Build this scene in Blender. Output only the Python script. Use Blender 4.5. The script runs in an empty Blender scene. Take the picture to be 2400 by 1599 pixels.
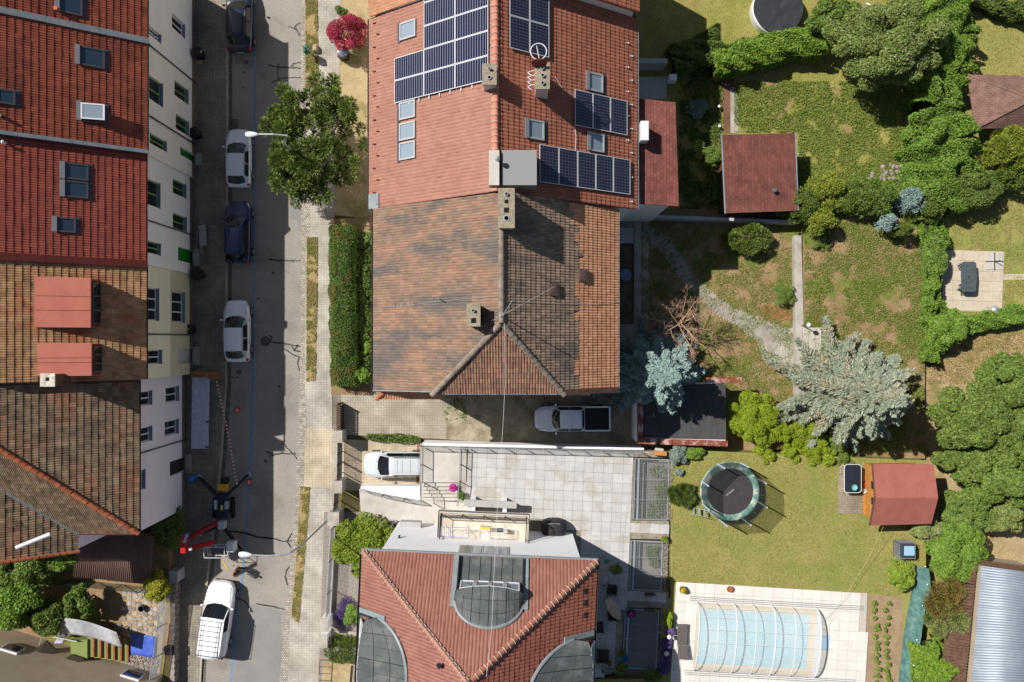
import bpy, math, random
import numpy as np
from mathutils import Vector, Matrix, noise as mnoise

# ---------------------------------------------------------------- camera, sky, sun, exposure
F, H = 1866.7, 56.0          # focal length in photo pixels, camera height in metres
scn = bpy.context.scene
col = scn.collection
cd = bpy.data.cameras.new('camera'); cam = bpy.data.objects.new('camera', cd); col.objects.link(cam)
cd.sensor_width = 36; cd.lens = 28; cd.clip_start = 0.5; cd.clip_end = 1000
cam.location = (0, 0, H); cam.rotation_euler = (0, 0, 0); scn.camera = cam
SUN_EL = math.radians(48); SUN_H = Vector((-0.872, 0.489, 0)).normalized()
to_sun = SUN_H * math.cos(SUN_EL) + Vector((0, 0, math.sin(SUN_EL)))
wd = bpy.data.worlds.new('World'); scn.world = wd; wd.use_nodes = True
wn = wd.node_tree.nodes; wl = wd.node_tree.links
sk = wn.new('ShaderNodeTexSky'); sk.sky_type = 'NISHITA'; sk.sun_disc = False
sk.sun_elevation = SUN_EL; sk.sun_rotation = math.atan2(SUN_H.x, SUN_H.y)
wl.new(sk.outputs[0], wn['Background'].inputs[0]); wn['Background'].inputs[1].default_value = 0.05
sl = bpy.data.lights.new('sun', 'SUN'); sl.energy = 4.7; sl.angle = math.radians(0.5); sl.color = (1, 0.96, 0.9)
so = bpy.data.objects.new('sun', sl); col.objects.link(so)
so.rotation_euler = to_sun.to_track_quat('Z', 'Y').to_euler(); so.location = (-40, 30, 60)
scn.view_settings.view_transform = 'Standard'; scn.view_settings.look = 'None'
scn.view_settings.gamma = 1; scn.view_settings.exposure = 0.42; scn.view_settings.use_curve_mapping = False
scn.render.engine = 'CYCLES'

# ---------------------------------------------------------------- helpers
rng = np.random.default_rng(7); random.seed(7)
W = {}; CH = {}
def P(px, py, z=0.0):
    """photo pixel seen at height z -> world point"""
    s = (H - z) / F
    return Vector(((px - 1200) * s, (799.5 - py) * s, z))
def lin(*c):
    return tuple(((v/255)/12.92 if v/255 <= .04045 else ((v/255+.055)/1.055)**2.4) for v in c)

def thing(name, label, cat, loc=(0, 0, 0), group=None):
    o = bpy.data.objects.new(name, None); col.objects.link(o); o.empty_display_size = .2
    o.location = loc; W[o] = Matrix.Translation(Vector(loc)); CH[o] = []
    o['label'] = label; o['category'] = cat
    if group: o['group'] = group
    return o
def tag(o, label=None, cat=None, group=None, kind=None):
    if label: o['label'] = label
    if cat: o['category'] = cat
    if group: o['group'] = group
    if kind: o['kind'] = kind
    return o
def adopt(o, parent, wm):
    """o gets world matrix wm and, if given, a parent"""
    W[o] = wm; CH[o] = []
    if parent is not None:
        o.parent = parent; o.matrix_parent_inverse = W[parent].inverted(); CH[parent].append(o)
    o.matrix_basis = wm
def place(o, loc, rz=0, s=1):
    """move a thing built round the origin to its place"""
    o.location = loc; o.rotation_euler = (0, 0, rz); o.scale = (s, s, s)
def dup(o, parent=None, label=None, group=None):
    c = o.copy(); col.objects.link(c); CH[c] = []; W[c] = W[o]
    if parent is not None:
        c.parent = parent; CH[parent].append(c)
    for ch in CH[o]: dup(ch, c)
    if label: c['label'] = label
    if group: c['group'] = group
    return c
def raw_mesh(name, v, f, smooth=False):
    me = bpy.data.meshes.new(name)
    v = np.asarray(v, dtype=np.float32).reshape(-1, 3)
    if isinstance(f, np.ndarray):
        k = f.shape[1]; n = f.shape[0]
        me.vertices.add(len(v)); me.vertices.foreach_set('co', v.ravel())
        me.loops.add(n*k); me.loops.foreach_set('vertex_index', f.astype(np.int32).ravel())
        me.polygons.add(n); me.polygons.foreach_set('loop_start', np.arange(0, n*k, k, dtype=np.int32))
        me.update(calc_edges=True)
        if not smooth: me.shade_flat()
    else:
        me.from_pydata([tuple(map(float, a)) for a in v], [], f); me.update()
    if smooth: me.polygons.foreach_set('use_smooth', [True]*len(me.polygons))
    return me
def mesh_obj(name, v, f, mat, parent=None, smooth=False, recentre=True):
    v = np.asarray(v, dtype=np.float64).reshape(-1, 3)
    c = Vector((0, 0, 0))
    if recentre and len(v):
        lo, hi = v.min(0), v.max(0); c = Vector(((lo[0]+hi[0])/2, (lo[1]+hi[1])/2, lo[2])); v = v - np.array(c)
    me = raw_mesh(name, v, f, smooth); me.materials.append(mat)
    o = bpy.data.objects.new(name, me); col.objects.link(o)
    adopt(o, parent, Matrix.Translation(c))
    return o
def mod_bevel(o, w=.02, seg=2):
    m = o.modifiers.new('bevel', 'BEVEL'); m.width = w; m.segments = seg; m.limit_method = 'ANGLE'; m.angle_limit = .6
    return o
def mod_sub(o, n=1):
    m = o.modifiers.new('sub', 'SUBSURF'); m.levels = n; m.render_levels = n
    for p in o.data.polygons: p.use_smooth = True
    return o

class MB:
    def __init__(s): s.v = []; s.f = []
    def add(s, vs, fs):
        o = len(s.v); s.v += [tuple(v) for v in vs]; s.f += [tuple(i+o for i in f) for f in fs]; return s
    def hexa(s, q):
        """eight corners: bottom ring then top ring"""
        return s.add(q, [(3, 2, 1, 0), (4, 5, 6, 7), (0, 1, 5, 4), (1, 2, 6, 5), (2, 3, 7, 6), (3, 0, 4, 7)])
    def box(s, x0, x1, y0, y1, z0, z1):
        return s.hexa([(x0, y0, z0), (x1, y0, z0), (x1, y1, z0), (x0, y1, z0), (x0, y0, z1), (x1, y0, z1), (x1, y1, z1), (x0, y1, z1)])
    def obox(s, c, sz, rz=0, M=None):
        M = M or Matrix.Translation(Vector(c)) @ Matrix.Rotation(rz, 4, 'Z'); a, b, d = sz[0]/2, sz[1]/2, sz[2]
        return s.hexa([M @ Vector(p) for p in ((-a, -b, 0), (a, -b, 0), (a, b, 0), (-a, b, 0), (-a, -b, d), (a, -b, d), (a, b, d), (-a, b, d))])
    def prism(s, pts, z0, z1):
        pts = [(p[0], p[1]) for p in pts]; n = len(pts)
        A = sum(pts[i][0]*pts[(i+1) % n][1]-pts[(i+1) % n][0]*pts[i][1] for i in range(n))
        if A < 0: pts = pts[::-1]
        v = [(x, y, z0) for x, y in pts]+[(x, y, z1) for x, y in pts]
        f = [tuple(range(n-1, -1, -1)), tuple(range(n, 2*n))]+[(i, (i+1) % n, (i+1) % n+n, i+n) for i in range(n)]
        return s.add(v, f)
    def tube(s, pts, r, n=6, cap=True):
        pts = [Vector(p) for p in pts]; rs = r if isinstance(r, (list, tuple)) else [r]*len(pts); v = []; f = []
        for i, p in enumerate(pts):
            d = (pts[min(i+1, len(pts)-1)]-pts[max(i-1, 0)]).normalized()
            a = d.cross(Vector((0, 0, 1)));
            if a.length < 1e-3: a = Vector((1, 0, 0))
            a.normalize(); b = a.cross(d)
            v += [p+(a*math.cos(2*math.pi*k/n)+b*math.sin(2*math.pi*k/n))*rs[i] for k in range(n)]
        for i in range(len(pts)-1):
            f += [(i*n+k, i*n+(k+1) % n, (i+1)*n+(k+1) % n, (i+1)*n+k) for k in range(n)]
        if cap: f += [tuple(range(n-1, -1, -1)), tuple(range((len(pts)-1)*n, len(pts)*n))]
        return s.add(v, f)
    def bar(s, a, b, w, h):
        a, b = Vector(a), Vector(b); d = b-a; L = d.length; d.normalize()
        side = Vector((0, 0, 1)).cross(d)
        if side.length < 1e-3: side = Vector((1, 0, 0))
        side.normalize(); up = d.cross(side); sw = side*w/2; uh = up*h/2
        return s.hexa([a-sw-uh, b-sw-uh, b+sw-uh, a+sw-uh, a-sw+uh, b-sw+uh, b+sw+uh, a+sw+uh])
    def lathe(s, c, prof, n=16, sx=1, sy=1):
        c = Vector(c); v = []; f = []
        for r, z in prof: v += [c+Vector((r*sx*math.cos(2*math.pi*k/n), r*sy*math.sin(2*math.pi*k/n), z)) for k in range(n)]
        for i in range(len(prof)-1): f += [(i*n+k, i*n+(k+1) % n, (i+1)*n+(k+1) % n, (i+1)*n+k) for k in range(n)]
        f += [tuple(range(n-1, -1, -1)), tuple(range((len(prof)-1)*n, len(prof)*n))]
        return s.add(v, f)
    def wheel(s, c, r, w, n=20, axis='Y', hub=.0):
        """disc with rounded shoulders, axis Y"""
        prof = [(hub, -w/2), (r*.86, -w/2), (r*.97, -w*.38), (r, -w*.15), (r, w*.15), (r*.97, w*.38), (r*.86, w/2), (hub, w/2)]
        m = MB(); m.lathe((0, 0, 0), [(max(a, .005), b) for a, b in prof], n)
        return s.add([(x+c[0], z+c[1], y+c[2]) for x, y, z in m.v], [t[::-1] for t in m.f])
    def grid(s, pts, nu, nv):
        return s.add(pts, [(i*nv+j, i*nv+j+1, (i+1)*nv+j+1, (i+1)*nv+j) for i in range(nu-1) for j in range(nv-1)])
    def quad(s, a, b, c, d): return s.add([a, b, c, d], [(0, 1, 2, 3)])
    def build(s, name, mat, parent=None, smooth=False, bevel=0, sub=0):
        o = mesh_obj(name, s.v, s.f, mat, parent, smooth)
        if bevel: mod_bevel(o, bevel)
        if sub: mod_sub(o, sub)
        return o
def solo(mb, name, mat, label, cat, group=None, kind=None, **k):
    return tag(mb.build(name, mat, None, **k), label, cat, group, kind)

# ---------------------------------------------------------------- materials
MATS = {}
def mat(name, c, c2=None, sc=2.0, rough=.85, bump=0, bsc=30, metal=0, rnd=0, c3=None, sc3=.35, fine=.12, lo=.4, hi=.62,
        spec=.3, trans=0, emit=0, coat=0, stretch=(1, 1, 1), hue=0):
    m = bpy.data.materials.new(name); m.use_nodes = True; nt = m.node_tree; N = nt.nodes; L = nt.links
    b = N['Principled BSDF']; b.inputs['Roughness'].default_value = rough; b.inputs['Metallic'].default_value = metal
    b.inputs['Specular IOR Level'].default_value = spec; b.inputs['Coat Weight'].default_value = coat
    g = N.new('ShaderNodeNewGeometry'); pos = g.outputs['Position']
    if stretch != (1, 1, 1):
        mp = N.new('ShaderNodeVectorMath'); mp.operation = 'MULTIPLY'; mp.inputs[1].default_value = stretch
        L.new(pos, mp.inputs[0]); pos = mp.outputs[0]
    def nz(s, d=4, r=.6):
        n = N.new('ShaderNodeTexNoise'); n.inputs['Scale'].default_value = s; n.inputs['Detail'].default_value = d
        n.inputs['Roughness'].default_value = r; L.new(pos, n.inputs['Vector']); return n.outputs['Fac']
    def mix(f, a, bb, mode='MIX'):
        x = N.new('ShaderNodeMix'); x.data_type = 'RGBA'; x.blend_type = mode
        if isinstance(f, (int, float)): x.inputs[0].default_value = f
        else: L.new(f, x.inputs[0])
        for k, val in ((6, a), (7, bb)):
            if isinstance(val, tuple): x.inputs[k].default_value = (*val[:3], 1)
            else: L.new(val, x.inputs[k])
        return x.outputs[2]
    def rr(f, a, bb, t0=0., t1=1.):
        r = N.new('ShaderNodeMapRange'); L.new(f, r.inputs[0])
        for k, val in zip((1, 2, 3, 4), (a, bb, t0, t1)): r.inputs[k].default_value = val
        return r.outputs[0]
    cur = c
    if c2: cur = mix(rr(nz(sc), lo, hi), c, c2)
    if c3: cur = mix(rr(nz(sc3, 5), .5, .62), cur, c3)
    if fine:
        v = rr(nz(bsc, 3, .7), .3, .7, 1-fine*1.6, 1+fine*1.6)
        cc = N.new('ShaderNodeCombineColor'); [L.new(v, cc.inputs[i]) for i in range(3)]
        cur = mix(1.0, cur, cc.outputs[0], 'MULTIPLY')
    if rnd or hue:
        oi = N.new('ShaderNodeObjectInfo'); ad = N.new('ShaderNodeMath'); ad.operation = 'ADD'
        L.new(g.outputs['Random Per Island'], ad.inputs[0]); L.new(oi.outputs['Random'], ad.inputs[1])
        fr = N.new('ShaderNodeMath'); fr.operation = 'FRACT'; L.new(ad.outputs[0], fr.inputs[0])
        hs = N.new('ShaderNodeHueSaturation'); L.new(rr(fr.outputs[0], 0, 1, 1-rnd, 1+rnd), hs.inputs['Value'])
        if hue:
            wn_ = N.new('ShaderNodeTexWhiteNoise'); wn_.noise_dimensions = '1D'; L.new(fr.outputs[0], wn_.inputs['W'])
            L.new(rr(wn_.outputs['Value'], 0, 1, .5-hue, .5+hue), hs.inputs['Hue'])
        if isinstance(cur, tuple): hs.inputs['Color'].default_value = (*cur, 1)
        else: L.new(cur, hs.inputs['Color'])
        cur = hs.outputs[0]
    if isinstance(cur, tuple): b.inputs['Base Color'].default_value = (*cur[:3], 1)
    else: L.new(cur, b.inputs['Base Color'])
    if bump:
        bp = N.new('ShaderNodeBump'); bp.inputs['Strength'].default_value = bump; bp.inputs['Distance'].default_value = .05
        L.new(nz(bsc, 4, .7), bp.inputs['Height']); L.new(bp.outputs[0], b.inputs['Normal'])
    if trans:
        tr = N.new('ShaderNodeBsdfTranslucent'); ms = N.new('ShaderNodeMixShader'); ms.inputs[0].default_value = trans
        if isinstance(cur, tuple): tr.inputs[0].default_value = (*cur[:3], 1)
        else: L.new(cur, tr.inputs[0])
        L.new(b.outputs[0], ms.inputs[1]); L.new(tr.outputs[0], ms.inputs[2]); L.new(ms.outputs[0], N['Material Output'].inputs[0])
    MATS[name] = m; m['out'] = 0
    return m
def brick_mat(name, c1, c2, cm, bw, bh, mortar=.012, rough=.85, off=.5, rot=0, stain=None, rnd_sc=.8, plane='XY', bump=.25, bias=0):
    """small setts, shingles and slabs too fine to build piece by piece"""
    m = bpy.data.materials.new(name); m.use_nodes = True; nt = m.node_tree; N = nt.nodes; L = nt.links
    b = N['Principled BSDF']; b.inputs['Roughness'].default_value = rough; b.inputs['Specular IOR Level'].default_value = .25
    g = N.new('ShaderNodeNewGeometry'); mp = N.new('ShaderNodeMapping'); mp.inputs['Rotation'].default_value = (0, 0, rot) if plane == 'XY' else (math.pi/2, 0, 0)
    L.new(g.outputs['Position'], mp.inputs[0])
    bt = N.new('ShaderNodeTexBrick'); L.new(mp.outputs[0], bt.inputs['Vector']); bt.offset = off
    bt.inputs['Scale'].default_value = 1; bt.inputs['Brick Width'].default_value = bw; bt.inputs['Row Height'].default_value = bh
    bt.inputs['Mortar Size'].default_value = mortar; bt.inputs['Mortar Smooth'].default_value = .1; bt.inputs['Bias'].default_value = bias
    for k, c in (('Color1', c1), ('Color2', c2), ('Mortar', cm)): bt.inputs[k].default_value = (*c, 1)
    n = N.new('ShaderNodeTexNoise'); n.inputs['Scale'].default_value = rnd_sc; n.inputs['Detail'].default_value = 6; L.new(g.outputs['Position'], n.inputs['Vector'])
    r = N.new('ShaderNodeMapRange'); L.new(n.outputs['Fac'], r.inputs[0])
    for k, v in zip((1, 2, 3, 4), (.3, .7, .72, 1.22)): r.inputs[k].default_value = v
    cc = N.new('ShaderNodeCombineColor'); [L.new(r.outputs[0], cc.inputs[i]) for i in range(3)]
    x = N.new('ShaderNodeMix'); x.data_type = 'RGBA'; x.blend_type = 'MULTIPLY'; x.inputs[0].default_value = 1
    L.new(bt.outputs['Color'], x.inputs[6]); L.new(cc.outputs[0], x.inputs[7]); cur = x.outputs[2]
    if stain:
        n2 = N.new('ShaderNodeTexNoise'); n2.inputs['Scale'].default_value = .5; n2.inputs['Detail'].default_value = 7; L.new(g.outputs['Position'], n2.inputs['Vector'])
        r2 = N.new('ShaderNodeMapRange'); L.new(n2.outputs['Fac'], r2.inputs[0]); r2.inputs[1].default_value = .5; r2.inputs[2].default_value = .68; r2.inputs[4].default_value = .75
        x2 = N.new('ShaderNodeMix'); x2.data_type = 'RGBA'; L.new(r2.outputs[0], x2.inputs[0]); L.new(cur, x2.inputs[6]); x2.inputs[7].default_value = (*stain, 1); cur = x2.outputs[2]
    L.new(cur, b.inputs['Base Color'])
    bp = N.new('ShaderNodeBump'); bp.inputs['Strength'].default_value = bump; bp.inputs['Distance'].default_value = .02; bp.invert = True
    L.new(bt.outputs['Fac'], bp.inputs['Height']); L.new(bp.outputs[0], b.inputs['Normal'])
    MATS[name] = m
    return m
def glass_mat(name, tint, rough=.05, alpha=None, dark=(.01, .012, .015)):
    m = bpy.data.materials.new(name); m.use_nodes = True; nt = m.node_tree; b = nt.nodes['Principled BSDF']
    b.inputs['Base Color'].default_value = (*tint, 1); b.inputs['Roughness'].default_value = rough
    b.inputs['Specular IOR Level'].default_value = .8
    if alpha is not None: b.inputs['Alpha'].default_value = alpha
    MATS[name] = m
    return m
def A(*c): return tuple(v/1.36 for v in lin(*c))
# plain colours are the colour the thing shows on level ground in the sun, divided by the light on it
asphalt = mat('asphalt', A(160, 153, 144), A(170, 162, 152), sc=.6, c3=A(146, 139, 130), sc3=.3, bsc=9, bump=.1, fine=.1, rough=.9)
asphalt_new = mat('asphalt_new', A(146, 143, 140), A(154, 150, 146), sc=1, bsc=25, bump=.1, fine=.07, rough=.9)
seal = mat('bitumen', A(62, 60, 62), rough=.6, fine=.2)
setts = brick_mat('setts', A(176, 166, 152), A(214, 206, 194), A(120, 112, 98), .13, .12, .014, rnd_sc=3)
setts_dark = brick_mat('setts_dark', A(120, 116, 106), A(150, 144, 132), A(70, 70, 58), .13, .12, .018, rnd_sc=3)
pavers = brick_mat('pavers', A(188, 180, 168), A(202, 194, 182), A(152, 144, 130), .2, .17, .009, off=0, stain=A(178, 168, 152))
pavers_tan = brick_mat('pavers_tan', A(206, 190, 162), A(216, 200, 174), A(160, 146, 120), .2, .165, .009, off=0, stain=A(184, 166, 140))
pavers_gate = brick_mat('pavers_gate', A(184, 174, 156), A(194, 184, 166), A(140, 130, 112), .18, .18, .01, off=0, stain=A(166, 155, 136))
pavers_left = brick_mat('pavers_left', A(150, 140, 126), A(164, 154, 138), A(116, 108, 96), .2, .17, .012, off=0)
aggregate = mat('aggregate_concrete', A(160, 148, 124), A(182, 170, 146), sc=1.2, c3=A(134, 122, 102), sc3=.5, bsc=14, bump=.2, fine=.16)
concrete = mat('concrete', A(182, 174, 162), A(196, 189, 178), sc=1.5, c3=A(166, 156, 142), sc3=.7, bsc=22, fine=.08)
concrete_light = mat('concrete_light', A(206, 200, 190), A(218, 212, 204), sc=1.2, c3=A(194, 186, 174), sc3=.6, bsc=22, fine=.06)
kerb_m = mat('kerb_stone', A(176, 168, 154), A(192, 184, 170), sc=2, fine=.1)
slab_m = mat('terrace_slab', A(202, 199, 197), A(212, 209, 207), sc=1.2, rnd=.05, bsc=30, fine=.05, c3=A(194, 187, 178), sc3=.8)
joint_m = mat('slab_joint', A(172, 162, 146), A(140, 134, 112), sc=3)
pool_slab = mat('pool_deck_slab', A(232, 226, 216), A(240, 235, 227), sc=1.2, rnd=.03, bsc=26, fine=.04)
pool_joint = mat('deck_joint', A(206, 198, 186))
patio_slab = mat('patio_slab', A(206, 192, 168), A(216, 203, 182), sc=2, rnd=.05, bsc=40, fine=.14)
soil = mat('garden_soil', A(150, 122, 88), A(166, 138, 104), sc=1.4, c3=A(128, 124, 62), sc3=.55, bsc=12, bump=.4, fine=.2)
soil_green = mat('weedy_ground', A(168, 140, 104), A(150, 124, 86), sc=1.1, c3=A(122, 128, 58), sc3=.42, bsc=10, bump=.5, fine=.25)
meadow_m = mat('meadow_ground', A(140, 140, 64), A(160, 154, 82), sc=.9, c3=A(158, 136, 88), sc3=.3, bsc=10, bump=.5, fine=.25)
lawn_m = mat('lawn_ground', A(154, 150, 80), A(166, 158, 90), sc=.8, c3=A(144, 152, 76), sc3=.25, bsc=14, bump=.4, fine=.18)
verge_m = mat('verge_ground', A(176, 152, 108), A(160, 140, 92), sc=2, bsc=14, bump=.3, fine=.2)
dry_m = mat('dry_ground', A(190, 168, 128), A(176, 152, 112), sc=1, c3=A(146, 134, 84), sc3=.4, bsc=12, bump=.4, fine=.2)
gravel_m = mat('gravel', A(170, 160, 150), A(140, 132, 126), sc=9, bsc=24, bump=.6, fine=.35, lo=.35, hi=.65)
ground_m = mat('base_ground', A(126, 112, 74), A(106, 104, 56), sc=.7, bsc=8, bump=.4, fine=.25)
chips_m = mat('bark_chips', A(176, 116, 74), A(204, 154, 104), sc=12, bsc=26, fine=.4, bump=.5)
white_wall = mat('white_render', (.78, .77, .77), (.82, .81, .81), sc=.8, bsc=40, fine=.03)
cream_wall = mat('cream_render', (.78, .75, .7), (.82, .79, .74), sc=.8, bsc=40, fine=.03)
green_wall = mat('pale_green_render', (.72, .7, .52), (.76, .74, .56), sc=.8, bsc=40, fine=.04)
green_wall2 = mat('olive_render', (.52, .47, .34), (.56, .51, .37), sc=.8, bsc=40, fine=.04)
lilac_wall = mat('lilac_render', (.74, .67, .76), (.78, .71, .8), sc=.8, bsc=40, fine=.03)
bright_wall = mat('bright_white_render', (.86, .86, .88), (.88, .88, .9), sc=.8, bsc=40, fine=.02)
grey_wall = mat('grey_render', A(186, 184, 182), A(196, 194, 192), sc=.9, bsc=40, fine=.04)
plinth_m = mat('stone_plinth', A(128, 118, 106), A(108, 98, 88), sc=5, bsc=14, fine=.25)
tan_wall = mat('tan_render', A(196, 176, 152), A(204, 186, 162), sc=.9, bsc=30, fine=.05)
zinc = mat('zinc', A(84, 90, 92), A(94, 100, 100), sc=1.4, rough=.6, bsc=20, fine=.08, rnd=.06, c3=A(110, 114, 110), sc3=1.1)
zinc_light = mat('zinc_flashing', A(142, 152, 156), A(156, 164, 166), sc=2, rough=.55, metal=.1, fine=.05)
steel = mat('galvanised_steel', A(190, 196, 200), rough=.4, metal=.4, fine=.04)
alu = mat('white_aluminium', A(232, 234, 236), rough=.4, fine=0)
dark_metal = mat('dark_metal', A(52, 50, 50), rough=.5, fine=.08)
black_plastic = mat('black_plastic', A(40, 40, 44), rough=.45, fine=.08, bsc=8)
rubber = mat('rubber', A(32, 32, 34), rough=.8, fine=.1)
wood_brown = mat('brown_wood', A(112, 82, 66), A(92, 66, 54), sc=4, bsc=20, fine=.15, rnd=.12)
wood_orange = mat('varnished_pine', A(214, 150, 76), A(196, 130, 62), sc=4, bsc=20, fine=.12, rnd=.1)
trunk_m = mat('bark', A(96, 82, 66), A(76, 62, 50), sc=8, bsc=20, fine=.25)
rust_m = mat('rust_red_steel', A(150, 84, 58), A(128, 66, 44), sc=4, c3=A(206, 168, 160), sc3=1.6, rough=.7, fine=.12)
bitumen_roof = mat('bitumen_felt', A(74, 72, 72), A(84, 82, 80), sc=1.2, rough=.7, fine=.08, bsc=30, stretch=(3, .6, 1))
pale_frame = mat('window_white', A(232, 232, 232), rough=.5, fine=0)
green_frame = mat('window_green', A(128, 170, 90), rough=.5, fine=0)
door_green = mat('door_green', A(40, 150, 40), rough=.5, fine=.04)
door_white = mat('door_white', A(220, 220, 222), rough=.5, fine=.03)
sill_m = mat('sill_metal', A(150, 166, 186), rough=.5, metal=.2, fine=.03)
pane = glass_mat('window_glass', (.012, .016, .02), .04)
pane_blue = glass_mat('skylight_glass', (.03, .05, .08), .06)
pane_pale = glass_mat('skylight_glass_pale', A(150, 164, 176), .15)
curtain_m = mat('curtain', A(150, 150, 146), A(120, 122, 122), sc=6, fine=.1, stretch=(1, 6, 1))
mortar_m = mat('old_concrete', A(172, 160, 138), A(150, 138, 118), sc=5, bsc=24, fine=.3, bump=.3)
opening_black = mat('opening_black', (.006, .006, .006), rough=.9, fine=0)  # flat black painted for the darkness inside flues, bin mouth and open skylight

# ---------------------------------------------------------------- ground
def sheet(name, pts, z, m, label=None, world=False, kind='structure', **kw):
    v = [Vector((p[0], p[1], z)) if world else P(p[0], p[1], z) for p in pts]
    A_ = sum(v[i].x*v[(i+1) % len(v)].y-v[(i+1) % len(v)].x*v[i].y for i in range(len(v)))
    if A_ < 0: v = v[::-1]
    o = mesh_obj(name, [tuple(p) for p in v], [tuple(range(len(v)))], m); o['kind'] = kind
    if label: o['label'] = label
    return o
def block(name, pts, z0, z1, m, label=None):
    mb = MB(); mb.prism([P(x, y, z1) for x, y in pts], z0, z1); o = mb.build(name, m); o['kind'] = 'structure'
    if label: o['label'] = label
    return o
def strip_pts(line, w0, w1):
    """polygon between a px polyline shifted by w0 and by w1 px in x"""
    return [(x+w0, y) for x, y in line]+[(x+w1, y) for x, y in line[::-1]]
RL = [(534, -80), (533, 500), (531, 900), (519, 1080), (500, 1250), (480, 1420), (466, 1680)]
RR = [(706, -80), (706, 500), (705, 800), (700, 980), (692, 1180), (680, 1320), (664, 1480), (650, 1680)]
mb = MB(); mb.box(-160, 160, -160, 160, -1.2, -.06); tag(mb.build('ground', ground_m), 'bare earth and rough grass under the whole block', kind='structure')
sheet('road', RL+RR[::-1], 0, asphalt, 'worn pale asphalt street running past the terraced houses')
block('left_pavement', [(380, -80)]+[(x-4, y) for x, y in RL]+[(380, 1680)], -.3, .12, pavers_left, 'small square paved footway along the terraced houses')
block('left_kerb', strip_pts(RL, -3.9, .5), -.2, .128, kerb_m)
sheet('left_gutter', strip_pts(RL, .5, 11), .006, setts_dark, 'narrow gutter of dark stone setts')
RRa = [(706, -80), (706, 500), (705, 800), (701, 940), (700, 980), (692, 1180), (680, 1320), (664, 1480), (650, 1680)]
wid = [9, 9, 9, 14, 19, 16, 12, 13, 22]
g1 = [(x, y) for x, y in RRa]+[(x+w_, y) for (x, y), w_ in zip(RRa[::-1], wid[::-1])]
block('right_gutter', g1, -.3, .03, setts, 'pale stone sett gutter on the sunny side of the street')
g2 = [(x+w_+.2, y) for (x, y), w_ in zip(RRa, wid)]
block('right_pavement', g2+[(752, 1680), (765, 1450), (783, 1210), (800, 1010), (800, 900), (782, 500), (795, 200), (800, -80)], -.3, .1, pavers, 'small square paved footway on the sunny side')
sheet('paved_crossing', [(720, 428), (728, 430), (728, 556), (712, 556), (712, 428)], .106, setts, world=False)
sheet('gate_crossing', [(716, 1004), (782, 1006), (782, 1145), (712, 1140)], .106, pavers_tan, 'sandy coloured paving in front of the van gate')
for nm, pts, lb in (('grass_verge', [(716, -80), (742, -80), (746, 100), (747, 205), (716, 206)], 'dry grass verge beside the green litter bin'),
                    ('grass_verge', [(719, 556), (744, 556), (744, 700), (740, 894), (718, 894)], 'dry grass verge beside the clipped hedge'),
                    ('grass_verge', [(704, 1140), (727, 1142), (716, 1290), (701, 1460), (682, 1448), (695, 1300)], 'dry grass verge under the long street lamp arm')):
    sheet(nm, pts, .112, verge_m, lb)
sheet('asphalt_patch', [(681, 441), (706, 441), (706, 540), (697, 540), (696, 516), (681, 516)], .004, asphalt_new, 'smooth grey rectangular asphalt repair')
sheet('asphalt_patch', [(557, 1408), (660, 1432), (652, 1660), (536, 1660)], .004, asphalt_new, 'smooth grey asphalt repair at the bottom of the street')
def ribbon(name, pts, w, z, m, label=None, kind='structure', jit=0, px=True):
    c = [P(x, y, z) if px else Vector((x, y, z)) for x, y in pts]; L_ = []; R_ = []
    for i, p in enumerate(c):
        d = (c[min(i+1, len(c)-1)]-c[max(i-1, 0)]).normalized(); n = Vector((-d.y, d.x, 0)); ww = w*(1+jit*random.uniform(-1, 1))/2
        L_.append(p+n*ww); R_.append(p-n*ww)
    n = len(c); o = mesh_obj(name, [tuple(p) for p in L_+R_], [(i, i+n, i+n+1, i+1) for i in range(n-1)], m); o['kind'] = kind
    if label: o['label'] = label
    return o
blue_paint = mat('blue_paint', A(112, 146, 186), A(128, 158, 192), sc=3, fine=.15)
yellow_paint = mat('yellow_paint', A(214, 180, 84), A(196, 168, 96), sc=3, fine=.15)
ribbon('painted_line', [(597, -80), (596, 500), (593, 850), (588, 1050), (580, 1200), (570, 1330), (555, 1450), (536, 1640)], .14, .009, blue_paint, 'long blue painted parking line')
ribbon('painted_line', [(527, 1222), (572, 1227), (546, 1264)], .1, .009, yellow_paint, 'yellow painted corner mark beside the lift')
ribbon('painted_line', [(520, 1311), (534, 1338)], .1, .009, yellow_paint, 'short yellow painted stroke behind the walking person')
cracks = [[(676, 62), (688, 66), (697, 58), (703, 53)], [(690, 66), (699, 76), (703, 84)], [(627, 152), (640, 155), (654, 157), (690, 159), (706, 160)], [(652, 148), (652, 190)],
          [(636, 196), (642, 190), (656, 184), (706, 182)], [(682, 158), (688, 149), (704, 147)], [(630, 609), (660, 611), (686, 611), (706, 611)],
          [(634, 802), (656, 804), (690, 810), (706, 812)], [(662, 816), (676, 824), (688, 832), (701, 837), (697, 852), (704, 872)], [(684, 810), (690, 822), (704, 824)], [(690, 822), (698, 808)],
          [(666, 1017), (666, 1040), (672, 1050), (686, 1063), (697, 1078)], [(624, 1059), (640, 1064), (662, 1063), (692, 1065)], [(630, 1069), (648, 1066), (664, 1061)],
          [(535, 1246), (560, 1248), (580, 1252), (600, 1259), (640, 1262), (662, 1270), (684, 1268)], [(684, 1250), (674, 1270), (682, 1284)], [(682, 1312), (680, 1326), (671, 1338), (668, 1352), (675, 1373)],
          [(600, 1416), (640, 1422), (668, 1429)], [(548, 1400), (575, 1410), (590, 1430)], [(632, 786), (638, 792), (634, 800)]]
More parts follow.
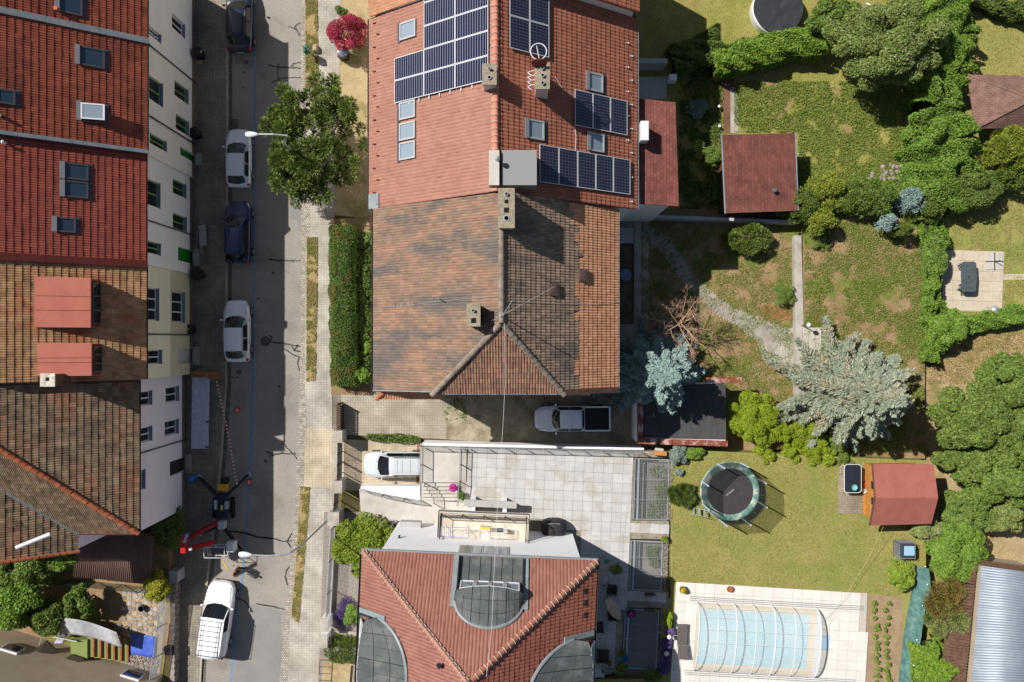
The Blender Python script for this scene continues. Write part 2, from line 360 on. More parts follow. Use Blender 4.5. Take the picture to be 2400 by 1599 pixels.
for c in cracks:
    pp = []
    for (a, b) in zip(c[:-1], c[1:]):
        for k in range(3): pp.append((a[0]+(b[0]-a[0])*k/3+random.uniform(-.8, .8), a[1]+(b[1]-a[1])*k/3+random.uniform(-.8, .8)))
    ribbon('crack_seal', pp+[c[-1]], .085, .011, seal, jit=.35)
iron = mat('cast_iron', A(108, 102, 98), A(84, 80, 78), sc=8, rough=.6, fine=.3)
def cover(px, py, r, label, m=iron, z=.005):
    mb = MB(); c = P(px, py, z); mb.lathe(c, [(r, 0), (r, .004), (r*.9, .006), (r*.86, .003), (.02, .005)], 24); solo(mb, 'manhole_cover', m, label, 'manhole cover', 'iron covers in the street')
cover(622, 800, .36, 'round dark manhole cover in the shaded half of the road'); cover(693, 68, .11, 'small round valve cover by the red shrub')
cover(684, 156, .11, 'small round valve cover among sealed cracks below the litter bin', z=.018); cover(686, 611, .11, 'small round valve cover on a straight sealed crack', z=.018); cover(690, 1064, .11, 'small round valve cover opposite the van gate', z=.018)
mb = MB(); c = P(549, 290, .01)
for k in range(7): mb.obox((c.x, c.y-.3+k*.1, .008), (.42, .045, .02))
mb.obox((c.x-.24, c.y, .008), (.05, .72, .022)); mb.obox((c.x+.24, c.y, .008), (.05, .72, .022))
solo(mb, 'drain_grate', iron, 'barred iron storm drain grate by the left kerb', 'drain grate', kind='thing')

# lots
sheet('driveway', [(778, 900), (1046, 900), (1046, 1030), (778, 1018)], .1, pavers_gate, 'square paved entrance of the middle house driveway')
sheet('driveway', [(1046, 900), (1500, 900), (1500, 1060), (1046, 1030)], .1, aggregate, 'weathered exposed aggregate driveway under the pickup')
sheet('van_driveway', [(800, 1030), (1110, 1040), (1110, 1150), (798, 1150)], .02, pavers_tan, 'sandy paved ramp where the silver van stands')
ribbon('drain_channel', [(981, 1040), (979, 1148)], .2, .026, rust_m, 'rusty drain channel across the van ramp')
sheet('front_garden', [(776, 515), (900, 505), (900, 925), (776, 925)], .104, soil, 'bare soil behind the clipped front hedge')
sheet('front_garden', [(770, -80), (900, -80), (900, 515), (782, 505)], .09, dry_m, 'dry earth in front of the upper house')
sheet('front_garden', [(760, 1200), (1000, 1200), (1000, 1680), (742, 1680), (750, 1500)], .12, gravel_m, 'grey gravel front garden of the white house')
sheet('garden', [(1440, 480), (1890, 480), (1890, 1075), (1440, 1075)], .093, soil_green, 'patchy weedy grass of the middle garden')
block('upper_bed', [(1882, 500), (2168, 500), (2168, 1075), (1882, 1075)], 0, .55, soil_green, 'raised overgrown bed at the garden end')
sheet('courtyard', [(1440, 500), (1520, 500), (1520, 905), (1440, 905)], .104, concrete, 'shaded concrete yard behind the house')
sheet('meadow', [(1490, -80), (2240, -80), (2240, 500), (1490, 500)], .086, meadow_m, 'overgrown sunny grass of the upper garden')
sheet('lawn', [(2170, -80), (2480, -80), (2480, 480), (2170, 480)], .25, lawn_m, 'mown lawn in the top right garden')
sheet('lawn', [(2165, 480), (2480, 480), (2480, 780), (2165, 780)], .25, lawn_m, 'worn lawn round the paved seating area')
sheet('dry_grass', [(2165, 780), (2480, 780), (2480, 1340), (2165, 1340)], .22, dry_m, 'dry straw coloured ground by the big trees')
TZ = 1.8; LZ = 1.7
block('lawn', [(1572, 1054), (2170, 1080), (2170, 1340), (2300, 1340), (2300, 1700), (1380, 1700), (1380, 1592), (1549, 1592), (1549, 1428), (1572, 1400)], 0, LZ, lawn_m, 'large mown lawn round the trampoline and pool')
TERR = [(1097, 1049), (1570, 1059), (1570, 1072), (1487, 1072), (1483, 1220), (1568, 1222), (1568, 1265), (1478, 1263), (1474, 1384), (1568, 1388), (1568, 1426), (1463, 1424), (1455, 1572), (1390, 1590), (1340, 1590), (1340, 1300), (1230, 1290), (1097, 1180)]
terrace = block('terrace', TERR, 0, TZ-.04, joint_m, 'pale slab terrace beside the white house')
block('light_well_floor', [(1440, 1062), (1574, 1064), (1574, 1600), (1440, 1600)], 0, 1.0, gravel_m, 'gravel bottom of the grated light wells')
block('entrance_path', [(842, 1147), (985, 1173), (1094, 1178), (1240, 1218), (940, 1232), (846, 1205)], 0, .9, concrete_light, 'pale raised entrance path of the white house')
# ---------------------------------------------------------------- roofs
class Slope:
    """roof plane: origin on the eave, S along it, U up the slope, N outward"""
    def __init__(s, E0, S, U):
        s.E0 = Vector(E0); s.S = Vector(S).normalized(); s.U = Vector(U).normalized(); s.N = s.S.cross(s.U)
        if s.N.z < 0: s.N = -s.N
        s.M = Matrix((( s.S.x, s.U.x, s.N.x, s.E0.x), (s.S.y, s.U.y, s.N.y, s.E0.y), (s.S.z, s.U.z, s.N.z, s.E0.z), (0, 0, 0, 1)))
    def pt(s, a, b, n=0): return s.E0+s.S*a+s.U*b+s.N*n
    def hit(s, px, py, n=0):
        c = Vector((0, 0, H)); d = P(px, py, 0)-c; t = (s.E0+s.N*n-c).dot(s.N)/d.dot(s.N); q = c+d*t-s.E0
        return q.dot(s.S), q.dot(s.U)
    def box(s, mb, a0, a1, b0, b1, n0, n1):
        return mb.hexa([s.pt(a0, b0, n0), s.pt(a1, b0, n0), s.pt(a1, b1, n0), s.pt(a0, b1, n0), s.pt(a0, b0, n1), s.pt(a1, b0, n1), s.pt(a1, b1, n1), s.pt(a0, b1, n1)])
def inpoly(x, y, poly):
    x = np.asarray(x); y = np.asarray(y); r = np.zeros(x.shape, bool); n = len(poly)
    for i in range(n):
        (x0, y0), (x1, y1) = poly[i], poly[(i+1) % n]
        if y0 == y1: continue
        r ^= ((y0 > y) != (y1 > y)) & (x < (x1-x0)*(y-y0)/(y1-y0)+x0)
    return r
TILE_LEFT = {}
def roof(house, sl, poly, m, tw=.16, g=.36, rolls=1, amp=.034, holes=(), singles=0, base=None, name='roof_tile', lift=.03, jit=.006):
    """tile geometry over polygon poly (s,t); `singles` of them are objects, the rest one stuff part"""
    b = MB(); n = len(poly); b.add([sl.pt(a, t, 0) for a, t in poly]+[sl.pt(a, t, -.16) for a, t in poly],
        [tuple(range(n)), tuple(range(2*n-1, n-1, -1))]+[(i, i+n, (i+1) % n+n, (i+1) % n) for i in range(n)])
    b.build('roof_deck', base or m, house)
    k = 4*rolls+1; ss = np.linspace(0, 1, k)*tw; hh = np.abs(np.sin(np.linspace(0, math.pi*rolls, k)))*amp
    tv = np.concatenate([np.stack([ss, np.zeros(k)-.035, hh+lift], 1), np.stack([ss, np.full(k, g), hh+.004], 1), np.stack([ss, np.zeros(k)-.035, hh+lift-.03], 1)])
    tf = np.array([(i, i+1, k+i+1, k+i) for i in range(k-1)]+[(2*k+i, 2*k+i+1, i+1, i) for i in range(k-1)])
    a0 = min(p[0] for p in poly); a1 = max(p[0] for p in poly); t0 = min(p[1] for p in poly); t1 = max(p[1] for p in poly)
    I, J = np.meshgrid(np.arange(int((a1-a0)/tw)+1), np.arange(int((t1-t0)/g)+1), indexing='ij')
    A0 = (a0+I*tw).ravel(); T0 = (t0+J*g).ravel()
    ok = inpoly(A0+tw/2, T0+g*.5, poly)
    for h in holes: ok &= ~inpoly(A0+tw/2, T0+g*.5, h)
    A0 = A0[ok]; T0 = T0[ok]; n = len(A0)
    if not n: return
    jn = rng.normal(0, jit, n); jr = rng.normal(0, .012, n)
    order = np.argsort(-T0, kind='stable')
    sing = order[:singles]; rest = order[singles:]
    if len(rest):
        V = np.repeat(tv[None], len(rest), 0).copy()
        dx = V[:, :, 0]-tw/2; dy = V[:, :, 1]-g/2; r = jr[rest][:, None]
        V[:, :, 0] = A0[rest][:, None]+tw/2+dx-r*dy; V[:, :, 1] = T0[rest][:, None]+g/2+dy+r*dx; V[:, :, 2] += jn[rest][:, None]+.006
        Ms = np.array(sl.M)[:3]; Wv = V.reshape(-1, 3) @ Ms[:, :3].T+Ms[:, 3]
        Fv = (tf[None]+(np.arange(len(rest))*len(tv))[:, None, None]).reshape(-1, 4)
        o = mesh_obj(name+'s', Wv, Fv, m, house); o['kind'] = 'stuff'
    if len(sing):
        me = raw_mesh(name, tv-np.array([tw/2, g/2, 0]), tf); me.materials.append(m)
        for q in sing:
            o = bpy.data.objects.new(name, me); col.objects.link(o)
            adopt(o, house, sl.M @ Matrix.Translation((A0[q]+tw/2, T0[q]+g/2, jn[q]+.006)) @ Matrix.Rotation(jr[q], 4, 'Z'))
def ridge(house, a, b, m, r=.13, step=.36, name='ridge_tile', clip=None):
    a, b = Vector(a), Vector(b); d = b-a; n = max(1, int(d.length/step)); d.normalize()
    side = Vector((0, 0, 1)).cross(d).normalized(); up = d.cross(side)
    if up.z < 0: side = -side; up = -up
    v = []; K = 7; L = step+.05
    for u, rr_ in ((0, r*1.12), (L, r*.94)):
        for k in range(K): t = math.pi*k/(K-1); v.append((u, math.cos(t)*rr_, math.sin(t)*rr_*.85))
    f = [(i, i+1, K+i+1, K+i) for i in range(K-1)]+[tuple(range(K-1, -1, -1))]
    me = raw_mesh(name, v, f); me.materials.append(m); me2 = None
    if clip:
        cb = MB(); cb.tube([(.05, r*1.2*math.cos(t), r*1.06*math.sin(t)) for t in np.linspace(0, math.pi, 7)], .022, 4); cb.tube([(.05, r*1.2, 0), (.3, r*1.15, 0)], .02, 4)
        me2 = raw_mesh('ridge_clip', cb.v, cb.f); me2.materials.append(clip)
    Mf = Matrix(((d.x, side.x, up.x, 0), (d.y, side.y, up.y, 0), (d.z, side.z, up.z, 0), (0, 0, 0, 1)))
    for i in range(n):
        o = bpy.data.objects.new(name, me); col.objects.link(o)
        adopt(o, house, Matrix.Translation(a+d*(i*step)+up*random.uniform(-.008, .008)) @ Mf)
        if me2:
            c = bpy.data.objects.new('ridge_clip', me2); col.objects.link(c); adopt(c, o, W[o])
def gutter(house, a, b, m, r=.07):
    mb = MB(); a, b = Vector(a), Vector(b); d = (b-a).normalized(); s = d.cross(Vector((0, 0, 1))); v = []; K = 6
    for p in (a, b):
        for k in range(K): t = math.pi*k/(K-1); v.append(p+s*math.cos(t)*r-Vector((0, 0, 1))*math.sin(t)*r)
        for k in range(K): t = math.pi*k/(K-1); v.append(p+s*math.cos(t)*r*.85-Vector((0, 0, 1))*math.sin(t)*r*.85)
    n = 2*K
    f = [(i, i+1, n+i+1, n+i) for i in range(K-1)]+[(K+i, n+K+i, n+K+i+1, K+i+1) for i in range(K-1)]+[(0, n, n+K, K), (K-1, 2*K-1, n+2*K-1, n+K-1)]
    mb.add(v, f); return mb.build('gutter', m, house)
def skylight(house, sl, px, py, w, h, frame=None, glass=None, hood=True, up=.1, open_=0):
    """roof window centred where pixel (px,py) meets the slope; w along the eave, h up the slope"""
    frame = frame or dark_frame; a, b = sl.hit(px, py, .1); f = MB(); t = .09
    for q in ((a-w/2, a-w/2+t, b-h/2, b+h/2), (a+w/2-t, a+w/2, b-h/2, b+h/2), (a-w/2+t, a+w/2-t, b-h/2, b-h/2+t), (a-w/2+t, a+w/2-t, b+h/2-t, b+h/2)): sl.box(f, *q, -.02, up+.06)
    o = f.build('skylight', frame, house)
    fl = MB(); sl.box(fl, a-w/2-.09, a+w/2+.09, b-h/2-.22, b-h/2, .03, .085); fl.build('flashing', lead_m, o)
    if hood: hd = MB(); sl.box(hd, a-w/2-.01, a+w/2+.01, b+h/2-.14, b+h/2+.12, up+.062, up+.1); hd.build('hood', hood_m, o)
    p = MB()
    if open_:
        e = MB(); b0 = b-h/2+t; b1 = b+h/2-t
        def q(aa, bb, n): return sl.pt(aa, bb, up+.05+n+(b1-bb)*open_)
        p.hexa([q(a-w/2+t, b0, 0), q(a+w/2-t, b0, 0), q(a+w/2-t, b1, 0), q(a-w/2+t, b1, 0), q(a-w/2+t, b0, .04), q(a+w/2-t, b0, .04), q(a+w/2-t, b1, .04), q(a-w/2+t, b1, .04)])
        for aa in (a-w/2+t, a+w/2-t-.08): e.hexa([q(aa, b0, .041), q(aa+.08, b0, .041), q(aa+.08, b1, .041), q(aa, b1, .041), q(aa, b0, .07), q(aa+.08, b0, .07), q(aa+.08, b1, .07), q(aa, b1, .07)])
        for bb in (b0, b1-.08): e.hexa([q(a-w/2+t+.08, bb, .041), q(a+w/2-t-.08, bb, .041), q(a+w/2-t-.08, bb+.08, .041), q(a-w/2+t+.08, bb+.08, .041), q(a-w/2+t+.08, bb, .07), q(a+w/2-t-.08, bb, .07), q(a+w/2-t-.08, bb+.08, .07), q(a-w/2+t+.08, bb+.08, .07)])
        e.build('sash', pale_frame, o)
        d = MB(); sl.box(d, a-w/2+t, a+w/2-t, b-h/2+t, b+h/2-t, 0, .03); d.build('opening', opening_black, o)
    else: sl.box(p, a-w/2+t, a+w/2-t, b-h/2+t, b+h/2-t, 0, up+.02)
    p.build('pane', glass or pane_blue, o)
    return o
def chimney(house, px, py, w, l, z0, z1, m, cap=None, pots=(), cap_t=.1, rz=0):
    c = P(px, py, z1); mb = MB(); mb.obox((c.x, c.y, z0), (w, l, z1-z0-cap_t), rz); o = mb.build('chimney', m, house)
    cp = MB(); cp.obox((c.x, c.y, z1-cap_t), (w+.12, l+.12, cap_t), rz); cp.build('chimney_cap', cap or mortar_m, o, bevel=.01)
    for dx, dy, r, hh, kind in pots:
        q = MB(); x, y = c.x+dx, c.y+dy
        if kind == 'pipe':
            q.lathe((x, y, z1), [(r, 0), (r, hh), (r*.72, hh), (r*.7, hh-.1)], 14); q.build('flue', steel, o, smooth=False)
            h_ = MB(); h_.lathe((x, y, z1+hh-.09), [(r*.7, 0), (r*.7, .012)], 14); h_.build('flue_opening', opening_black, o)
        else:
            q.obox((x, y, z1), (r*2, r*2, .012)); q.build('flue_opening', opening_black, o)
    return o
dark_frame = mat('skylight_frame', A(92, 90, 90), rough=.5, fine=.03)
lead_m = mat('lead_apron', A(70, 76, 92), A(88, 92, 104), sc=4, rough=.5, fine=.08)
hood_m = mat('skylight_hood', A(176, 176, 178), rough=.4, metal=.3, fine=.03)
grey_frame = mat('skylight_grey', A(190, 192, 190), rough=.5, fine=.02)
# tiles; the sun only grazes the slopes that face the street
tile_red = mat('tile_red', lin(140, 74, 54), lin(126, 66, 48), sc=1.2, rnd=.1, fine=.08, rough=.55, c3=lin(114, 60, 46), sc3=.6)
tile_red2 = mat('tile_bright_red', lin(144, 74, 60), lin(132, 66, 54), sc=1, rnd=.08, fine=.06, rough=.5)
tile_old = mat('tile_weathered', lin(178, 138, 100), lin(154, 116, 82), sc=1.4, rnd=.2, hue=.008, fine=.18, c3=lin(168, 106, 74), sc3=.5)
tile_dark = mat('tile_mossy', lin(136, 114, 90), lin(106, 90, 72), sc=1.6, rnd=.28, hue=.01, fine=.22, c3=lin(140, 100, 76), sc3=.4)
tile_mid = mat('tile_mixed', lin(138, 108, 88), lin(118, 100, 86), sc=1.1, rnd=.15, hue=.01, fine=.14, stretch=(.45, 1.7, 1), c3=lin(98, 90, 84), sc3=.42)
tile_mid_e = mat('tile_mixed_east', lin(134, 116, 100), lin(148, 124, 104), sc=1.2, rnd=.22, stretch=(.5, 1.6, 1), hue=.01, fine=.2, c3=lin(108, 96, 88), sc3=.5)  # east-slope copy of the mixed tile, colour adjusted for the grazing sun
tile_new = mat('tile_orange', lin(198, 146, 110), lin(186, 132, 98), sc=1.5, rnd=.12, fine=.1)
tile_nb = mat('tile_salmon', lin(152, 108, 91), lin(146, 101, 85), sc=1, rnd=.07, fine=.05, rough=.6)
tile_nb_e = mat('tile_salmon_east', lin(160, 100, 78), lin(148, 92, 72), sc=1, rnd=.1, fine=.07)  # salmon tile again, weak sun on the east slopes worked into its colour
tile_wh = mat('tile_glazed_red', lin(140, 94, 80), lin(132, 86, 74), sc=1, rnd=.08, fine=.05, rough=.4, spec=.45)
ridge_old = mat('ridge_weathered', lin(140, 126, 112), lin(116, 104, 94), sc=3, rnd=.2, fine=.2)
ridge_red = mat('ridge_orange', lin(170, 96, 62), lin(152, 82, 54), sc=3, rnd=.12, fine=.12)
clip_m = mat('mortar_band', A(222, 208, 186), fine=.15)
gut_m = mat('gutter_metal', A(96, 104, 112), rough=.4, metal=.4, fine=.05)
gut_brown = mat('gutter_brown', A(112, 52, 44), rough=.45, fine=.05)

# ---------------------------------------------------------------- walls with openings
def wall_x(house, X, ya, yb, z0, z1, openings, m, th=.3, face=1, name='wall'):
    """wall in the plane x=X (outer face), openings [(y0,y1,z0,z1)]"""
    ya, yb = min(ya, yb), max(ya, yb)
    ys = sorted({ya, yb, *[v for o in openings for v in o[:2]]}); zs = sorted({z0, z1, *[v for o in openings for v in o[2:4]]}); mb = MB()
    for y0, y1 in zip(ys[:-1], ys[1:]):
        for q0, q1 in zip(zs[:-1], zs[1:]):
            cy, cz = (y0+y1)/2, (q0+q1)/2
            if any(o[0] < cy < o[1] and o[2] < cz < o[3] for o in openings): continue
            mb.box(min(X, X-th*face), max(X, X-th*face), y0, y1, q0, q1)
    return mb.build(name, m, house)
def window_x(house, X, y0, y1, z0, z1, face=1, cols=2, frame=None, depth=.16, sill=True, glass=None, rows=1, name='window'):
    frame = frame or pale_frame; f = MB(); xa = X-depth*face; xb = xa-.06*face; lo, hi = min(xa, xb), max(xa, xb); t = .07
    f.box(lo, hi, y0, y1, z0, z0+t); f.box(lo, hi, y0, y1, z1-t, z1); f.box(lo, hi, y0, y0+t, z0+t, z1-t); f.box(lo, hi, y1-t, y1, z0+t, z1-t)
    for i in range(1, cols): yy = y0+(y1-y0)*i/cols; f.box(lo, hi, yy-t*.6, yy+t*.6, z0+t, z1-t)
    for i in range(1, rows): zz = z0+(z1-z0)*i/rows; f.box(lo+.004, hi-.004, y0+t, y1-t, zz-t*.4, zz+t*.4)
    o = f.build(name, frame, house)
    for i in range(cols):
        p = MB(); a = y0+(y1-y0)*i/cols+t*.6; b = y0+(y1-y0)*(i+1)/cols-t*.6; xm = xa-.045*face
        p.box(min(xm, xm-.012*face), max(xm, xm-.012*face), a, b, z0+t*.9, z1-t*.9); p.build('pane', glass or pane, o)
    if sill: s = MB(); x2 = X+.05*face; s.box(min(xa, x2), max(xa, x2), y0-.04, y1+.04, z0-.035, z0+.012); s.build('sill', sill_m, o)
    return o
# ---------------------------------------------------------------- the terraced row on the left
LP = math.radians(37); cL, sL = math.cos(LP), math.sin(LP); RUN = 6.4
def ypx(py, z): return (799.5-py)/F*(H-z)
def wpx(X, x0, x1, y0, y1):
    zt = H+X*F/(1200-x0); zb = H+X*F/(1200-x1)
    if (y0+y1)/2 < 800: return ypx(y1, zb), ypx(y0, zt), max(zb, .25), min(zt, 7.4)
    return ypx(y1, zt), ypx(y0, zb), max(zb, .25), min(zt, 7.4)
def row_house(label, pyA, pyB, X, ze, rm, wm, wins, doors, sky=(), hip=False, frame=None, low=None, cols=None, gut=None, singles=220, wall_low=3.9):
    yA, yB = ypx(pyA, ze), ypx(pyB, ze); h = thing('terraced_house', label, 'house', (X-3, (yA+yB)/2, 0), 'terraced houses along the shaded footway')
    sl = Slope((X+.16, yB, ze), (0, 1, 0), (-cL, 0, sL)); Lr = RUN/cL; wd_ = yA-yB
    poly = [(0, 0), (wd_, 0), (wd_, Lr), (RUN if hip else 0, Lr)]
    roof(h, sl, poly, rm, tw=.28, g=.38, rolls=2, amp=.026, singles=singles, lift=.04, jit=.004)
    b = MB(); r0 = sl.pt(RUN if hip else 0, Lr, -.02); r1 = sl.pt(wd_, Lr, -.02)
    b.quad(r0, r1, r1+Vector((-RUN, 0, -RUN*sL/cL)), Vector((r0.x-RUN, yB, r0.z-RUN*sL/cL))); b.build('rear_roof', rm, h)
    ops = []; W_ = []
    for q in wins: W_.append(wpx(X, *q[:4])); ops.append(W_[-1])
    D_ = [wpx(X, *q[:4]) for q in doors]; D_ = [(a, b_, .12, min(c_, 2.7)) for a, b_, _, c_ in D_]; ops += D_
    if low:
        wall_x(h, X, yB, yA, wall_low, ze-.08, [o for o in ops if o[3] > wall_low], wm); wall_x(h, X-.012, yB, yA, 0, wall_low, [o for o in ops if o[3] <= wall_low], low)
    else: wall_x(h, X, yB, yA, 0, ze-.08, ops, wm)
    pl = MB(); segs = sorted([(a, b_) for a, b_, c_, d_ in D_]); y = yB
    for a, b_ in segs+[(yA, yA)]:
        if a-y > .1: pl.box(X, X+.04, y+.01, a-.01, 0, .75)
        y = b_
    pl.build('plinth', plinth_m, h)
    s_ = MB(); s_.box(X-RUN*2+.3, X-.31, yB+.01, yA-.01, 0, ze-.3); s_.build('rear_wall', wm, h)
    for i, (a, b_, c_, d_) in enumerate(W_):
        n = cols[i] if cols else (3 if b_-a > 1.6 else 2); window_x(h, X, a, b_, c_, d_, 1, n, frame, rows=1)
    for (a, b_, c_, d_), q in zip(D_, doors):
        o = MB(); o.box(X-.29, X-.24, a, b_, c_, d_); dr = o.build('door', q[4], h)
        k = MB(); k.box(X-.24, X-.19, a+.1, a+.14, 1.1, 1.22); k.build('handle', steel, dr)
        st = MB(); st.box(X+.002, X+.42, a-.15, b_+.15, .1, .26); st.build('step', concrete, h)
    gutter(h, (X+.2, yB, ze-.04), (X+.2, yA, ze-.04), gut or gut_m, .08)
    for q in sky: skylight(h, sl, *q[:4], **(q[4] if len(q) > 4 else {}))
    return h, sl, yA, yB
def downpipe(h, X, py, ze, m=None):
    y = ypx(py, ze); mb = MB(); mb.tube([(X+.18, y, ze-.1), (X+.07, y, ze-.4), (X+.07, y, .1)], .05, 8); mb.build('downpipe', m or gut_m, h)
def party(h, sl, s, m, w=.3, n1=.16, t1=None):
    mb = MB(); t1 = t1 or RUN/cL; k = 6
    for i in range(k): sl.box(mb, s-w/2, s+w/2, -.1+(t1+.1)*i/k+.006, -.1+(t1+.1)*(i+1)/k-.006, -.02, n1-.004*(i % 2))
    mb.build('parapet_cap', m, h)
XA = -22.2
h1, s1, *_ = row_house('white terraced house at the very top with red roof and zinc parapet', -150, 97, XA, 7.95, tile_red, white_wall, [(345, 376, 55, 102), (403, 432, 30, 90)], [(413, 457, 105, 143, door_white)], [(163, 10, 1.1, 1.3)], singles=120)
h2, s2, a2, b2 = row_house('cream terraced house with an opened roof window', 97, 357, XA, 7.95, tile_red, cream_wall,
    [(343, 380, 170, 251), (409, 440, 187, 245), (412, 441, 266, 319), (351, 389, 310, 356)], [(420, 462, 342, 385, door_green)],
    [(213, 134, 1.1, 1.45), (215, 264, 1.1, 1.35, dict(open_=.35, glass=pane_pale)), (8, 226, .8, 1.1)], frame=green_frame)
XB = -22.35
h3, s3, a3, b3 = row_house('white terraced house with bright red roof and green framed windows', 358, 619, XB, 7.8, tile_red2, white_wall,
    [(337, 374, 414, 489), (405, 435, 418, 465), (405, 436, 498, 544), (344, 375, 563, 599)], [(411, 454, 576, 619, door_green)],
    [(176, 402, .95, 1.35), (176, 444, .95, 1.35), (152, 527, .85, 1.1)], frame=green_frame, gut=gut_brown)
h4, s4, a4, b4 = row_house('pale green terraced house with two red box dormers', 620, 889, XB, 7.75, tile_old, green_wall,
    [(338, 371, 672, 752), (403, 432, 682, 756), (342, 378, 820, 855)], [(411, 454, 817, 853, door_white)], low=green_wall2, cols=[3, 3, 2])
XC = -22.9
h5, s5, a5, b5 = row_house('lilac corner house with dark mossy hipped roof', 890, 1250, XC, 7.5, tile_dark, lilac_wall,
    [(323, 355, 915, 954), (323, 355, 998, 1041), (327, 339, 1100, 1150), (388, 418, 905, 945), (386, 417, 982, 1024)], [(392, 424, 1074, 1120, mat('door_black', A(60, 58, 58)))], hip=True)
downpipe(h1, XA, 97, 7.95); downpipe(h2, XA, 265, 7.95, dark_metal); downpipe(h3, XB, 513, 7.8); downpipe(h4, XB, 783, 7.75); downpipe(h5, XC, 1065, 7.5)
party(h1, s1, 0, zinc_light, .34); party(h2, s2, .02, zinc_light, .22); party(h3, s3, a3-b3-.2, gut_brown, .3, .2); party(h3, s3, 0, gut_brown, .42, .2)
# south end of the corner house: hip slope, valley and wing
yS = b5; zE = 7.5; xI = P(182, 1250, zE).x
hs = Slope((XC+.16, yS, zE), (-1, 0, 0), (0, cL, sL)); wI = XC+.16-xI
roof(h5, hs, [(0, 0), (wI, 0), (wI+RUN, RUN/cL), (RUN, RUN/cL)], tile_dark, tw=.22, g=.34, rolls=2, amp=.026)
ws = Slope((xI, yS-1.1, zE), (0, 1, 0), (-cL, 0, sL))
roof(h5, ws, [(0, 0), (1.1, 0), (1.1+RUN, RUN/cL), (0, RUN/cL)], tile_dark, tw=.28, g=.38, rolls=2, amp=.026, lift=.04)
ridge(h5, s5.pt(0, 0, .05), s5.pt(RUN, RUN/cL, .05), ridge_red, .14)
ridge(h5, ws.pt(-.02, -.1, .05), ws.pt(-.02, RUN/cL, .05), ridge_red, .1)
v = MB(); a, b = ws.pt(1.1, -.1, .06), ws.pt(1.1+RUN, RUN/cL, .06); q = Vector((-.0, .22, 0))
v.add([a-q, a+q, b+q, b-q, a-q+Vector((0, 0, -.06)), b-q+Vector((0, 0, -.06))], [(0, 1, 2, 3)]); v.build('valley_flashing', zinc_light, h5)
wb = MB(); wb.box(xI-8, XC-.4, yS+.05, yS+.3, 0, zE-.1); wb.box(xI-8, xI-.1, yS-1.0, yS+.05, 0, zE-.1); wb.build('end_wall', lilac_wall, h5)
gutter(h5, (xI, yS-.05, zE-.04), (XC+.2, yS-.05, zE-.04), gut_brown, .07)
chimney(h5, 111, 891, .7, .62, 8.0, 11.9, mat('chimney_brick', A(120, 92, 72), A(92, 70, 56), sc=6, fine=.3), mat('whitewash', A(226, 220, 206), A(180, 168, 150), sc=5, fine=.15), [(0, .05, .1, 0, 'hole')])
# white metal flue lying against the wing roof
fl = MB(); a = P(38, 1284, 10.9); b = P(118, 1252, 10.6); fl.tube([a, b], .12, 12); solo(fl, 'flue_pipe', alu, 'white flue pipe sticking out over the mossy wing roof', 'pipe')
# dormers
dorm_m = mat('dormer_red_metal', A(206, 122, 102), A(198, 114, 96), sc=1, fine=.03, rough=.6); dorm_side = mat('dormer_cheek', A(128, 48, 40), rough=.6)
def dormer(h, sl, pxb, pxf, py0, py1, hh, seams):
    sA, tF = sl.hit(pxf, py1); sB, _ = sl.hit(pxf, py0); _, tB = sl.hit(pxb, (py0+py1)/2)
    f0, f1 = sl.pt(sA, tF), sl.pt(sB, tF); b0, b1 = sl.pt(sA, tB), sl.pt(sB, tB); up = Vector((0, 0, hh)); e = Vector((.04, 0, 0))
    mb = MB(); mb.add([f0, f1, f1+up, f0+up, b0, b1], [(0, 1, 2, 3), (0, 3, 4), (1, 5, 2)]); o = mb.build('dormer', dorm_side, h)
    t = Vector((0, 0, .1)); s_ = Vector((0, .08, 0)); n = len(seams)
    for u0, u1 in zip([0]+list(seams), list(seams)+[1]):
        r = MB(); A0, A1 = (f0+up+e-s_).lerp(f1+up+e+s_, u0), (f0+up+e-s_).lerp(f1+up+e+s_, u1); B0, B1 = (b0-s_).lerp(b1+s_, u0), (b0-s_).lerp(b1+s_, u1)
        g_ = (A1-A0).normalized()*.012; r.hexa([A0+g_, A1-g_, B1-g_, B0+g_, A0+g_+t, A1-g_+t, B1-g_+t, B0+g_+t]); r.build('dormer_roof', dorm_m, o)
    y0, y1 = f0.y, f1.y; window_x(o, f0.x+.09, y0+.12, y1-.12, f0.z+.12, f0.z+hh-.06, 1, 3, dark_frame, depth=0.0, sill=False)
dormer(h4, s4, 83, 236, 658, 766, 1.1, [.34, .62]); dormer(h4, s4, 90, 238, 806, 876, 1.1, [.4, .54])
vp = MB(); c = s1.pt(*s1.hit(139, 25), 0); vp.tube([c, c+Vector((0, 0, .4))], .12, 10); vp.build('vent_pipe', ridge_red, h1)
vp = MB(); c = s2.pt(*s2.hit(8, 275), 0); vp.tube([c, c+Vector((0, 0, .35))], .1, 10); vp.build('vent_pipe', dark_metal, h2)
vp = MB(); c = s3.pt(*s3.hit(14, 336), 0); vp.lathe(c, [(.07, 0), (.07, .3), (.1, .32), (.02, .4)], 10); vp.build('vent_pipe', alu, h3)

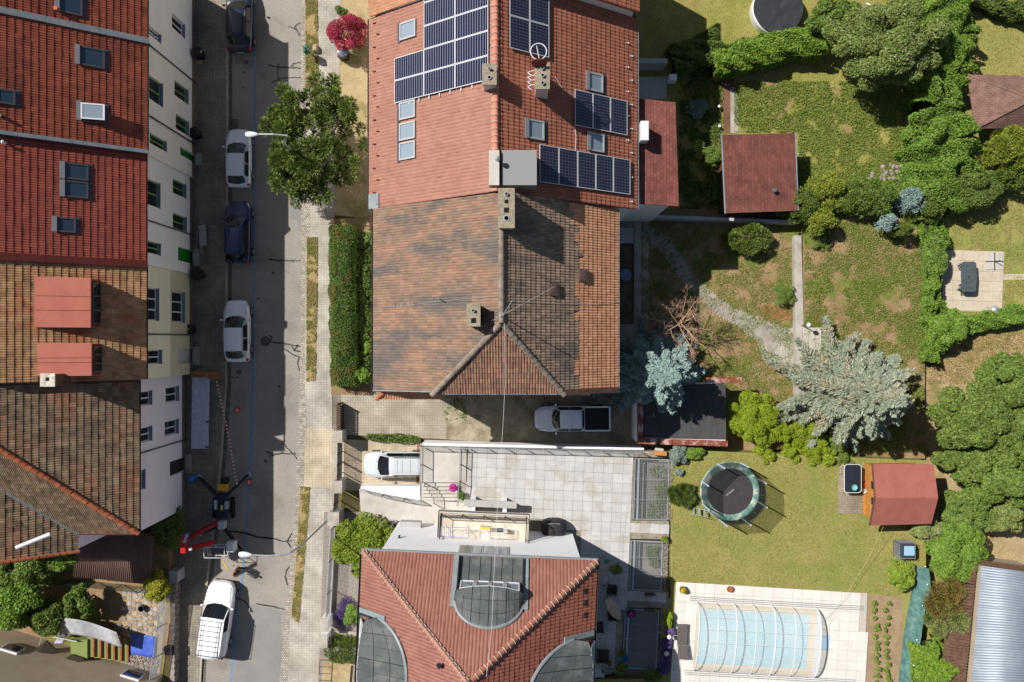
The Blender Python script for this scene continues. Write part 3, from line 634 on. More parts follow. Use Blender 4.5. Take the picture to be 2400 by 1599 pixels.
# ---------------------------------------------------------------- middle house (half-hipped)
mh = thing('middle_house', 'middle house with weathered mixed brown tiled half-hipped roof', 'house', (-1, 2.6, 0))
zr = 14.0; xr = -.56; xl = -8.17; xq = 6.24; ze = 8.8; yN = 7.85; yR = .956; yG = -2.8
pl_ = math.atan2(zr-ze, xr-xl); pr_ = math.atan2(zr-ze, xq-xr); Ll = math.hypot(zr-ze, xr-xl); Lr_ = math.hypot(zr-ze, xq-xr)
ml = Slope((xl, yN, ze), (0, -1, 0), (math.cos(pl_), 0, math.sin(pl_))); mr = Slope((xq, yG, ze), (0, 1, 0), (-math.cos(pr_), 0, math.sin(pr_)))
zh = 11.37; tl = (zh-ze)/math.sin(pl_); tr = (zh-ze)/math.sin(pr_); D = yN-yG
roof(mh, ml, [(0, 0), (D+.15, 0), (D, tl), (yN-yR, Ll), (0, Ll)], tile_mid, tw=.155, g=.35, amp=.03, singles=300)
xn = 2.6/math.cos(pr_)  # the lowest courses on the garden side were renewed in orange
zz_ = [(D*k/24, xn+.36*random.choice((-1, 0, 0, 1))-.2+.012*k*k*.05) for k in range(25) for _ in (0,)]; zz_ = [q_ for k in range(24) for q_ in ((zz_[k][0], zz_[k][1]), (zz_[k+1][0], zz_[k][1]))][::-1]
roof(mh, mr, [(-.1, 0), (D, 0)]+zz_, tile_new, tw=.155, g=.35, amp=.03, lift=.036, jit=.004)
roof(mh, mr, zz_[::-1]+[(D, Lr_), (yR-yG, Lr_), (0, tr)], tile_mid_e, tw=.155, g=.35, amp=.03, lift=.036, jit=.004)
hx0, hx1 = ml.pt(D, tl), mr.pt(0, tr); ph = math.atan2(zr-zh, yR-yG); Lh = math.hypot(zr-zh, yR-yG)
mhs = Slope((hx0.x, yG-.08, zh-.06), (1, 0, 0), (0, math.cos(ph), math.sin(ph)))
roof(mh, mhs, [(0, 0), (hx1.x-hx0.x, 0), (xr-hx0.x, Lh)], mat('tile_hip', lin(150, 112, 90), lin(132, 102, 84), sc=1.2, rnd=.22, hue=.02, fine=.15, c3=lin(120, 92, 76), sc3=.5), tw=.155, g=.36, amp=.04)
ridge(mh, (xr, yN, zr+.02), (xr, yR, zr+.02), ridge_old, .15); ridge(mh, mhs.pt(-.08, -.12, .08), (xr, yR, zr+.03), ridge_old, .15); ridge(mh, mhs.pt(hx1.x-hx0.x+.08, -.12, .08), (xr, yR, zr+.03), ridge_old, .15)
wb = MB(); wb.box(xl+.35, xq-.35, yG+.25, yN, 0, ze-.1); gy = yG+.25
wb.add([(xl+.35, gy-.002, ze-.1), (xq-.35, gy-.002, ze-.1), (hx1.x, gy-.002, zh-.2), (hx0.x, gy-.002, zh-.2)], [(0, 1, 2, 3)]); wb.build('wall', grey_wall, mh)
gutter(mh, (xl-.06, yG-.1, ze-.02), (xl-.06, yN, ze-.02), gut_m, .08); gutter(mh, (xq+.06, yN, ze-.02), (xq+.06, yG, ze-.02), alu, .06)
gutter(mh, mhs.pt(-.1, -.06, 0), mhs.pt(hx1.x-hx0.x+.1, -.06, 0), alu, .06)
# verge boards and the little tiled apron on the street end of the gable
vb = MB(); vb.bar(ml.pt(D+.12, 0, .06), ml.pt(D+.04, tl, .06), .06, .16); vb.build('verge_board', zinc_light, mh)
vb = MB(); vb.bar(mr.pt(-.1, 0, .04), mr.pt(-.05, tr, .04), .3, .12); vb.build('verge_board', wood_brown, mh)
ap = Slope((xl+.1, yG-.62, ze-.35), (1, 0, 0), (0, .8, .6)); roof(mh, ap, [(0, 0), (3.9, 0), (3.9, .6), (.6, .6)], tile_new, tw=.155, g=.3, amp=.035)
ridge(mh, ap.pt(0, -.05, .05), ap.pt(.6, .65, .05), ridge_red, .1)
# tiled balcony ledge on the south gable
bl = MB(); bl.box(-5.0, 5.2, yG-.82, gy, 3.0, 3.2); lo = bl.build('ledge', concrete, mh)
for i in range(26):
    t_ = MB(); t_.box(-4.95+i*.39, -4.58+i*.39, yG-.72, yG-.3, 3.2, 3.215); t_.build('ledge_tile', white_wall, lo)
chimney(mh, 1187, 488, .74, 1.95, 12.3, 14.95, mortar_m, None, [(0, .72, .1, .14, 'pipe'), (0, .34, .1, 0, 'hole'), (0, -.1, .13, 0, 'hole'), (0, -.52, .16, .05, 'pipe')], cap_t=.12)
brick_m = brick_mat('chimney_brick_red', A(184, 96, 66), A(166, 84, 58), A(190, 180, 164), .25, .075, .012, plane='XZ')
chimney(mh, 1110, 738, .6, 1.1, 11.8, 14.7, brick_m, None, [(-.02, .22, .085, .16, 'pipe'), (0, -.3, .13, 0, 'hole')], cap_t=.14)
for px, py in ((1299, 678), (1369, 645)):
    a, b = mr.hit(px, py, .2); w_ = .32; mb = MB(); apx = mr.pt(a, b, .25)
    mr.box(mb, a-w_, a+w_, b-w_, b+w_, 0, .2); o = mb.build('roof_hatch', wood_brown, mh)
    lid = MB(); c4 = [mr.pt(a+i*(w_+.04), b+j*(w_+.04), .2) for i, j in ((-1, -1), (1, -1), (1, 1), (-1, 1))]; lid.add(c4+[apx], [(0, 1, 4), (1, 2, 4), (2, 3, 4), (3, 0, 4)]); lid.build('hatch_lid', mat('hatch_metal', A(118, 96, 92), rough=.5), o)
# lightning rod, aerial mast and stays on the ridge
mast = thing('aerial_mast', 'thin aerial mast with stays on the ridge of the middle house', 'aerial', (xr, 1.3, zr))
m_ = MB(); m_.tube([(xr, 1.3, zr), (xr, 1.3, zr+2.2)], .03, 8); m_.build('mast', steel, mast)
for i, zz in enumerate((.9, 1.4, 1.9)):
    m_ = MB(); m_.tube([(xr-.5+.1*i, 1.3-.25, zr+zz), (xr+.5-.1*i, 1.3+.25, zr+zz)], .008, 4); m_.build('aerial_arm', steel, mast)
m_ = MB(); m_.lathe((xr, 1.3, zr+.05), [(.14, 0), (.12, .08), (.04, .14)], 10); m_.build('mast_foot', steel, mast)
for a, b in (((1180, 738, zr+.4), (1299, 672, 12.9)), ((1176, 742, zr+.4), (1200, 705, zr+.2))):
    m_ = MB(); m_.tube([P(*a), P(*b)], .007, 4); m_.build('stay_wire', alu, mast)
rod = MB(); a, b = ml.hit(1032, 702); c = ml.pt(a, b, 0); rod.tube([c, c+Vector((-.05, 0, .75))], .03, 6); rod.build('vent_pipe', steel, mh)
cw = MB(); cw.tube([ml.pt(*ml.hit(x, y), .09) for x, y in ((880, 722), (960, 716), (1040, 706), (1100, 700), (1165, 695))], .012, 5); cw.build('lightning_wire', steel, mh)
cw = MB(); cw.tube([mr.pt(*mr.hit(x, y), .1) for x, y in ((1180, 706), (1300, 712), (1390, 714), (1445, 708))], .012, 5); cw.build('lightning_wire', steel, mh)
mor = MB(); a, b = ml.hit(940, 716)
for i in range(7): ml.box(mor, a-.12+random.uniform(-.06, .06), a+.14+random.uniform(-.05, .05), b-.9+i*.28, b-.64+i*.28, .05, .068)
mor.build('mortar_patch', mat('mortar_smear', A(150, 128, 112), A(110, 96, 88), sc=4, fine=.2), mh)

# ---------------------------------------------------------------- upper house with solar panels
uh = thing('upper_house', 'upper house with salmon tiled roof carrying solar panels', 'house', (-.8, 14, 0))
uze = 8.3; uzr = 14.0; uxr = -.87; uxl = -8.51; uxq = 7.44; uy0 = 7.9; uy1 = 19.3
p1_ = math.atan2(uzr-uze, uxr-uxl); p2_ = math.atan2(uzr-uze, uxq-uxr); L1 = math.hypot(uzr-uze, uxr-uxl); L2 = math.hypot(uzr-uze, uxq-uxr)
ul = Slope((uxl, uy1, uze), (0, -1, 0), (math.cos(p1_), 0, math.sin(p1_))); ur = Slope((uxq, uy0, uze), (0, 1, 0), (-math.cos(p2_), 0, math.sin(p2_))); DU = uy1-uy0
a0, b0 = ur.hit(1165, 350); a1, b1 = ur.hit(1262, 432)
roof(uh, ul, [(0, 0), (DU, 0), (DU, L1), (0, L1)], tile_nb, tw=.2, g=.36, amp=.022, singles=300)
roof(uh, ur, [(0, 0), (DU, 0), (DU, L2), (0, L2)], tile_nb_e, tw=.2, g=.36, amp=.03, lift=.036, jit=.004)
ridge(uh, (uxr, uy0, uzr), (uxr, uy1, uzr), mat('ridge_salmon', lin(190, 122, 100), rnd=.1, fine=.08), .15, clip=clip_m)
wb = MB(); wb.box(uxl+.35, uxq-.3, uy0+.01, uy1, 0, uze-.12); wb.add([(uxl+.35, uy0+.008, uze-.12), (uxq-.3, uy0+.008, uze-.12), (uxr, uy0+.008, uzr-.3)], [(0, 1, 2)]); wb.build('wall', white_wall, uh)
gutter(uh, (uxl-.07, uy0, uze-.02), (uxl-.07, uy1, uze-.02), gut_m, .08); gutter(uh, (uxq+.07, uy1, uze-.02), (uxq+.07, uy0, uze-.02), zinc_light, .08)
fb = MB(); ul.box(fb, DU-.85, DU+.02, .0, .85, .07, .12); fb.build('corner_flashing', zinc_light, uh)
# next house further up, only its roof edge shows
nh = thing('far_upper_house', 'house at the top edge with paler orange tiles', 'house', (-.8, 23.5, 0))
nl = Slope((uxl, uy1+7, uze+.25), (0, -1, 0), (math.cos(p1_), 0, math.sin(p1_))); nr = Slope((uxq, uy1+.05, uze+.9), (0, 1, 0), (-math.cos(p2_), 0, math.sin(p2_)))
roof(nh, nl, [(0, 0), (6.95, 0), (6.95, L1), (0, L1)], mat('tile_sandy', lin(168, 124, 94), lin(156, 112, 84), sc=1, rnd=.1, fine=.08), tw=.2, g=.36, amp=.025); roof(nh, nr, [(0, 0), (6.95, 0), (6.95, L2), (0, L2)], tile_nb_e, tw=.2, g=.36, amp=.025)
wb = MB(); wb.box(uxl+.35, uxq-.3, uy1+.02, uy1+7, 0, uze+.1); wb.add([(uxl+.35, uy1+.02, uze), (uxq-.3, uy1+.02, uze), (uxq-.3, uy1+.02, uze+.9), (uxr, uy1+.02, uzr+.7), (uxl+.35, uy1+.02, uze+.3)], [(0, 1, 2, 3, 4)]); wb.build('wall', cream_wall, nh)

def solar_mat(name, base, line, nx, ny, wx, wy, w_, h_):
    m = bpy.data.materials.new(name); m.use_nodes = True; nt = m.node_tree; N = nt.nodes; L = nt.links; b = N['Principled BSDF']
    b.inputs['Roughness'].default_value = .12; b.inputs['Specular IOR Level'].default_value = .45
    tc = N.new('ShaderNodeTexCoord'); sp = N.new('ShaderNodeSeparateXYZ'); L.new(tc.outputs['Object'], sp.inputs[0]); outs = []
    for ax, n, w in ((0, nx, wx), (1, ny, wy)):
        size = (w_, h_)[ax]; m1 = N.new('ShaderNodeMath'); m1.operation = 'MULTIPLY_ADD'; m1.inputs[1].default_value = n/size; m1.inputs[2].default_value = 100+n/2
        L.new(sp.outputs[ax], m1.inputs[0]); fr = N.new('ShaderNodeMath'); fr.operation = 'FRACT'; L.new(m1.outputs[0], fr.inputs[0])
        sb = N.new('ShaderNodeMath'); sb.operation = 'SUBTRACT'; L.new(fr.outputs[0], sb.inputs[0]); sb.inputs[1].default_value = .5
        ab = N.new('ShaderNodeMath'); ab.operation = 'ABSOLUTE'; L.new(sb.outputs[0], ab.inputs[0])
        gt = N.new('ShaderNodeMath'); gt.operation = 'GREATER_THAN'; L.new(ab.outputs[0], gt.inputs[0]); gt.inputs[1].default_value = .5-w*n/size/2; outs.append(gt.outputs[0])
    mx = N.new('ShaderNodeMath'); mx.operation = 'MAXIMUM'; L.new(outs[0], mx.inputs[0]); L.new(outs[1], mx.inputs[1])
    x = N.new('ShaderNodeMix'); x.data_type = 'RGBA'; L.new(mx.outputs[0], x.inputs[0]); x.inputs[6].default_value = (*base, 1); x.inputs[7].default_value = (*line, 1); L.new(x.outputs[2], b.inputs['Base Color'])
    return m
def solar(house, sl, s_edges, t_edges, skip, m_name, base, line, nx, ny, wx, wy, name='solar_panel'):
    me = fe = None
    for i in range(len(s_edges)-1):
        for j in range(len(t_edges)-1):
            if (i, j) in skip: continue
            w_ = abs(s_edges[i+1]-s_edges[i])-.02; h_ = abs(t_edges[j+1]-t_edges[j])-.02; n0 = .14
            if me is None:
                q = MB(); q.box(-w_/2, w_/2, -h_/2, h_/2, 0, .04); me = raw_mesh('solar_panel', q.v, q.f); me.materials.append(solar_mat(m_name, base, line, nx, ny, wx, wy, w_, h_))
                q = MB(); t = .035
                for a in ((-w_/2, w_/2, -h_/2, -h_/2+t), (-w_/2, w_/2, h_/2-t, h_/2), (-w_/2, -w_/2+t, -h_/2+t, h_/2-t), (w_/2-t, w_/2, -h_/2+t, h_/2-t)): q.box(*a, -.005, .05)
                fe = raw_mesh('panel_frame', q.v, q.f); fe.materials.append(alu)
            Mx = sl.M @ Matrix.Translation(((s_edges[i]+s_edges[i+1])/2, (t_edges[j]+t_edges[j+1])/2, n0))
            o = bpy.data.objects.new(name, me); col.objects.link(o); adopt(o, house, Mx)
            f = bpy.data.objects.new('panel_frame', fe); col.objects.link(f); adopt(f, o, Mx)
navy = lin(26, 28, 52)
sb_, t_0 = ul.hit(925, 243, .16); t_1 = ul.hit(991.5, 222, .16)[1]; t_2 = ul.hit(1066, 192, .16)[1]; t_3 = ul.hit(1145, 166, .16)[1]; st_ = ul.hit(922, 138, .16)[0]; ds = (st_-sb_)/2
se = [sb_+ds*i for i in range(7)]; te = [t_0, t_0+(t_3-t_0)/3, t_0+2*(t_3-t_0)/3, t_3]
solar(uh, ul, se, te, {(i, 0) for i in range(2, 6)}, 'solar_blue', navy, lin(170, 172, 190), 1, 13, .012, .016)
rl = MB()
for i in range(9): ul.box(rl, sb_+.02, sb_+.2, t_0+.3+i*.78, t_0+.36+i*.78, .06, .13)
rl.build('panel_rail', alu, uh)
def group_px(pxa, pya, pxb, pyb, n=.16):
    a = ur.hit(pxa, pya, n); b = ur.hit(pxb, pyb, n); return a, b
mono = lin(34, 36, 54); mline = lin(122, 126, 148)
(a_s, a_t), (b_s, b_t) = group_px(1264, 380, 1477, 457); s_top = ur.hit(1265, 338, .16)[0]
solar(uh, ur, [b_s, s_top], [b_t+(a_t-b_t)*i/5 for i in range(6)], set(), 'solar_mono_low', mono, mline, 12, 6, .01, .008)
(a_s, a_t), (b_s, b_t) = group_px(1347, 292, 1470, 318); s_top = ur.hit(1347, 209, .16)[0]
solar(uh, ur, [b_s, s_top], [b_t+(a_t-b_t)*i/3 for i in range(4)], set(), 'solar_mono_mid', mono, mline, 12, 6, .01, .008)
s0 = ur.hit(1287, 136, .16)[0]; t0 = ur.hit(1287, 136, .16)[1]; t2 = ur.hit(1194, 110, .16)[1]; ds = 1.75
solar(uh, ur, [s0, s0+ds, s0+2*ds, s0+3*ds], [t0, (t0+t2)/2, t2], set(), 'solar_mono_top', mono, mline, 10, 6, .01, .008)
for px, py in ((956, 70), (955, 258), (955, 307), (955, 353)): skylight(uh, ul, px, py, 1.0, 1.25, grey_frame, pane_pale, hood=False)
for px, py in ((1394, 193), (1254, 304), (1397, 334)): skylight(uh, ur, px, py, 1.05, 1.2, grey_frame, pane_pale)
chimney(uh, 1147, 174, .64, 1.0, 12.4, 14.8, alu, mortar_m, [(0, .26, .07, .2, 'pipe'), (0, -.18, .11, .08, 'pipe')], cap_t=.1)
chimney(uh, 1271, 178, .68, 1.28, 11.3, 14.1, alu, mortar_m, [(0, .4, .1, .14, 'pipe'), (.02, .0, .1, .14, 'pipe'), (.02, -.4, .1, .14, 'pipe')], cap_t=.1)
bx = MB(); q0, q1 = P(1176, 352, 14.1), P(1258, 434, 14.1); bx.box(q0.x, q1.x, max(q1.y, uy0+.03), q0.y, 11.4, 14.1); d_ = bx.build('roof_box', mat('grey_membrane', A(150, 152, 152), fine=.03, rough=.7), uh)
bx = MB(); q0, q1 = P(1146, 352, 14.35), P(1170, 434, 14.35); bx.box(q0.x, q1.x, max(q1.y, uy0+.03), q0.y, 13.2, 14.35); bx.build('parapet', concrete_light, uh)
bx = MB(); c = P(1166, 371, 14.8); bx.lathe((c.x, c.y, 14.1), [(.06, 0), (.06, .5), (.14, .52), (.14, .62), (.03, .72)], 12); bx.build('flue', steel, uh)
# snow hooks
hk = MB(); hk.box(-.02, .02, -.12, .02, 0, .05); hk.box(-.04, .04, -.14, -.11, 0, .09); hme = raw_mesh('snow_hook', hk.v, hk.f); hme.materials.append(dark_metal); hm2 = raw_mesh('snow_hook', hk.v, hk.f); hm2.materials.append(alu)
for sl_, n_, me_ in ((ul, 16, hme), (ur, 14, hm2)):
    for i in range(n_):
        o = bpy.data.objects.new('snow_hook', me_); col.objects.link(o); adopt(o, uh, sl_.M @ Matrix.Translation((.4+i*.72, .55+.3*(i % 2), .06)))
# satellite dish and aerials by the chimney
sd = thing('satellite_dish', 'red satellite dish with white ring aerial behind the chimney', 'satellite dish', P(1262, 140, 13.0)); c = P(1262, 140, 14.5)
q = MB(); K = 12
q.tube([c, c+Vector((0, 0, -1.4))], .03, 6); q.build('mast', alu, sd)
q = MB(); q.lathe((0, 0, 0), [(.02, 0), (.25, .03), (.42, .1), (.42, .115), (.25, .045), (.02, .015)], 20); R = Matrix.Translation(c+Vector((.05, -.05, -.1))) @ Matrix.Rotation(math.radians(75), 4, 'X'); q.v = [R @ Vector(v) for v in q.v]; q.build('dish', mat('dish_red', A(176, 72, 56), rough=.5), sd, smooth=True)
q = MB(); cc = c+Vector((.0, .35, .2)); q.tube([cc+Vector((.42*math.cos(t), .42*math.sin(t), 0)) for t in np.linspace(0, 2*math.pi, 20)], .03, 6); q.tube([cc+Vector((-.1, .3, 0)), cc+Vector((.05, -.35, -.2))], .025, 6); q.build('ring_aerial', alu, sd)
q = MB(); cc = P(1250, 170, 13.7)
for k in range(4): q.tube([cc+Vector((-.3, -.25*k, 0)), cc+Vector((.1, -.25*k+.1, .1))], .02, 5); q.tube([cc+Vector((-.3, -.25*k, 0)), cc+Vector((-.1, -.25*k-.2, .1))], .02, 5)
q.build('aerial_arm', alu, sd)
# annex with shingle roof
shingle = brick_mat('red_shingle', A(150, 92, 82), A(128, 76, 68), A(98, 60, 54), .3, .2, .01, rnd_sc=1.5, rot=math.pi/2)
shingle2 = brick_mat('red_shingle_flat', A(134, 82, 72), A(116, 70, 62), A(92, 58, 52), .34, .22, .01, rnd_sc=1.2, rot=math.pi/2)
def lean_roof(house, pts, m, th=.12, name='roof'):
    mb = MB(); v = [Vector(p) for p in pts]; n = len(v); mb.add(v+[p-Vector((0, 0, th)) for p in v], [tuple(range(n-1, -1, -1)), tuple(range(n, 2*n))]+[(i, (i+1) % n, (i+1) % n+n, i+n) for i in range(n)]); return mb.build(name, m, house)
an = thing('annex', 'flat annex with red shingle roof behind the solar house', 'annex', P(1540, 360, 0))
lean_roof(an, [P(1499, 231, 7.7), P(1583, 240, 7.4), P(1591, 484, 7.4), P(1502, 478, 7.7)], shingle, name='shingle_roof')
w_ = MB(); q0, q1 = P(1500, 478, 7.7), P(1580, 245, 7.4); w_.box(uxq-.28, q1.x-.15, q0.y+.08, q1.y, 0, 7.2); w_.build('wall', white_wall, an)
ac = thing('air_conditioner', 'white air conditioner unit above the annex roof', 'air conditioner', P(1509, 306, 8.0))
q = MB(); q0 = P(1502, 283, 8.8); q1 = P(1521, 329, 8.8); q.box(q0.x, q1.x, q1.y, q0.y, 8.0, 8.8); q.build('casing', alu, ac, bevel=.03)
q = MB(); q.wheel((0, 0, 0), .28, .03, 16); q.v = [(q1.x+.02+y, (q0.y+q1.y)/2+x, 8.4+z) for x, y, z in q.v]; q.build('fan_grille', dark_metal, ac)
q = MB(); [q.box(uxq-.3, q1.x-.05, yy-.03, yy+.03, 7.6, 8.0) for yy in (q0.y-.2, q1.y+.2)]; q.build('bracket', steel, ac)
sh = thing('garden_shed', 'garden shed with flat red shingle roof in upper garden', 'shed', P(1780, 405, 0))
lean_roof(sh, [P(1692, 316, 2.6), P(1862, 312, 2.5), P(1869, 494, 2.5), P(1701, 500, 2.6)], shingle2, name='shingle_roof')
q = MB(); q0 = P(1705, 488, 2.5); q1 = P(1855, 325, 2.5); q.box(q0.x, q1.x, q0.y, q1.y, 0, 2.36); q.build('wall', wood_brown, sh)
q = MB(); [q.bar(P(*a), P(*b), .07, .1) for a, b in (((1690.5, 314, 2.56), (1699.5, 501, 2.56)), ((1863.5, 311, 2.46), (1870.5, 494, 2.46)))]; q.build('edge_trim', zinc_light, sh)
q = MB(); c = P(1815, 447, 2.7); q.lathe((c.x, c.y, 2.5), [(.09, 0), (.09, .25), (.16, .27), (.14, .38), (.02, .42)], 12); q.build('roof_vent', zinc, sh)
# ---------------------------------------------------------------- white house at the bottom
WZ = 9.3; EL, ER = P(851, 1292, WZ), P(1398, 1316, WZ); AP = P(1097, 1603, 14.4)
Sd = (ER-EL).normalized(); Pd = Vector((Sd.y, -Sd.x, 0)); wW = (ER-EL).length; apS = (AP-EL).dot(Sd); runF = (AP-EL).dot(Pd); dz = AP.z-WZ
wh = thing('white_house', 'white rendered house with glossy red hipped roof and zinc eyebrow dormers', 'house', P(1100, 1480, 0))
LF = math.hypot(runF, dz); LLf = math.hypot(apS, dz); LRt = math.hypot(wW-apS, dz)
fs = Slope(EL, Sd, Pd*runF+Vector((0, 0, dz))); ls = Slope(EL, Pd, Sd*apS+Vector((0, 0, dz))); rs = Slope(ER, Pd, -Sd*(wW-apS)+Vector((0, 0, dz)))
def hitp(sl, pts, n=0): return [sl.hit(x, y, n) for x, y in pts]
def eyebrow(sl, s0, a, t0, b, tE, hN=1.15, cols=8, rows=3, nwin=4, border=.3):
    """recessed zinc apron from the eave, a row of windows and a curved zinc roof dying into the slope"""
    d = MB(); sl.box(d, s0-a, s0+a, tE, t0-.9, .0, .05); o = d.build('dormer_apron', zinc, wh)
    for sg in (-1, 1):
        q = MB(); sl.box(q, s0+sg*(a+border/2)-border/2, s0+sg*(a+border/2)+border/2, tE, t0+b*.35, .01, .14); q.build('dormer_border', zinc_light, o)
        q = MB(); sl.box(q, s0+sg*(a-.02)-.03, s0+sg*(a-.02)+.03, tE+.1, t0, .05, .3); q.build('dormer_cheek', dark_metal, o)
    for i in range(1, 6):
        q = MB(); u = s0-a+2*a*i/6; sl.box(q, u-.015, u+.015, tE+.05, t0-1.0, .05, .075); q.build('seam', dark_metal, o)
    def pt(u, v, dn=0):
        k = math.sqrt(max(0, 1-(.985*u)**2)); return sl.pt(s0+u*a*(1+.03*v), t0-.12*(1-u*u)*(1-v)+v*b*k, hN*(1-v)**1.15*(.72+.28*(1-u*u))*(1 if abs(u) < .99 else .8)+.1+dn)
    for i in range(cols):
        for j in range(rows):
            u0, u1, v0, v1 = -1+2*i/cols, -1+2*(i+1)/cols, j/rows, (j+1)/rows; q = MB(); G_ = []; e = .006
            for dn in (0, .03):
                for u in (u0+e, (u0+u1)/2, u1-e):
                    for v in (v0+e, (v0+v1)/2, v1-e): G_.append(pt(u, v, dn))
            fa = [(x*3+y, x*3+y+1, x*3+y+4, x*3+y+3) for x in range(2) for y in range(2)]; fb = [tuple(k+9 for k in t[::-1]) for t in fa]
            rim = [0, 1, 2, 5, 8, 7, 6, 3]; fc = [(rim[k], rim[(k+1) % 8], rim[(k+1) % 8]+9, rim[k]+9) for k in range(8)]
            q.add(G_, fa+fb+fc); q.build('zinc_panel', zinc, o)
    q = MB()
    for i in range(0, cols+1, 2 if cols > 6 else 1):
        q = MB(); q.tube([pt(-1+2*i/cols, v, .04) for v in np.linspace(0, 1, 7)], .018, 5); q.build('seam', dark_metal, o)
    q = MB(); q.tube([pt(u, 1, .0) for u in np.linspace(-1, 1, 25)], .1, 6); q.build('dormer_border', zinc_light, o)
    fw = MB(); ins = MB(); kk = [-.9+1.8*i/nwin for i in range(nwin+1)]
    for i in range(nwin):
        q = MB(); u0, u1 = kk[i]+.03, kk[i+1]-.03
        def wp(u, f): p = pt(u, 0, -.02); base = sl.pt(s0+u*a, t0-1.02, .06); return base.lerp(p, f)
        q.quad(wp(u0, .1), wp(u1, .1), wp(u1, .95), wp(u0, .95)); w_ = q.build('window', pane_pale, o)
        fr = MB()
        for A_, B_ in ((wp(u0, .08), wp(u1, .08)), (wp(u1, .08), wp(u1, .97)), (wp(u1, .97), wp(u0, .97)), (wp(u0, .97), wp(u0, .08))): fr.bar(A_, B_, .09, .09)
        fr.build('frame', pale_frame, w_)
eb = hitp(fs, [(1070, 1372), (1226, 1380), (1148, 1475), (1148, 1310)], .3)
fa0, fa1 = eb[0][0], eb[1][0]; fsc = (fa0+fa1)/2; fah = (fa1-fa0)/2; ft0 = hitp(fs, [(1148, 1392)], .6)[0][1]; fb_ = hitp(fs, [(1148, 1474)], 0)[0][1]-ft0
hole_f = [(fsc-fah-.3, -.1), (fsc+fah+.3, -.1), (fsc+fah+.3, ft0+fb_*.3), (fsc+fah*.6, ft0+fb_*.75), (fsc, ft0+fb_*.98), (fsc-fah*.6, ft0+fb_*.75), (fsc-fah-.3, ft0+fb_*.3)]
roof(wh, fs, [(0, 0), (wW, 0), (apS, LF)], tile_wh, tw=.2, g=.34, amp=.03, holes=[hole_f], singles=300)
eyebrow(fs, fsc, fah, ft0, fb_, .05)
lh = hitp(ls, [(846, 1428), (868, 1560), (957, 1560)], .1); lt0 = lh[1][1]; lb = hitp(ls, [(957, 1560)])[0][1]-lt0; lc = lh[0][0]+3.0
hl = [(lc-3.2, -.1), (lc+3.2, -.1), (lc+3.2, lt0+lb), (lc-1.6, lt0+lb*.95), (lc-2.6, lt0+lb*.55)]
roof(wh, ls, [(0, 0), (11, 0), (11, LLf), (runF, LLf)], tile_wh, tw=.2, g=.34, amp=.03, holes=[hl]); eyebrow(ls, lc, 2.8, lt0, lb, .05, hN=.9)
rh = hitp(rs, [(1392, 1478), (1362, 1560), (1240, 1560)], .1); rt0 = rh[1][1]; rb = rh[2][1]-rt0; rc = rh[0][0]+3.1
hr = [(rc-3.2, -.1), (rc+3.2, -.1), (rc+3.2, rt0+rb), (rc-1.6, rt0+rb*.95), (rc-2.6, rt0+rb*.55)]
roof(wh, rs, [(0, 0), (11, 0), (11, LRt), (runF, LRt)], mat('tile_glazed_east', lin(150, 92, 74), lin(140, 84, 68), sc=1, rnd=.08, fine=.05, rough=.4), tw=.2, g=.34, amp=.028, lift=.034, holes=[hr]); eyebrow(rs, rc, 2.8, rt0, rb, .05, hN=.9)  # east copy of the glazed tile, its colour toned for the low light there
rg = mat('ridge_glazed', lin(150, 98, 80), rnd=.1, fine=.06, rough=.4)
ridge(wh, EL+Vector((0, 0, .08)), AP+Vector((0, 0, .05)), rg, .15, .34, clip=clip_m); ridge(wh, ER+Vector((0, 0, .08)), AP+Vector((0, 0, .05)), rg, .15, .34, clip=clip_m); ridge(wh, AP, AP+Pd*5, rg, .15, .34, clip=clip_m)
gutter(wh, EL-Pd*.1-Sd*.1, ER-Pd*.1+Sd*.1, zinc_light, .09); gutter(wh, EL-Sd*.1+Pd*11, EL-Sd*.1, dark_metal, .08); gutter(wh, ER+Sd*.1, ER+Sd*.1+Pd*11, dark_metal, .08)
def wq(s, p, z): v = EL+Sd*s+Pd*p; return Vector((v.x, v.y, z))
w_ = MB(); w_.prism([wq(.92, .15, 0), wq(wW-.85, .15, 0), wq(wW-.85, 11, 0), wq(.92, 11, 0)], 0, WZ-.1); w_.build('wall', bright_wall, wh)
def facade_box(name, s0, s1, p0, p1, z0, z1, m, parent=None, bevel=0):
    q = MB(); q.hexa([wq(s0, p1, z0), wq(s1, p1, z0), wq(s1, p0, z0), wq(s0, p0, z0), wq(s0, p1, z1), wq(s1, p1, z1), wq(s1, p0, z1), wq(s0, p0, z1)]); return q.build(name, m, parent or wh, bevel=bevel)
def fs_at(px, py, z): v = P(px, py, z)-EL; return v.dot(Sd), v.dot(Pd)
# balcony on the north front
sA, pA = fs_at(1028, 1200, 4.9); sB, _ = fs_at(1240, 1211, 4.9); pB = .145
bal = facade_box('balcony', sA, sB, pA, pB, 4.2, 4.5, bright_wall)
facade_box('balcony_floor', sA+.1, sB-.1, pA+.12, pB-.02, 4.502, 4.53, mat('balcony_tile', A(226, 212, 190), A(236, 226, 210), sc=2, fine=.05), bal)
facade_box('parapet', sA, sB, pA-.02, pA+.1, 4.2, 4.72, concrete_light, bal); facade_box('parapet', sA-.02, sA+.1, pA+.1, pB, 4.2, 4.7, concrete_light, bal); facade_box('parapet', sB-.1, sB+.02, pA+.1, pB, 4.2, 4.7, concrete_light, bal)
facade_box('coping', sA-.03, sA, pA-.04, pB, 4.66, 4.76, dark_metal, bal); facade_box('coping', sA-.03, sB+.05, pA-.05, pA-.02, 4.66, 4.76, dark_metal, bal); facade_box('coping', sB+.02, sB+.05, pA-.02, pB, 4.66, 4.76, dark_metal, bal)
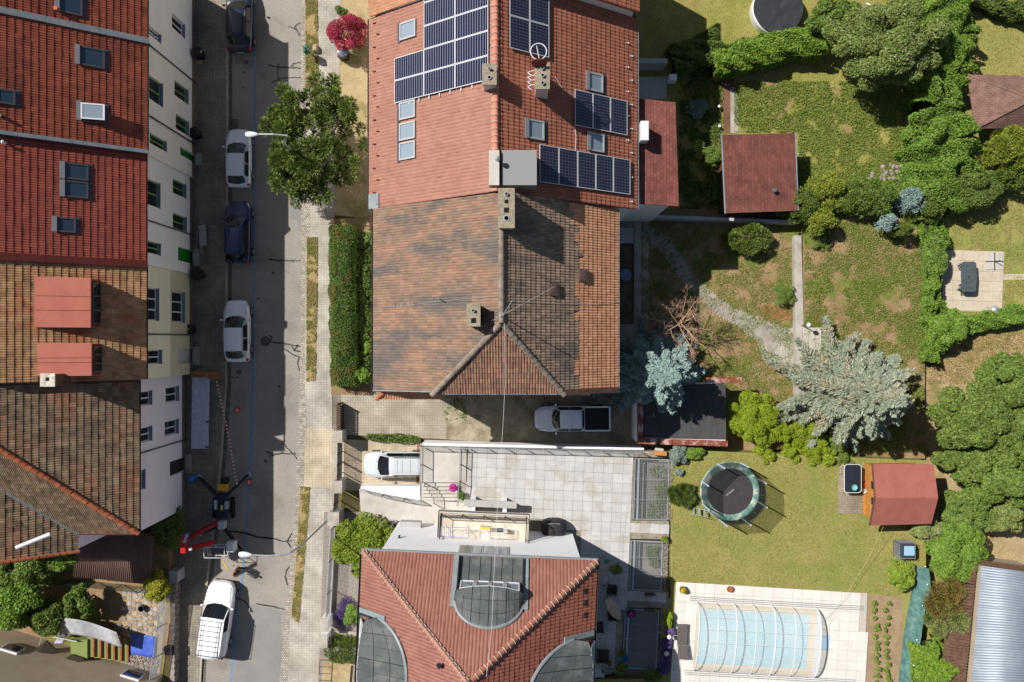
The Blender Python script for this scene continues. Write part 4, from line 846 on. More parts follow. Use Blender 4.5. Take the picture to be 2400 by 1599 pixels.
def railing(parent, pts, h, m, gap=.11, r=.012, rails=(1.0,), posts=1.3, name='railing', horizontals=0):
    pts = [Vector(p) for p in pts]; q = MB(); ps = MB()
    for a, b in zip(pts[:-1], pts[1:]):
        L = (b-a).length; n = int(L/gap)
        for f in rails: q.bar(a+Vector((0, 0, h*f)), b+Vector((0, 0, h*f)), .045, .035)
        for k in range(horizontals): q.tube([a+Vector((0, 0, h*(k+1)/(horizontals+1))), b+Vector((0, 0, h*(k+1)/(horizontals+1)))], .012, 4)
        if not horizontals:
            for i in range(1, n): p = a.lerp(b, i/n); q.tube([p+Vector((0, 0, .08)), p+Vector((0, 0, h))], r, 4, cap=False)
            q.bar(a+Vector((0, 0, .08)), b+Vector((0, 0, .08)), .03, .03)
        m_ = max(1, int(round(L/posts)))
        for i in range(m_+1): p = a.lerp(b, i/m_); ps.box(p.x-.025, p.x+.025, p.y-.025, p.y+.025, p.z, p.z+h)
    o = q.build(name, m, parent); ps.build('posts', m, o); return o
railing(bal, [wq(sA+.16, pB-.1, 4.53), wq(sA+.16, pA+.2, 4.53), wq(sB-.16, pA+.2, 4.53), wq(sB-.16, pB-.1, 4.53)], .95, dark_metal, gap=.3, horizontals=5)
# french windows and canopy
for i, (a, b) in enumerate(((1072, 1104), (1108, 1130), (1134, 1160), (1164, 1192))):
    s0, _ = fs_at(a, 1296, 8.4); s1, _ = fs_at(b, 1297, 8.4); o = facade_box('window', s0, s1, .1, .148, 6.5, 8.9, pale_frame); facade_box('pane', s0+.08, s1-.08, .08, .1, 6.6, 8.8, pane if i in (0,) else pane_pale, o)
can = facade_box('canopy', sA+1.5, sA+3.4, pA-.5, pA-.06, 3.0, 3.14, grey_wall); facade_box('canopy_half', sA+3.42, sA+5.0, pA-.5, pA-.06, 3.0, 3.14, grey_wall, can)
for s_ in (sA+2.0, sA+4.1): facade_box('buttress', s_, s_+.25, pA-.5, .149, 0.9, 2.98, bright_wall)
for px in (958,):
    s0, _ = fs_at(px-20, 1225, 2.4); facade_box('window_box', s0, s0+1.4, -.25, .148, 1.9, 2.5, grey_wall)
lm = facade_box('wall_lamp', 1.5, 1.62, -.02, .148, 5.2, 5.4, dark_metal)
# laundry on the balcony
for i, (px, lab) in enumerate(((1066, 'folding drying rack with lilac frame on the white balcony'), (1155, 'folding drying rack with towels on the white balcony'))):
    s0, p0 = fs_at(px, 1246, 5.3); dr = thing('drying_rack', lab, 'drying rack', wq(s0, p0, 4.53), 'drying racks on the balcony'); q = MB()
    for k in range(9): q.tube([wq(s0-.9, p0-.28+k*.07, 5.45), wq(s0+.9, p0-.28+k*.07, 5.45)], .008, 4)
    q.build('wires', alu, dr); q = MB()
    for A_, B_ in (((-.9, -.3), (.9, -.3)), ((.9, -.3), (.9, .3)), ((.9, .3), (-.9, .3)), ((-.9, .3), (-.9, -.3)), ((-.3, -.3), (-.3, .3))): q.tube([wq(s0+A_[0], p0+A_[1], 5.45), wq(s0+B_[0], p0+B_[1], 5.45)], .016, 6)
    q.build('frame', mat('lilac_frame', A(120, 118, 190)) if i == 0 else alu, dr); q = MB()
    for sg in (-1, 1):
        q.tube([wq(s0-.7*sg, p0-.28, 4.55), wq(s0-.7*sg, p0+.28, 5.44)], .014, 5); q.tube([wq(s0-.7*sg, p0+.28, 4.55), wq(s0-.7*sg, p0-.28, 5.44)], .014, 5)
    q.build('legs', alu, dr)
def cloth(name, label, s0, p0, w, l, z, m):
    q = MB(); nu, nv = 7, 9; pts = []
    for i in range(nu):
        for j in range(nv):
            u, v = i/(nu-1)-.5, j/(nv-1)*2-1; pts.append(wq(s0+u*w, p0+math.sin(v*1.5)*l*.16, z-abs(v)**1.6*l*.5+.012*math.sin(9*u+4*v)))
    q.grid(pts, nu, nv); o = solo(q, name, m, label, 'laundry', smooth=True); md = o.modifiers.new('s', 'SOLIDIFY'); md.thickness = .012
s0, p0 = fs_at(1138, 1240, 5.5); cloth('towel', 'yellow towel hung over the balcony drying rack', s0, p0, .7, .7, 5.49, mat('yellow_cloth', A(244, 206, 82), fine=.1))
s0, p0 = fs_at(1172, 1245, 5.5); cloth('towel', 'dark blue cloth hung over the balcony drying rack', s0, p0, .4, .8, 5.49, mat('navy_cloth', A(60, 70, 90), fine=.1))
q = MB(); c = fs.pt(*fs.hit(1022, 1560, .3), 0); c = ls.pt(*ls.hit(1022, 1562, .3), 0); q.tube([c, c+Vector((0, 0, .35)), c+Vector((-.02, .18, .5))], [.1, .09, .13], 12); q.build('roof_vent', black_plastic, wh)
for i in range(3):
    q = MB(); c = rs.hit(1372, 1386+i*28, .1)
    for dx in (-.12, 0, .12): rs.box(q, c[0]+dx-.02, c[0]+dx+.02, c[1]-.16, c[1]+.16, .05, .1)
    rs.box(q, c[0]-.16, c[0]+.16, c[1]-.03, c[1]+.03, .06, .11); q.build('snow_guard', dark_metal, wh)

# ---------------------------------------------------------------- terrace slabs
def slab_field(parent, poly_px, z, size, m, origin, ax, gapw=.007, th=.04, name='slab', skip=()):
    pw = [P(x, y, z) for x, y in poly_px]; pl = [(p.x, p.y) for p in pw]; sk_ = [[(P(x, y, z).x, P(x, y, z).y) for x, y in s] for s in skip]
    ay = Vector((ax.y, -ax.x, 0)); q = MB(); e = size/2-gapw; q.box(-e, e, -e, e, -th, 0); me = raw_mesh(name, q.v, q.f); me.materials.append(m)
    rz = math.atan2(ax.y, ax.x); n = 0
    for i in range(-60, 60):
        for j in range(-60, 60):
            c = origin+ax*(size*(i+.5))+ay*(size*(j+.5)); k = size*.32
            if not inpoly(np.array([c.x+k, c.x-k, c.x]), np.array([c.y, c.y, c.y-k]), pl).all() or any(inpoly(np.array([c.x]), np.array([c.y]), s)[0] for s in sk_): continue
            o = bpy.data.objects.new(name, me); col.objects.link(o)
            adopt(o, parent, Matrix.Translation((c.x, c.y, z+random.uniform(-.003, .003))) @ Matrix.Rotation(rz+random.uniform(-.004, .004), 4, 'Z')); n += 1
    return n
slab_field(terrace, [(1094, 1046), (1572, 1058), (1572, 1074), (1485, 1074), (1481, 1218), (1570, 1221), (1570, 1267), (1477, 1266), (1472, 1382), (1570, 1386), (1570, 1428), (1460, 1426), (1452, 1572), (1388, 1592), (1352, 1592), (1352, 1252), (1230, 1222), (1094, 1182)], TZ, .663, slab_m, P(1097, 1049, TZ), Sd)
landing = MB(); landing.prism([P(x, y, TZ) for x, y in ((986, 1044), (1094, 1047), (1092, 1131), (986, 1131))], TZ-.1, TZ); tag(landing.build('landing', concrete_light), 'smooth pale landing slab above the parked van', kind='structure')
stp = thing('garden_stairs', 'pale concrete steps going down from the landing', 'stairs', P(1028, 1150, .9))
for i in range(5):
    y0 = 1132+i*8.4; q = MB(); a, b = P(988, y0, TZ-.17*(i+1)), P(1072, y0+8.2, TZ-.17*(i+1)); q.box(a.x, b.x, b.y, a.y, .2, TZ-.17*(i+1)-.002); q.build('step', concrete_light, stp)
q = MB(); a, b = P(1073, 1130, TZ), P(1096, 1178, TZ); q.box(a.x, b.x, b.y, a.y, .2, TZ-.003); tag(q.build('stair_cheek', concrete), 'concrete block beside the garden stairs with flowers', kind='structure')
rt = thing('terrace_railing', 'long steel railing along the boundary of the slab terrace', 'railing', P(1240, 1050, TZ)); railing(rt, [P(986, 1044, TZ), P(1092, 1047, TZ), P(1500, 1058, TZ)], 1.0, steel, gap=.13)
rt = thing('terrace_railing', 'steel railing above the roof of the silver van', 'railing', P(988, 1100, TZ)); railing(rt, [P(989, 1046, TZ), P(988, 1172, TZ)], 1.0, steel, gap=.13)
rt = thing('terrace_railing', 'steel railing between landing and slab terrace', 'railing', P(1082, 1100, TZ)); railing(rt, [P(1080, 1048, TZ), P(1078, 1128, TZ), P(1074, 1180, TZ-.1)], 1.0, steel, gap=.13)
rt = thing('terrace_railing', 'curved steel railing between entrance path and van ramp', 'railing', P(920, 1160, .9)); railing(rt, [P(850, 1146, .9), P(900, 1158, .9), P(950, 1168, .9), P(986, 1172, .9)], 1.0, steel, gap=.13)
q = MB(); q.prism([P(x, y, 1.0) for x, y in ((845, 1140), (984, 1140), (986, 1173), (900, 1158), (846, 1148))], 0, .97); solo(q, 'ramp_wall', white_wall, 'low white wall beside the van ramp with small lamp niches', 'wall')
# boundary wall between driveway and terrace
q = MB(); q.prism([P(x, y, TZ) for x, y in ((990, 1039), (1510, 1051), (1510, 1056), (990, 1045))], 0, TZ-.15); solo(q, 'boundary_wall', white_wall, 'white retaining wall between driveway and raised terrace', 'wall')

# light wells with steel grating
def grating(pts, n, label):
    t = thing('grating', label, 'grating', P(*pts[0], TZ), 'steel gratings over light wells'); c = [P(x, y, TZ) for x, y in pts]  # tl tr br bl
    def bil(u, v): return c[0].lerp(c[1], u).lerp(c[3].lerp(c[2], u), v)
    fr = MB()
    for a, b in ((c[0], c[1]), (c[1], c[2]), (c[2], c[3]), (c[3], c[0])): fr.bar(a+Vector((0, 0, -.02)), b+Vector((0, 0, -.02)), .06, .07)
    for k in range(1, n): fr.bar(bil(0, k/n)+Vector((0, 0, -.02)), bil(1, k/n)+Vector((0, 0, -.02)), .03, .06)
    fr.bar(bil(.1, 0)+Vector((0, 0, -.02)), bil(.1, 1)+Vector((0, 0, -.02)), .12, .065)
    fr.build('frame', steel, t); W_ = (c[1]-c[0]).length; L_ = (c[2]-c[1]).length
    for k in range(n):
        q = MB(); nn = int(W_/.1); mm = int(L_/n/.1)
        for i in range(1, nn): q.bar(bil(i/nn, k/n), bil(i/nn, (k+1)/n), .012, .02)
        for j in range(1, mm): q.bar(bil(.1, (k+j/mm)/n)+Vector((0, 0, -.004)), bil(1, (k+j/mm)/n)+Vector((0, 0, -.004)), .012, .02)
        q.build('mesh_panel', steel, t)
grating([(1489, 1075), (1568, 1078), (1564, 1219), (1485, 1217)], 3, 'steel grating over the top light well beside the round grass')
grating([(1480, 1267), (1553, 1270), (1549, 1385), (1476, 1382)], 3, 'steel grating over the middle light well half in shadow')
grating([(1466, 1428), (1544, 1431), (1537, 1568), (1459, 1565)], 4, 'steel grating over the shaded lowest light well')
# stone edging by the wells
stone_m = mat('field_stone', A(176, 164, 156), A(140, 130, 124), sc=6, rnd=.25, hue=.02, fine=.2, bump=.3)
def stones(name, label, poly, z, n, r, m=None, big=None, seed=1):
    rg_ = np.random.default_rng(seed); w = [(P(x, y, z).x, P(x, y, z).y) for x, y in poly]; lo = np.min(w, 0); hi = np.max(w, 0); V = []; Fc = []; k = 0; done = 0
    base = np.array([(0, 0, 1), (.9, 0, .25), (.28, .85, .3), (-.73, .53, .2), (-.7, -.5, .3), (.3, -.85, .2), (0, 0, -.6)]); fc = [(0, 1, 2), (0, 2, 3), (0, 3, 4), (0, 4, 5), (0, 5, 1), (6, 2, 1), (6, 3, 2), (6, 4, 3), (6, 5, 4), (6, 1, 5)]
    while done < n and k < n*20:
        k += 1; p = lo+(hi-lo)*rg_.random(2)
        if not inpoly(np.array([p[0]]), np.array([p[1]]), w)[0]: continue
        s = r*rg_.uniform(.6, 1.3); a = rg_.uniform(0, 6.28); q = base*(1+rg_.normal(0, .12, base.shape))*np.array([s, s*rg_.uniform(.6, 1), s*.6]); R = np.array([[math.cos(a), -math.sin(a), 0], [math.sin(a), math.cos(a), 0], [0, 0, 1]])
        q = q @ R.T+np.array([p[0], p[1], z+s*.2]); V.append(q); Fc += [tuple(i+done*7 for i in f) for f in fc]; done += 1
    o = mesh_obj(name, np.concatenate(V), Fc, m or stone_m); o['kind'] = 'stuff'; o['label'] = label; return o
stones('edging_stones', 'grey pebbles edging the upper light well', [(1568, 1078), (1580, 1080), (1574, 1222), (1566, 1220)], TZ-.06, 140, .06, seed=2)
stones('edging_stones', 'grey pebbles edging the middle light well', [(1553, 1268), (1568, 1270), (1562, 1390), (1549, 1388)], TZ-.06, 140, .06, seed=3)
stones('edging_stones', 'grey pebbles edging the lowest light well', [(1544, 1428), (1556, 1428), (1548, 1570), (1537, 1570)], TZ-.06, 140, .06, seed=4)

# ---------------------------------------------------------------- pool
DZ = LZ+.1
deck = block('pool_deck', [(1585, 1364), (2033, 1391), (2022, 1680), (1570, 1680)], LZ-.1, DZ-.04, pool_joint, 'pale slab deck round the pool')
slab_field(deck, [(1583, 1362), (2035, 1389), (2024, 1682), (1568, 1682)], DZ, .663, pool_slab, P(1585, 1364, DZ), (P(2033, 1391, DZ)-P(1585, 1364, DZ)).normalized(), skip=[[(1640, 1420), (1905, 1432), (1890, 1580), (1630, 1566)]])
PC = [(1634, 1412), (1914, 1428), (1902, 1584), (1622, 1568)]
q = MB(); q.prism([P(x, y, DZ) for x, y in PC], LZ-.05, DZ+.012); tag(q.build('pool_rim', mat('pool_surround', A(226, 208, 178), A(216, 196, 164), sc=2, fine=.05)), 'sand coloured pool surround under the cover', kind='structure')
water_m = mat('pool_water', A(162, 206, 216), A(174, 214, 222), sc=1.5, rough=.08, fine=.08, bump=.6, bsc=7, spec=.5, c3=A(190, 218, 224), sc3=.4)
sheet('pool_water', [(1640, 1428), (1898, 1442), (1888, 1568), (1632, 1554)], DZ+.018, water_m, 'clear light blue pool water')
pe = thing('pool_enclosure', 'low arched clear pool cover with white ribs', 'pool cover', P(1770, 1495, DZ)); pc = [P(x, y, DZ) for x, y in PC]
poly_m = bpy.data.materials.new('clear_polycarbonate'); poly_m.use_nodes = True; nt = poly_m.node_tree; b_ = nt.nodes['Principled BSDF']
b_.inputs['Base Color'].default_value = (.9, .93, .95, 1); b_.inputs['Roughness'].default_value = .12; b_.inputs['Alpha'].default_value = .24; b_.inputs['Specular IOR Level'].default_value = .6
def arch(u, f, grow=0):
    a = pc[0].lerp(pc[1], u); b = pc[3].lerp(pc[2], u); t = math.pi*f; m_ = (a+b)/2; r = (b-a)/2*(1+grow); x = math.cos(t); zz = math.sin(t)**.8*1.15*(1+grow)
    return m_-r*x+Vector((0, 0, zz))
US = [0.0, .158, .31, .47, .63, .795, 1.0]; NF = 15
for k, u in enumerate(US):
    q = MB(); q.tube([arch(u, f, .012) for f in np.linspace(0, 1, NF)], .045 if k in (0, 6, 2, 4) else .03, 6); q.build('rib', alu, pe)
for k in range(6):
    q = MB(); G_ = [arch(U, f) for U in (US[k]+.002, US[k+1]-.002) for f in np.linspace(0, 1, NF)]; q.grid(G_, 2, NF); q.build('clear_panel', poly_m, pe, smooth=True)
    for f in np.linspace(0, 1, 9)[1:-1]: q = MB(); q.tube([arch(US[k], f, .01), arch(US[k+1], f, .01)], .012, 4); q.build('purlin', alu, pe)
for u in (0, 1):
    q = MB(); G_ = [arch(u, f) for f in np.linspace(0, 1, NF)]; q.add(G_, [tuple(range(NF))]); q.build('end_panel', poly_m, pe)
q = MB()
for a, b in ((0, 1), (3, 2)):
    d = (pc[b]-pc[a]); A_ = pc[a]-d.normalized()*.5; B_ = pc[b]+d.normalized()*(3.2 if a == 0 else 3.0)
    for k in range(3): o_ = Vector((0, (1 if a == 0 else -1)*(.12+k*.13), .02)); q.bar(A_+o_, B_+o_, .05, .03)
q.build('floor_rail', steel, pe)
q = MB(); c = P(1932, 1506, DZ+.03); q.obox((c.x, c.y, DZ), (.62, .95, .04), -.05); solo(q, 'foam_mat', mat('pale_blue_foam', A(196, 224, 250), fine=.03), 'pale blue foam mat lying by the pool end', 'mat')
q = MB(); q.tube([P(2070, 1235, LZ+2.2), P(2035, 1310, LZ+1.0), P(1980, 1400, LZ+.6), P(1925, 1460, DZ+.2)], .008, 5); solo(q, 'cord', mat('cord_beige', A(222, 196, 150)), 'thin beige cord from shed to pool', 'cord')

# ---------------------------------------------------------------- trampoline
tr_ = thing('trampoline', 'round trampoline with black mat and teal padding', 'trampoline', P(1711, 1152, LZ)); tc = P(1711, 1152, LZ+.85); c0 = Vector((tc.x, tc.y, 0)); Z0 = LZ+.85; Rr = 1.96
q = MB(); q.lathe((tc.x, tc.y, Z0), [(.01, 0), (1.58, 0), (1.58, .015), (.01, .016)], 48); mt = q.build('jump_mat', mat('mat_black', A(74, 70, 72), A(66, 62, 64), sc=3, fine=.06), tr_)
pad_m = mat('pad_teal', A(96, 138, 128), A(128, 164, 154), sc=3, c3=A(206, 214, 200), sc3=1.8, fine=.12, rough=.5)
for k in range(8):
    q = MB(); n = 9; G_ = []
    for j in range(n):
        t = 2*math.pi*(k+j/(n-1)*.985)/8
        for r, z in ((1.55, .05), (1.66, .09), (1.82, .09), (1.97, .06), (2.0, -.05)): G_.append((tc.x+r*math.cos(t), tc.y+r*math.sin(t), Z0+z+random.uniform(-.012, .012)))
    q.grid(G_, n, 5); q.build('pad', pad_m, tr_, smooth=True)
q = MB(); q.tube([(tc.x+Rr*math.cos(t), tc.y+Rr*math.sin(t), Z0-.02) for t in np.linspace(0, 2*math.pi, 41)], .03, 6); q.build('ring', steel, tr_)
net_m = bpy.data.materials.new('black_net'); net_m.use_nodes = True; b_ = net_m.node_tree.nodes['Principled BSDF']; b_.inputs['Base Color'].default_value = (.012, .014, .013, 1); b_.inputs['Alpha'].default_value = .52; b_.inputs['Roughness'].default_value = .9
foam = mat('foam_sleeve', A(196, 222, 240), fine=.03); HN = 1.75
for k in range(8):
    t = 2*math.pi*(k+.55)/8; x, y = tc.x+2.03*math.cos(t), tc.y+2.03*math.sin(t)
    q = MB(); q.tube([(x, y, LZ), (x, y, Z0)], .028, 6); q.build('leg', steel, tr_); q = MB(); q.tube([(x, y, Z0), (x, y, Z0+HN+.1)], .045, 8); q.build('net_pole', foam, tr_)
    q = MB(); G_ = []
    for j in range(5):
        t2 = t+2*math.pi/8*j/4
        for z in (0, .5, 1): sag = .1*math.sin(math.pi*j/4)*(.3+z); G_.append((tc.x+(1.98-sag)*math.cos(t2), tc.y+(1.98-sag)*math.sin(t2), Z0+.05+z*HN))
    q.grid(G_, 5, 3); q.build('net_panel', net_m, tr_, smooth=True)
def text(parent, s, loc, size, rz, m, tilt=0, name='lettering'):
    cu = bpy.data.curves.new(name, 'FONT'); cu.body = s; cu.size = size; cu.align_x = 'CENTER'; cu.align_y = 'CENTER'; cu.extrude = .001
    o = bpy.data.objects.new(name, cu); col.objects.link(o); me = bpy.data.meshes.new_from_object(o.evaluated_get(bpy.context.evaluated_depsgraph_get())); bpy.data.objects.remove(o); me.materials.clear(); me.materials.append(m); o = bpy.data.objects.new(name, me); col.objects.link(o); adopt(o, parent, Matrix.Translation(Vector(loc)) @ Matrix.Rotation(rz, 4, 'Z') @ Matrix.Rotation(tilt, 4, 'X')); return o
text(mt, 'jumping star', (tc.x+.0, tc.y-.05, Z0+.02), .13, math.radians(38), alu)
q = MB(); a = P(1637, 1196, LZ); 
for dy in (-.22, .22): q.tube([(a.x-.5, a.y+dy, LZ+.02), (a.x+.45, a.y+dy-.1, Z0-.03)], .02, 6)
for k in range(3): q.bar((a.x-.35+k*.3, a.y-.22, LZ+.15+k*.24), (a.x-.35+k*.3, a.y+.22, LZ+.15+k*.24), .12, .03)
q.build('ladder', steel, tr_)

# ---------------------------------------------------------------- garden hut with red roof, bottom right
hut = thing('garden_hut', 'wooden garden hut with plain red gable roof', 'hut', P(2115, 1160, LZ)); zb, zt = LZ+2.0, LZ+2.75
r_m = mat('red_felt', A(176, 106, 92), A(166, 98, 86), sc=1.5, fine=.06, bsc=30)
A0, A1, B0, B1 = P(2052, 1167, zt), P(2199, 1167, zt), P(2046, 1087, zb), P(2188, 1089, zb); C0, C1 = P(2040, 1232, zb), P(2183, 1228, zb)
lean_roof(hut, [A0, A1, B1, B0], r_m, .08, 'roof_half'); lean_roof(hut, [A0, A1, C1, C0], r_m, .08, 'roof_half')
x0, x1 = max(B0.x, C0.x)+.35, min(B1.x, C1.x)-.2; y0, y1 = C0.y+.25, B0.y-.25; ym = A0.y
for i in range(12):
    q = MB(); za, zc = LZ+.05+i*.2, LZ+.245+i*.2
    f = max(0, (zc-zb)/(zt-zb)); ya_, yb_ = y0+(ym-y0)*f, y1-(y1-ym)*f
    if zc < zt-.08: q.box(x0-.03, x0+.03, ya_, yb_, za, zc); q.build('board', wood_orange, hut)
q = MB(); q.box(x0+.03, x1, y0, y1, LZ, zb-.1); q.build('wall', wood_orange, hut)
for yy in (ym-.75, ym+.3): q = MB(); q.box(x0-.06, x0-.03, yy, yy+.5, LZ+1.1, LZ+1.7); q.build('window', pane, hut)
q = MB()
for A_, B_ in ((A0, B0), (A0, C0)): q.bar(A_-Vector((.03, 0, .05)), B_-Vector((.03, 0, .05)), .05, .14)
q.build('barge_board', wood_brown, hut)
sheet('hut_paving', [(1966, 1092), (2046, 1096), (2040, 1206), (1962, 1203)], LZ+.02, brick_mat('hut_pavers', A(160, 146, 130), A(178, 164, 148), A(110, 100, 88), .22, .12, .01), 'small grey paving in front of the garden hut')
for i in range(9): q = MB(); a, b = P(2022+i*2.6, 1112, LZ+.08), P(2024.4+i*2.6, 1206, LZ+.08); q.box(a.x, b.x, b.y, a.y, LZ+.03, LZ+.08); o = q.build('deck_board', wood_orange, hut)
tb = thing('glass_table', 'dark glass garden table with pale rim by the hut', 'table', P(1999, 1122, LZ)); c = P(1999, 1122, LZ+.74)
def rrect(c, w, l, r, n=5): return [(c[0]+sx*(w/2-r)+r*math.cos(a0+math.pi/2*k/n), c[1]+sy*(l/2-r)+r*math.sin(a0+math.pi/2*k/n)) for sx, sy, a0 in ((1, 1, 0), (-1, 1, math.pi/2), (-1, -1, math.pi), (1, -1, 1.5*math.pi)) for k in range(n+1)]
q = MB(); q.prism(rrect(c, 1.1, 1.85, .2), LZ+.72, LZ+.74); q.build('table_top', glass_mat('table_glass', (.02, .025, .035), .1), tb)
q = MB(); pts = rrect(c, 1.14, 1.9, .22); q.tube([(x, y, LZ+.73) for x, y in pts+pts[:1]], .025, 6); q.build('rim', alu, tb)
for sx in (-1, 1):
    for sy in (-1, 1): q = MB(); q.tube([(c.x+sx*.45, c.y+sy*.8, LZ), (c.x+sx*.4, c.y+sy*.75, LZ+.72)], .02, 6); q.build('leg', alu, tb)
q = MB(); c2 = P(2001, 1142, LZ+.75); q.lathe((c2.x, c2.y, LZ+.745), [(.1, 0), (.18, .1), (.2, .13), (.17, .12), (.09, .03)], 18); solo(q, 'bowl', mat('teal_plastic', A(130, 206, 206), fine=.02, rough=.4), 'turquoise bowl standing on the glass table', 'bowl')
for px, py, cc_, nm, lb in ((2025, 1132, (220, 60, 60), 'toy_bucket', 'red and white toy bucket on the hut deck'), (2022, 1150, (236, 226, 216), 'toy_bucket', 'white bucket on the hut deck below the red one')):
    q = MB(); c2 = P(px, py, LZ+.1); q.lathe((c2.x, c2.y, LZ+.085), [(.1, 0), (.14, .22), (.16, .23), (.13, .21), (.09, .02)], 14); solo(q, nm, mat('plastic_%d' % cc_[1], A(*cc_), rough=.4), lb, 'bucket')
# ---------------------------------------------------------------- vehicles
def paint(name, c, c2=None): return mat(name, c, rough=.25, fine=0, coat=.6, spec=.5)
car_glass = glass_mat('car_glass', (.006, .008, .01), .06); car_trim = mat('car_trim', A(38, 38, 40), rough=.5, fine=0)
lamp_red = glass_mat('lamp_red', A(190, 30, 26), .1); lamp_clear = glass_mat('lamp_clear', A(214, 220, 226), .06); rim_m = mat('alloy_rim', A(176, 178, 180), rough=.35, metal=.6, fine=0)
interior = mat('seat_grey', A(80, 80, 80))
def car(name, label, pm, L, Wd, Ht, belt, hood0, hood1, ws0, ws1, rr1, rr0, tail, cat='car', roof_m=None, rack=False, bed=None, wr=.30, rails=False, sunroof=False, van=False):
    """x forward; stations as distance from the nose: ws0/ws1 windscreen foot/head, rr1/rr0 rear screen head/foot"""
    e = thing(name, label, cat); X = lambda d: L/2-d
    st = [0, .06, .2, .5, ws0*.72, ws0, (ws0+ws1)/2+.3, L*.5, L*.68, min(rr0, L-.35), L-.16, L-.05, L]
    def ztop(d):
        if d < .06: return hood0*.72
        if d < .25: return hood0
        if d <= ws0: return hood0+(hood1-hood0)*((d-.25)/(ws0-.25))
        if bed and d > bed: return belt
        if d > L-.1: return tail*.86
        if d > rr0: return tail
        return belt
    def half(d):
        f = 1
        if d < .9: f = 1-.4*((.9-d)/.9)**2.6
        if d > L-.8: f = 1-.2*((d-L+.8)/.8)**2.4
        return Wd/2*f
    rings = []
    for d in st:
        w, z = half(d), ztop(d); lo = .3 if .15 < d < L-.1 else .42
        half_ = [(w*.0, z+.035), (w*.55, z+.028), (w*.86, z-.005), (w*.965, z-.075), (w, z-.2), (w*1.0, (z+lo)*.5), (w*.97, lo+.06), (w*.86, lo)]
        rings.append([(X(d), y, zz) for y, zz in half_]+[(X(d), -y, zz) for y, zz in half_[:0:-1]])
    q = MB(); n = len(rings[0])
    for r in rings: q.v += r
    for i in range(len(st)-1): q.f += [(i*n+k, i*n+(k+1) % n, (i+1)*n+(k+1) % n, (i+1)*n+k) for k in range(n)]
    q.f += [tuple(range(n-1, -1, -1)), tuple(range((len(st)-1)*n, len(st)*n))]
    body = q.build('body', pm, e, sub=2)
    q = MB(); q.box(X(L-.25), X(.25), -Wd*.42, Wd*.42, .2, .5); q.build('underside', car_trim, e)
    # cabin
    wb, wt = Wd*.46, Wd*.355 if not van else Wd*.42; zb = belt-.03; zc = Ht-.03
    c4 = [(X(ws0), zb+(hood1-belt if hood1 > belt else 0)), (X(ws1), zc), (X(rr1), zc-.02), (X(rr0), max(zb, tail-.03) if not bed else zb)]
    nseg = 7; prof = []
    for (xa, za), (xb, zb_) in zip(c4[:-1], c4[1:]):
        for k in range(nseg): t = k/nseg; prof.append((xa+(xb-xa)*t, za+(zb_-za)*t+(.035*math.sin(math.pi*t) if za == zc or zb_ == zc else 0)))
    prof.append(c4[3])
    def hw(z): return wb+(wt-wb)*max(0, min(1, (z-zb)/(zc-zb)))
    xm = (c4[0][0]+c4[3][0])/2; xl_ = abs(c4[0][0]-xm)
    def crv(x): t = (x-xm)/xl_; return (-.24 if t > 0 else (.2 if not bed else .03))*abs(t)**3
    G_ = []
    for x, z in prof:
        h = hw(z)*(1-.1*abs(2*(x-prof[0][0])/(prof[-1][0]-prof[0][0])-1)**4); bulge = .03
        for f in (-1, -.8, -.4, 0, .4, .8, 1): G_.append((x+crv(x)*f*f, h*f, z-(.05 if abs(f) == 1 else 0)+bulge*(1-f*f)))
    q = MB(); q.grid(G_, len(prof), 7); N_ = len(prof)
    for s in (0, 6): ix = [i*7+s for i in range(N_)]; q.f.append(tuple(ix if s else ix[::-1]))
    cab = q.build('cabin', roof_m or pm, e, smooth=True)
    def patch(name, i0, i1, f0, f1, parent, m, off=.014, shrink=.0):
        G = []; idx = [i0+(i1-i0)*k/6 for k in range(7)]
        for t in idx:
            i = min(int(t), N_-2); u = t-i; x = prof[i][0]*(1-u)+prof[i+1][0]*u; z = prof[i][1]*(1-u)+prof[i+1][1]*u; h = hw(z)*(1-.1*abs(2*(x-prof[0][0])/(prof[-1][0]-prof[0][0])-1)**4)
            for k in range(7): f = f0+(f1-f0)*k/6; G.append((x+crv(x)*f*f, h*f, z+.03*(1-f*f)))
        a, b, c = Vector(G[3]), Vector(G[3+7*3]), Vector(G[0+7*3]); nrm = (b-a).cross(c-b).normalized();
        if nrm.z < 0: nrm = -nrm
        q = MB(); q.grid([Vector(p)+nrm*off for p in G], 7, 7); return q.build(name, m, parent, smooth=True)
    patch('windscreen', .35, 6.5, -.9, .9, e, car_glass)
    if not bed and not van: patch('rear_window', 14.6, 20.3, -.84, .84, e, car_glass)
    elif bed: patch('rear_window', 15, 20, -.8, .8, e, car_glass)
    # side windows
    for sd in (-1, 1):
        xs = [X(ws0+ (ws1-ws0)*.62), X((ws1+rr1)/2-.1), X(rr1+.05)] if not van else [X(ws0+(ws1-ws0)*.6), X(ws1+.95)]
        for xa, xb in zip(xs[:-1], xs[1:]):
            z0, z1 = zb+.06, zc-.09; q = MB(); y0, y1 = hw(z0)*sd, hw(z1)*sd; o = .012*sd; ins = .18 if xa == xs[0] else .03
            q.add([(xa-.03, y0+o, z0), (xb+.03, y0+o, z0), (xb+.05, y1+o, z1), (xa-ins-.02, y1+o, z1)], [(0, 1, 2, 3)]); q.build('side_window', car_glass, e)
        q = MB(); q.lathe((0, 0, 0), [(.02, -.09), (.09, -.06), (.11, 0), (.09, .06), (.02, .09)], 10, .75, 1.1); mx = X(ws0+.32); q.v = [(x*.9+mx, y+(Wd*.5+.07)*sd, z+belt+.04) for x, y, z in q.v]; q.build('mirror', roof_m or pm, e, smooth=True)
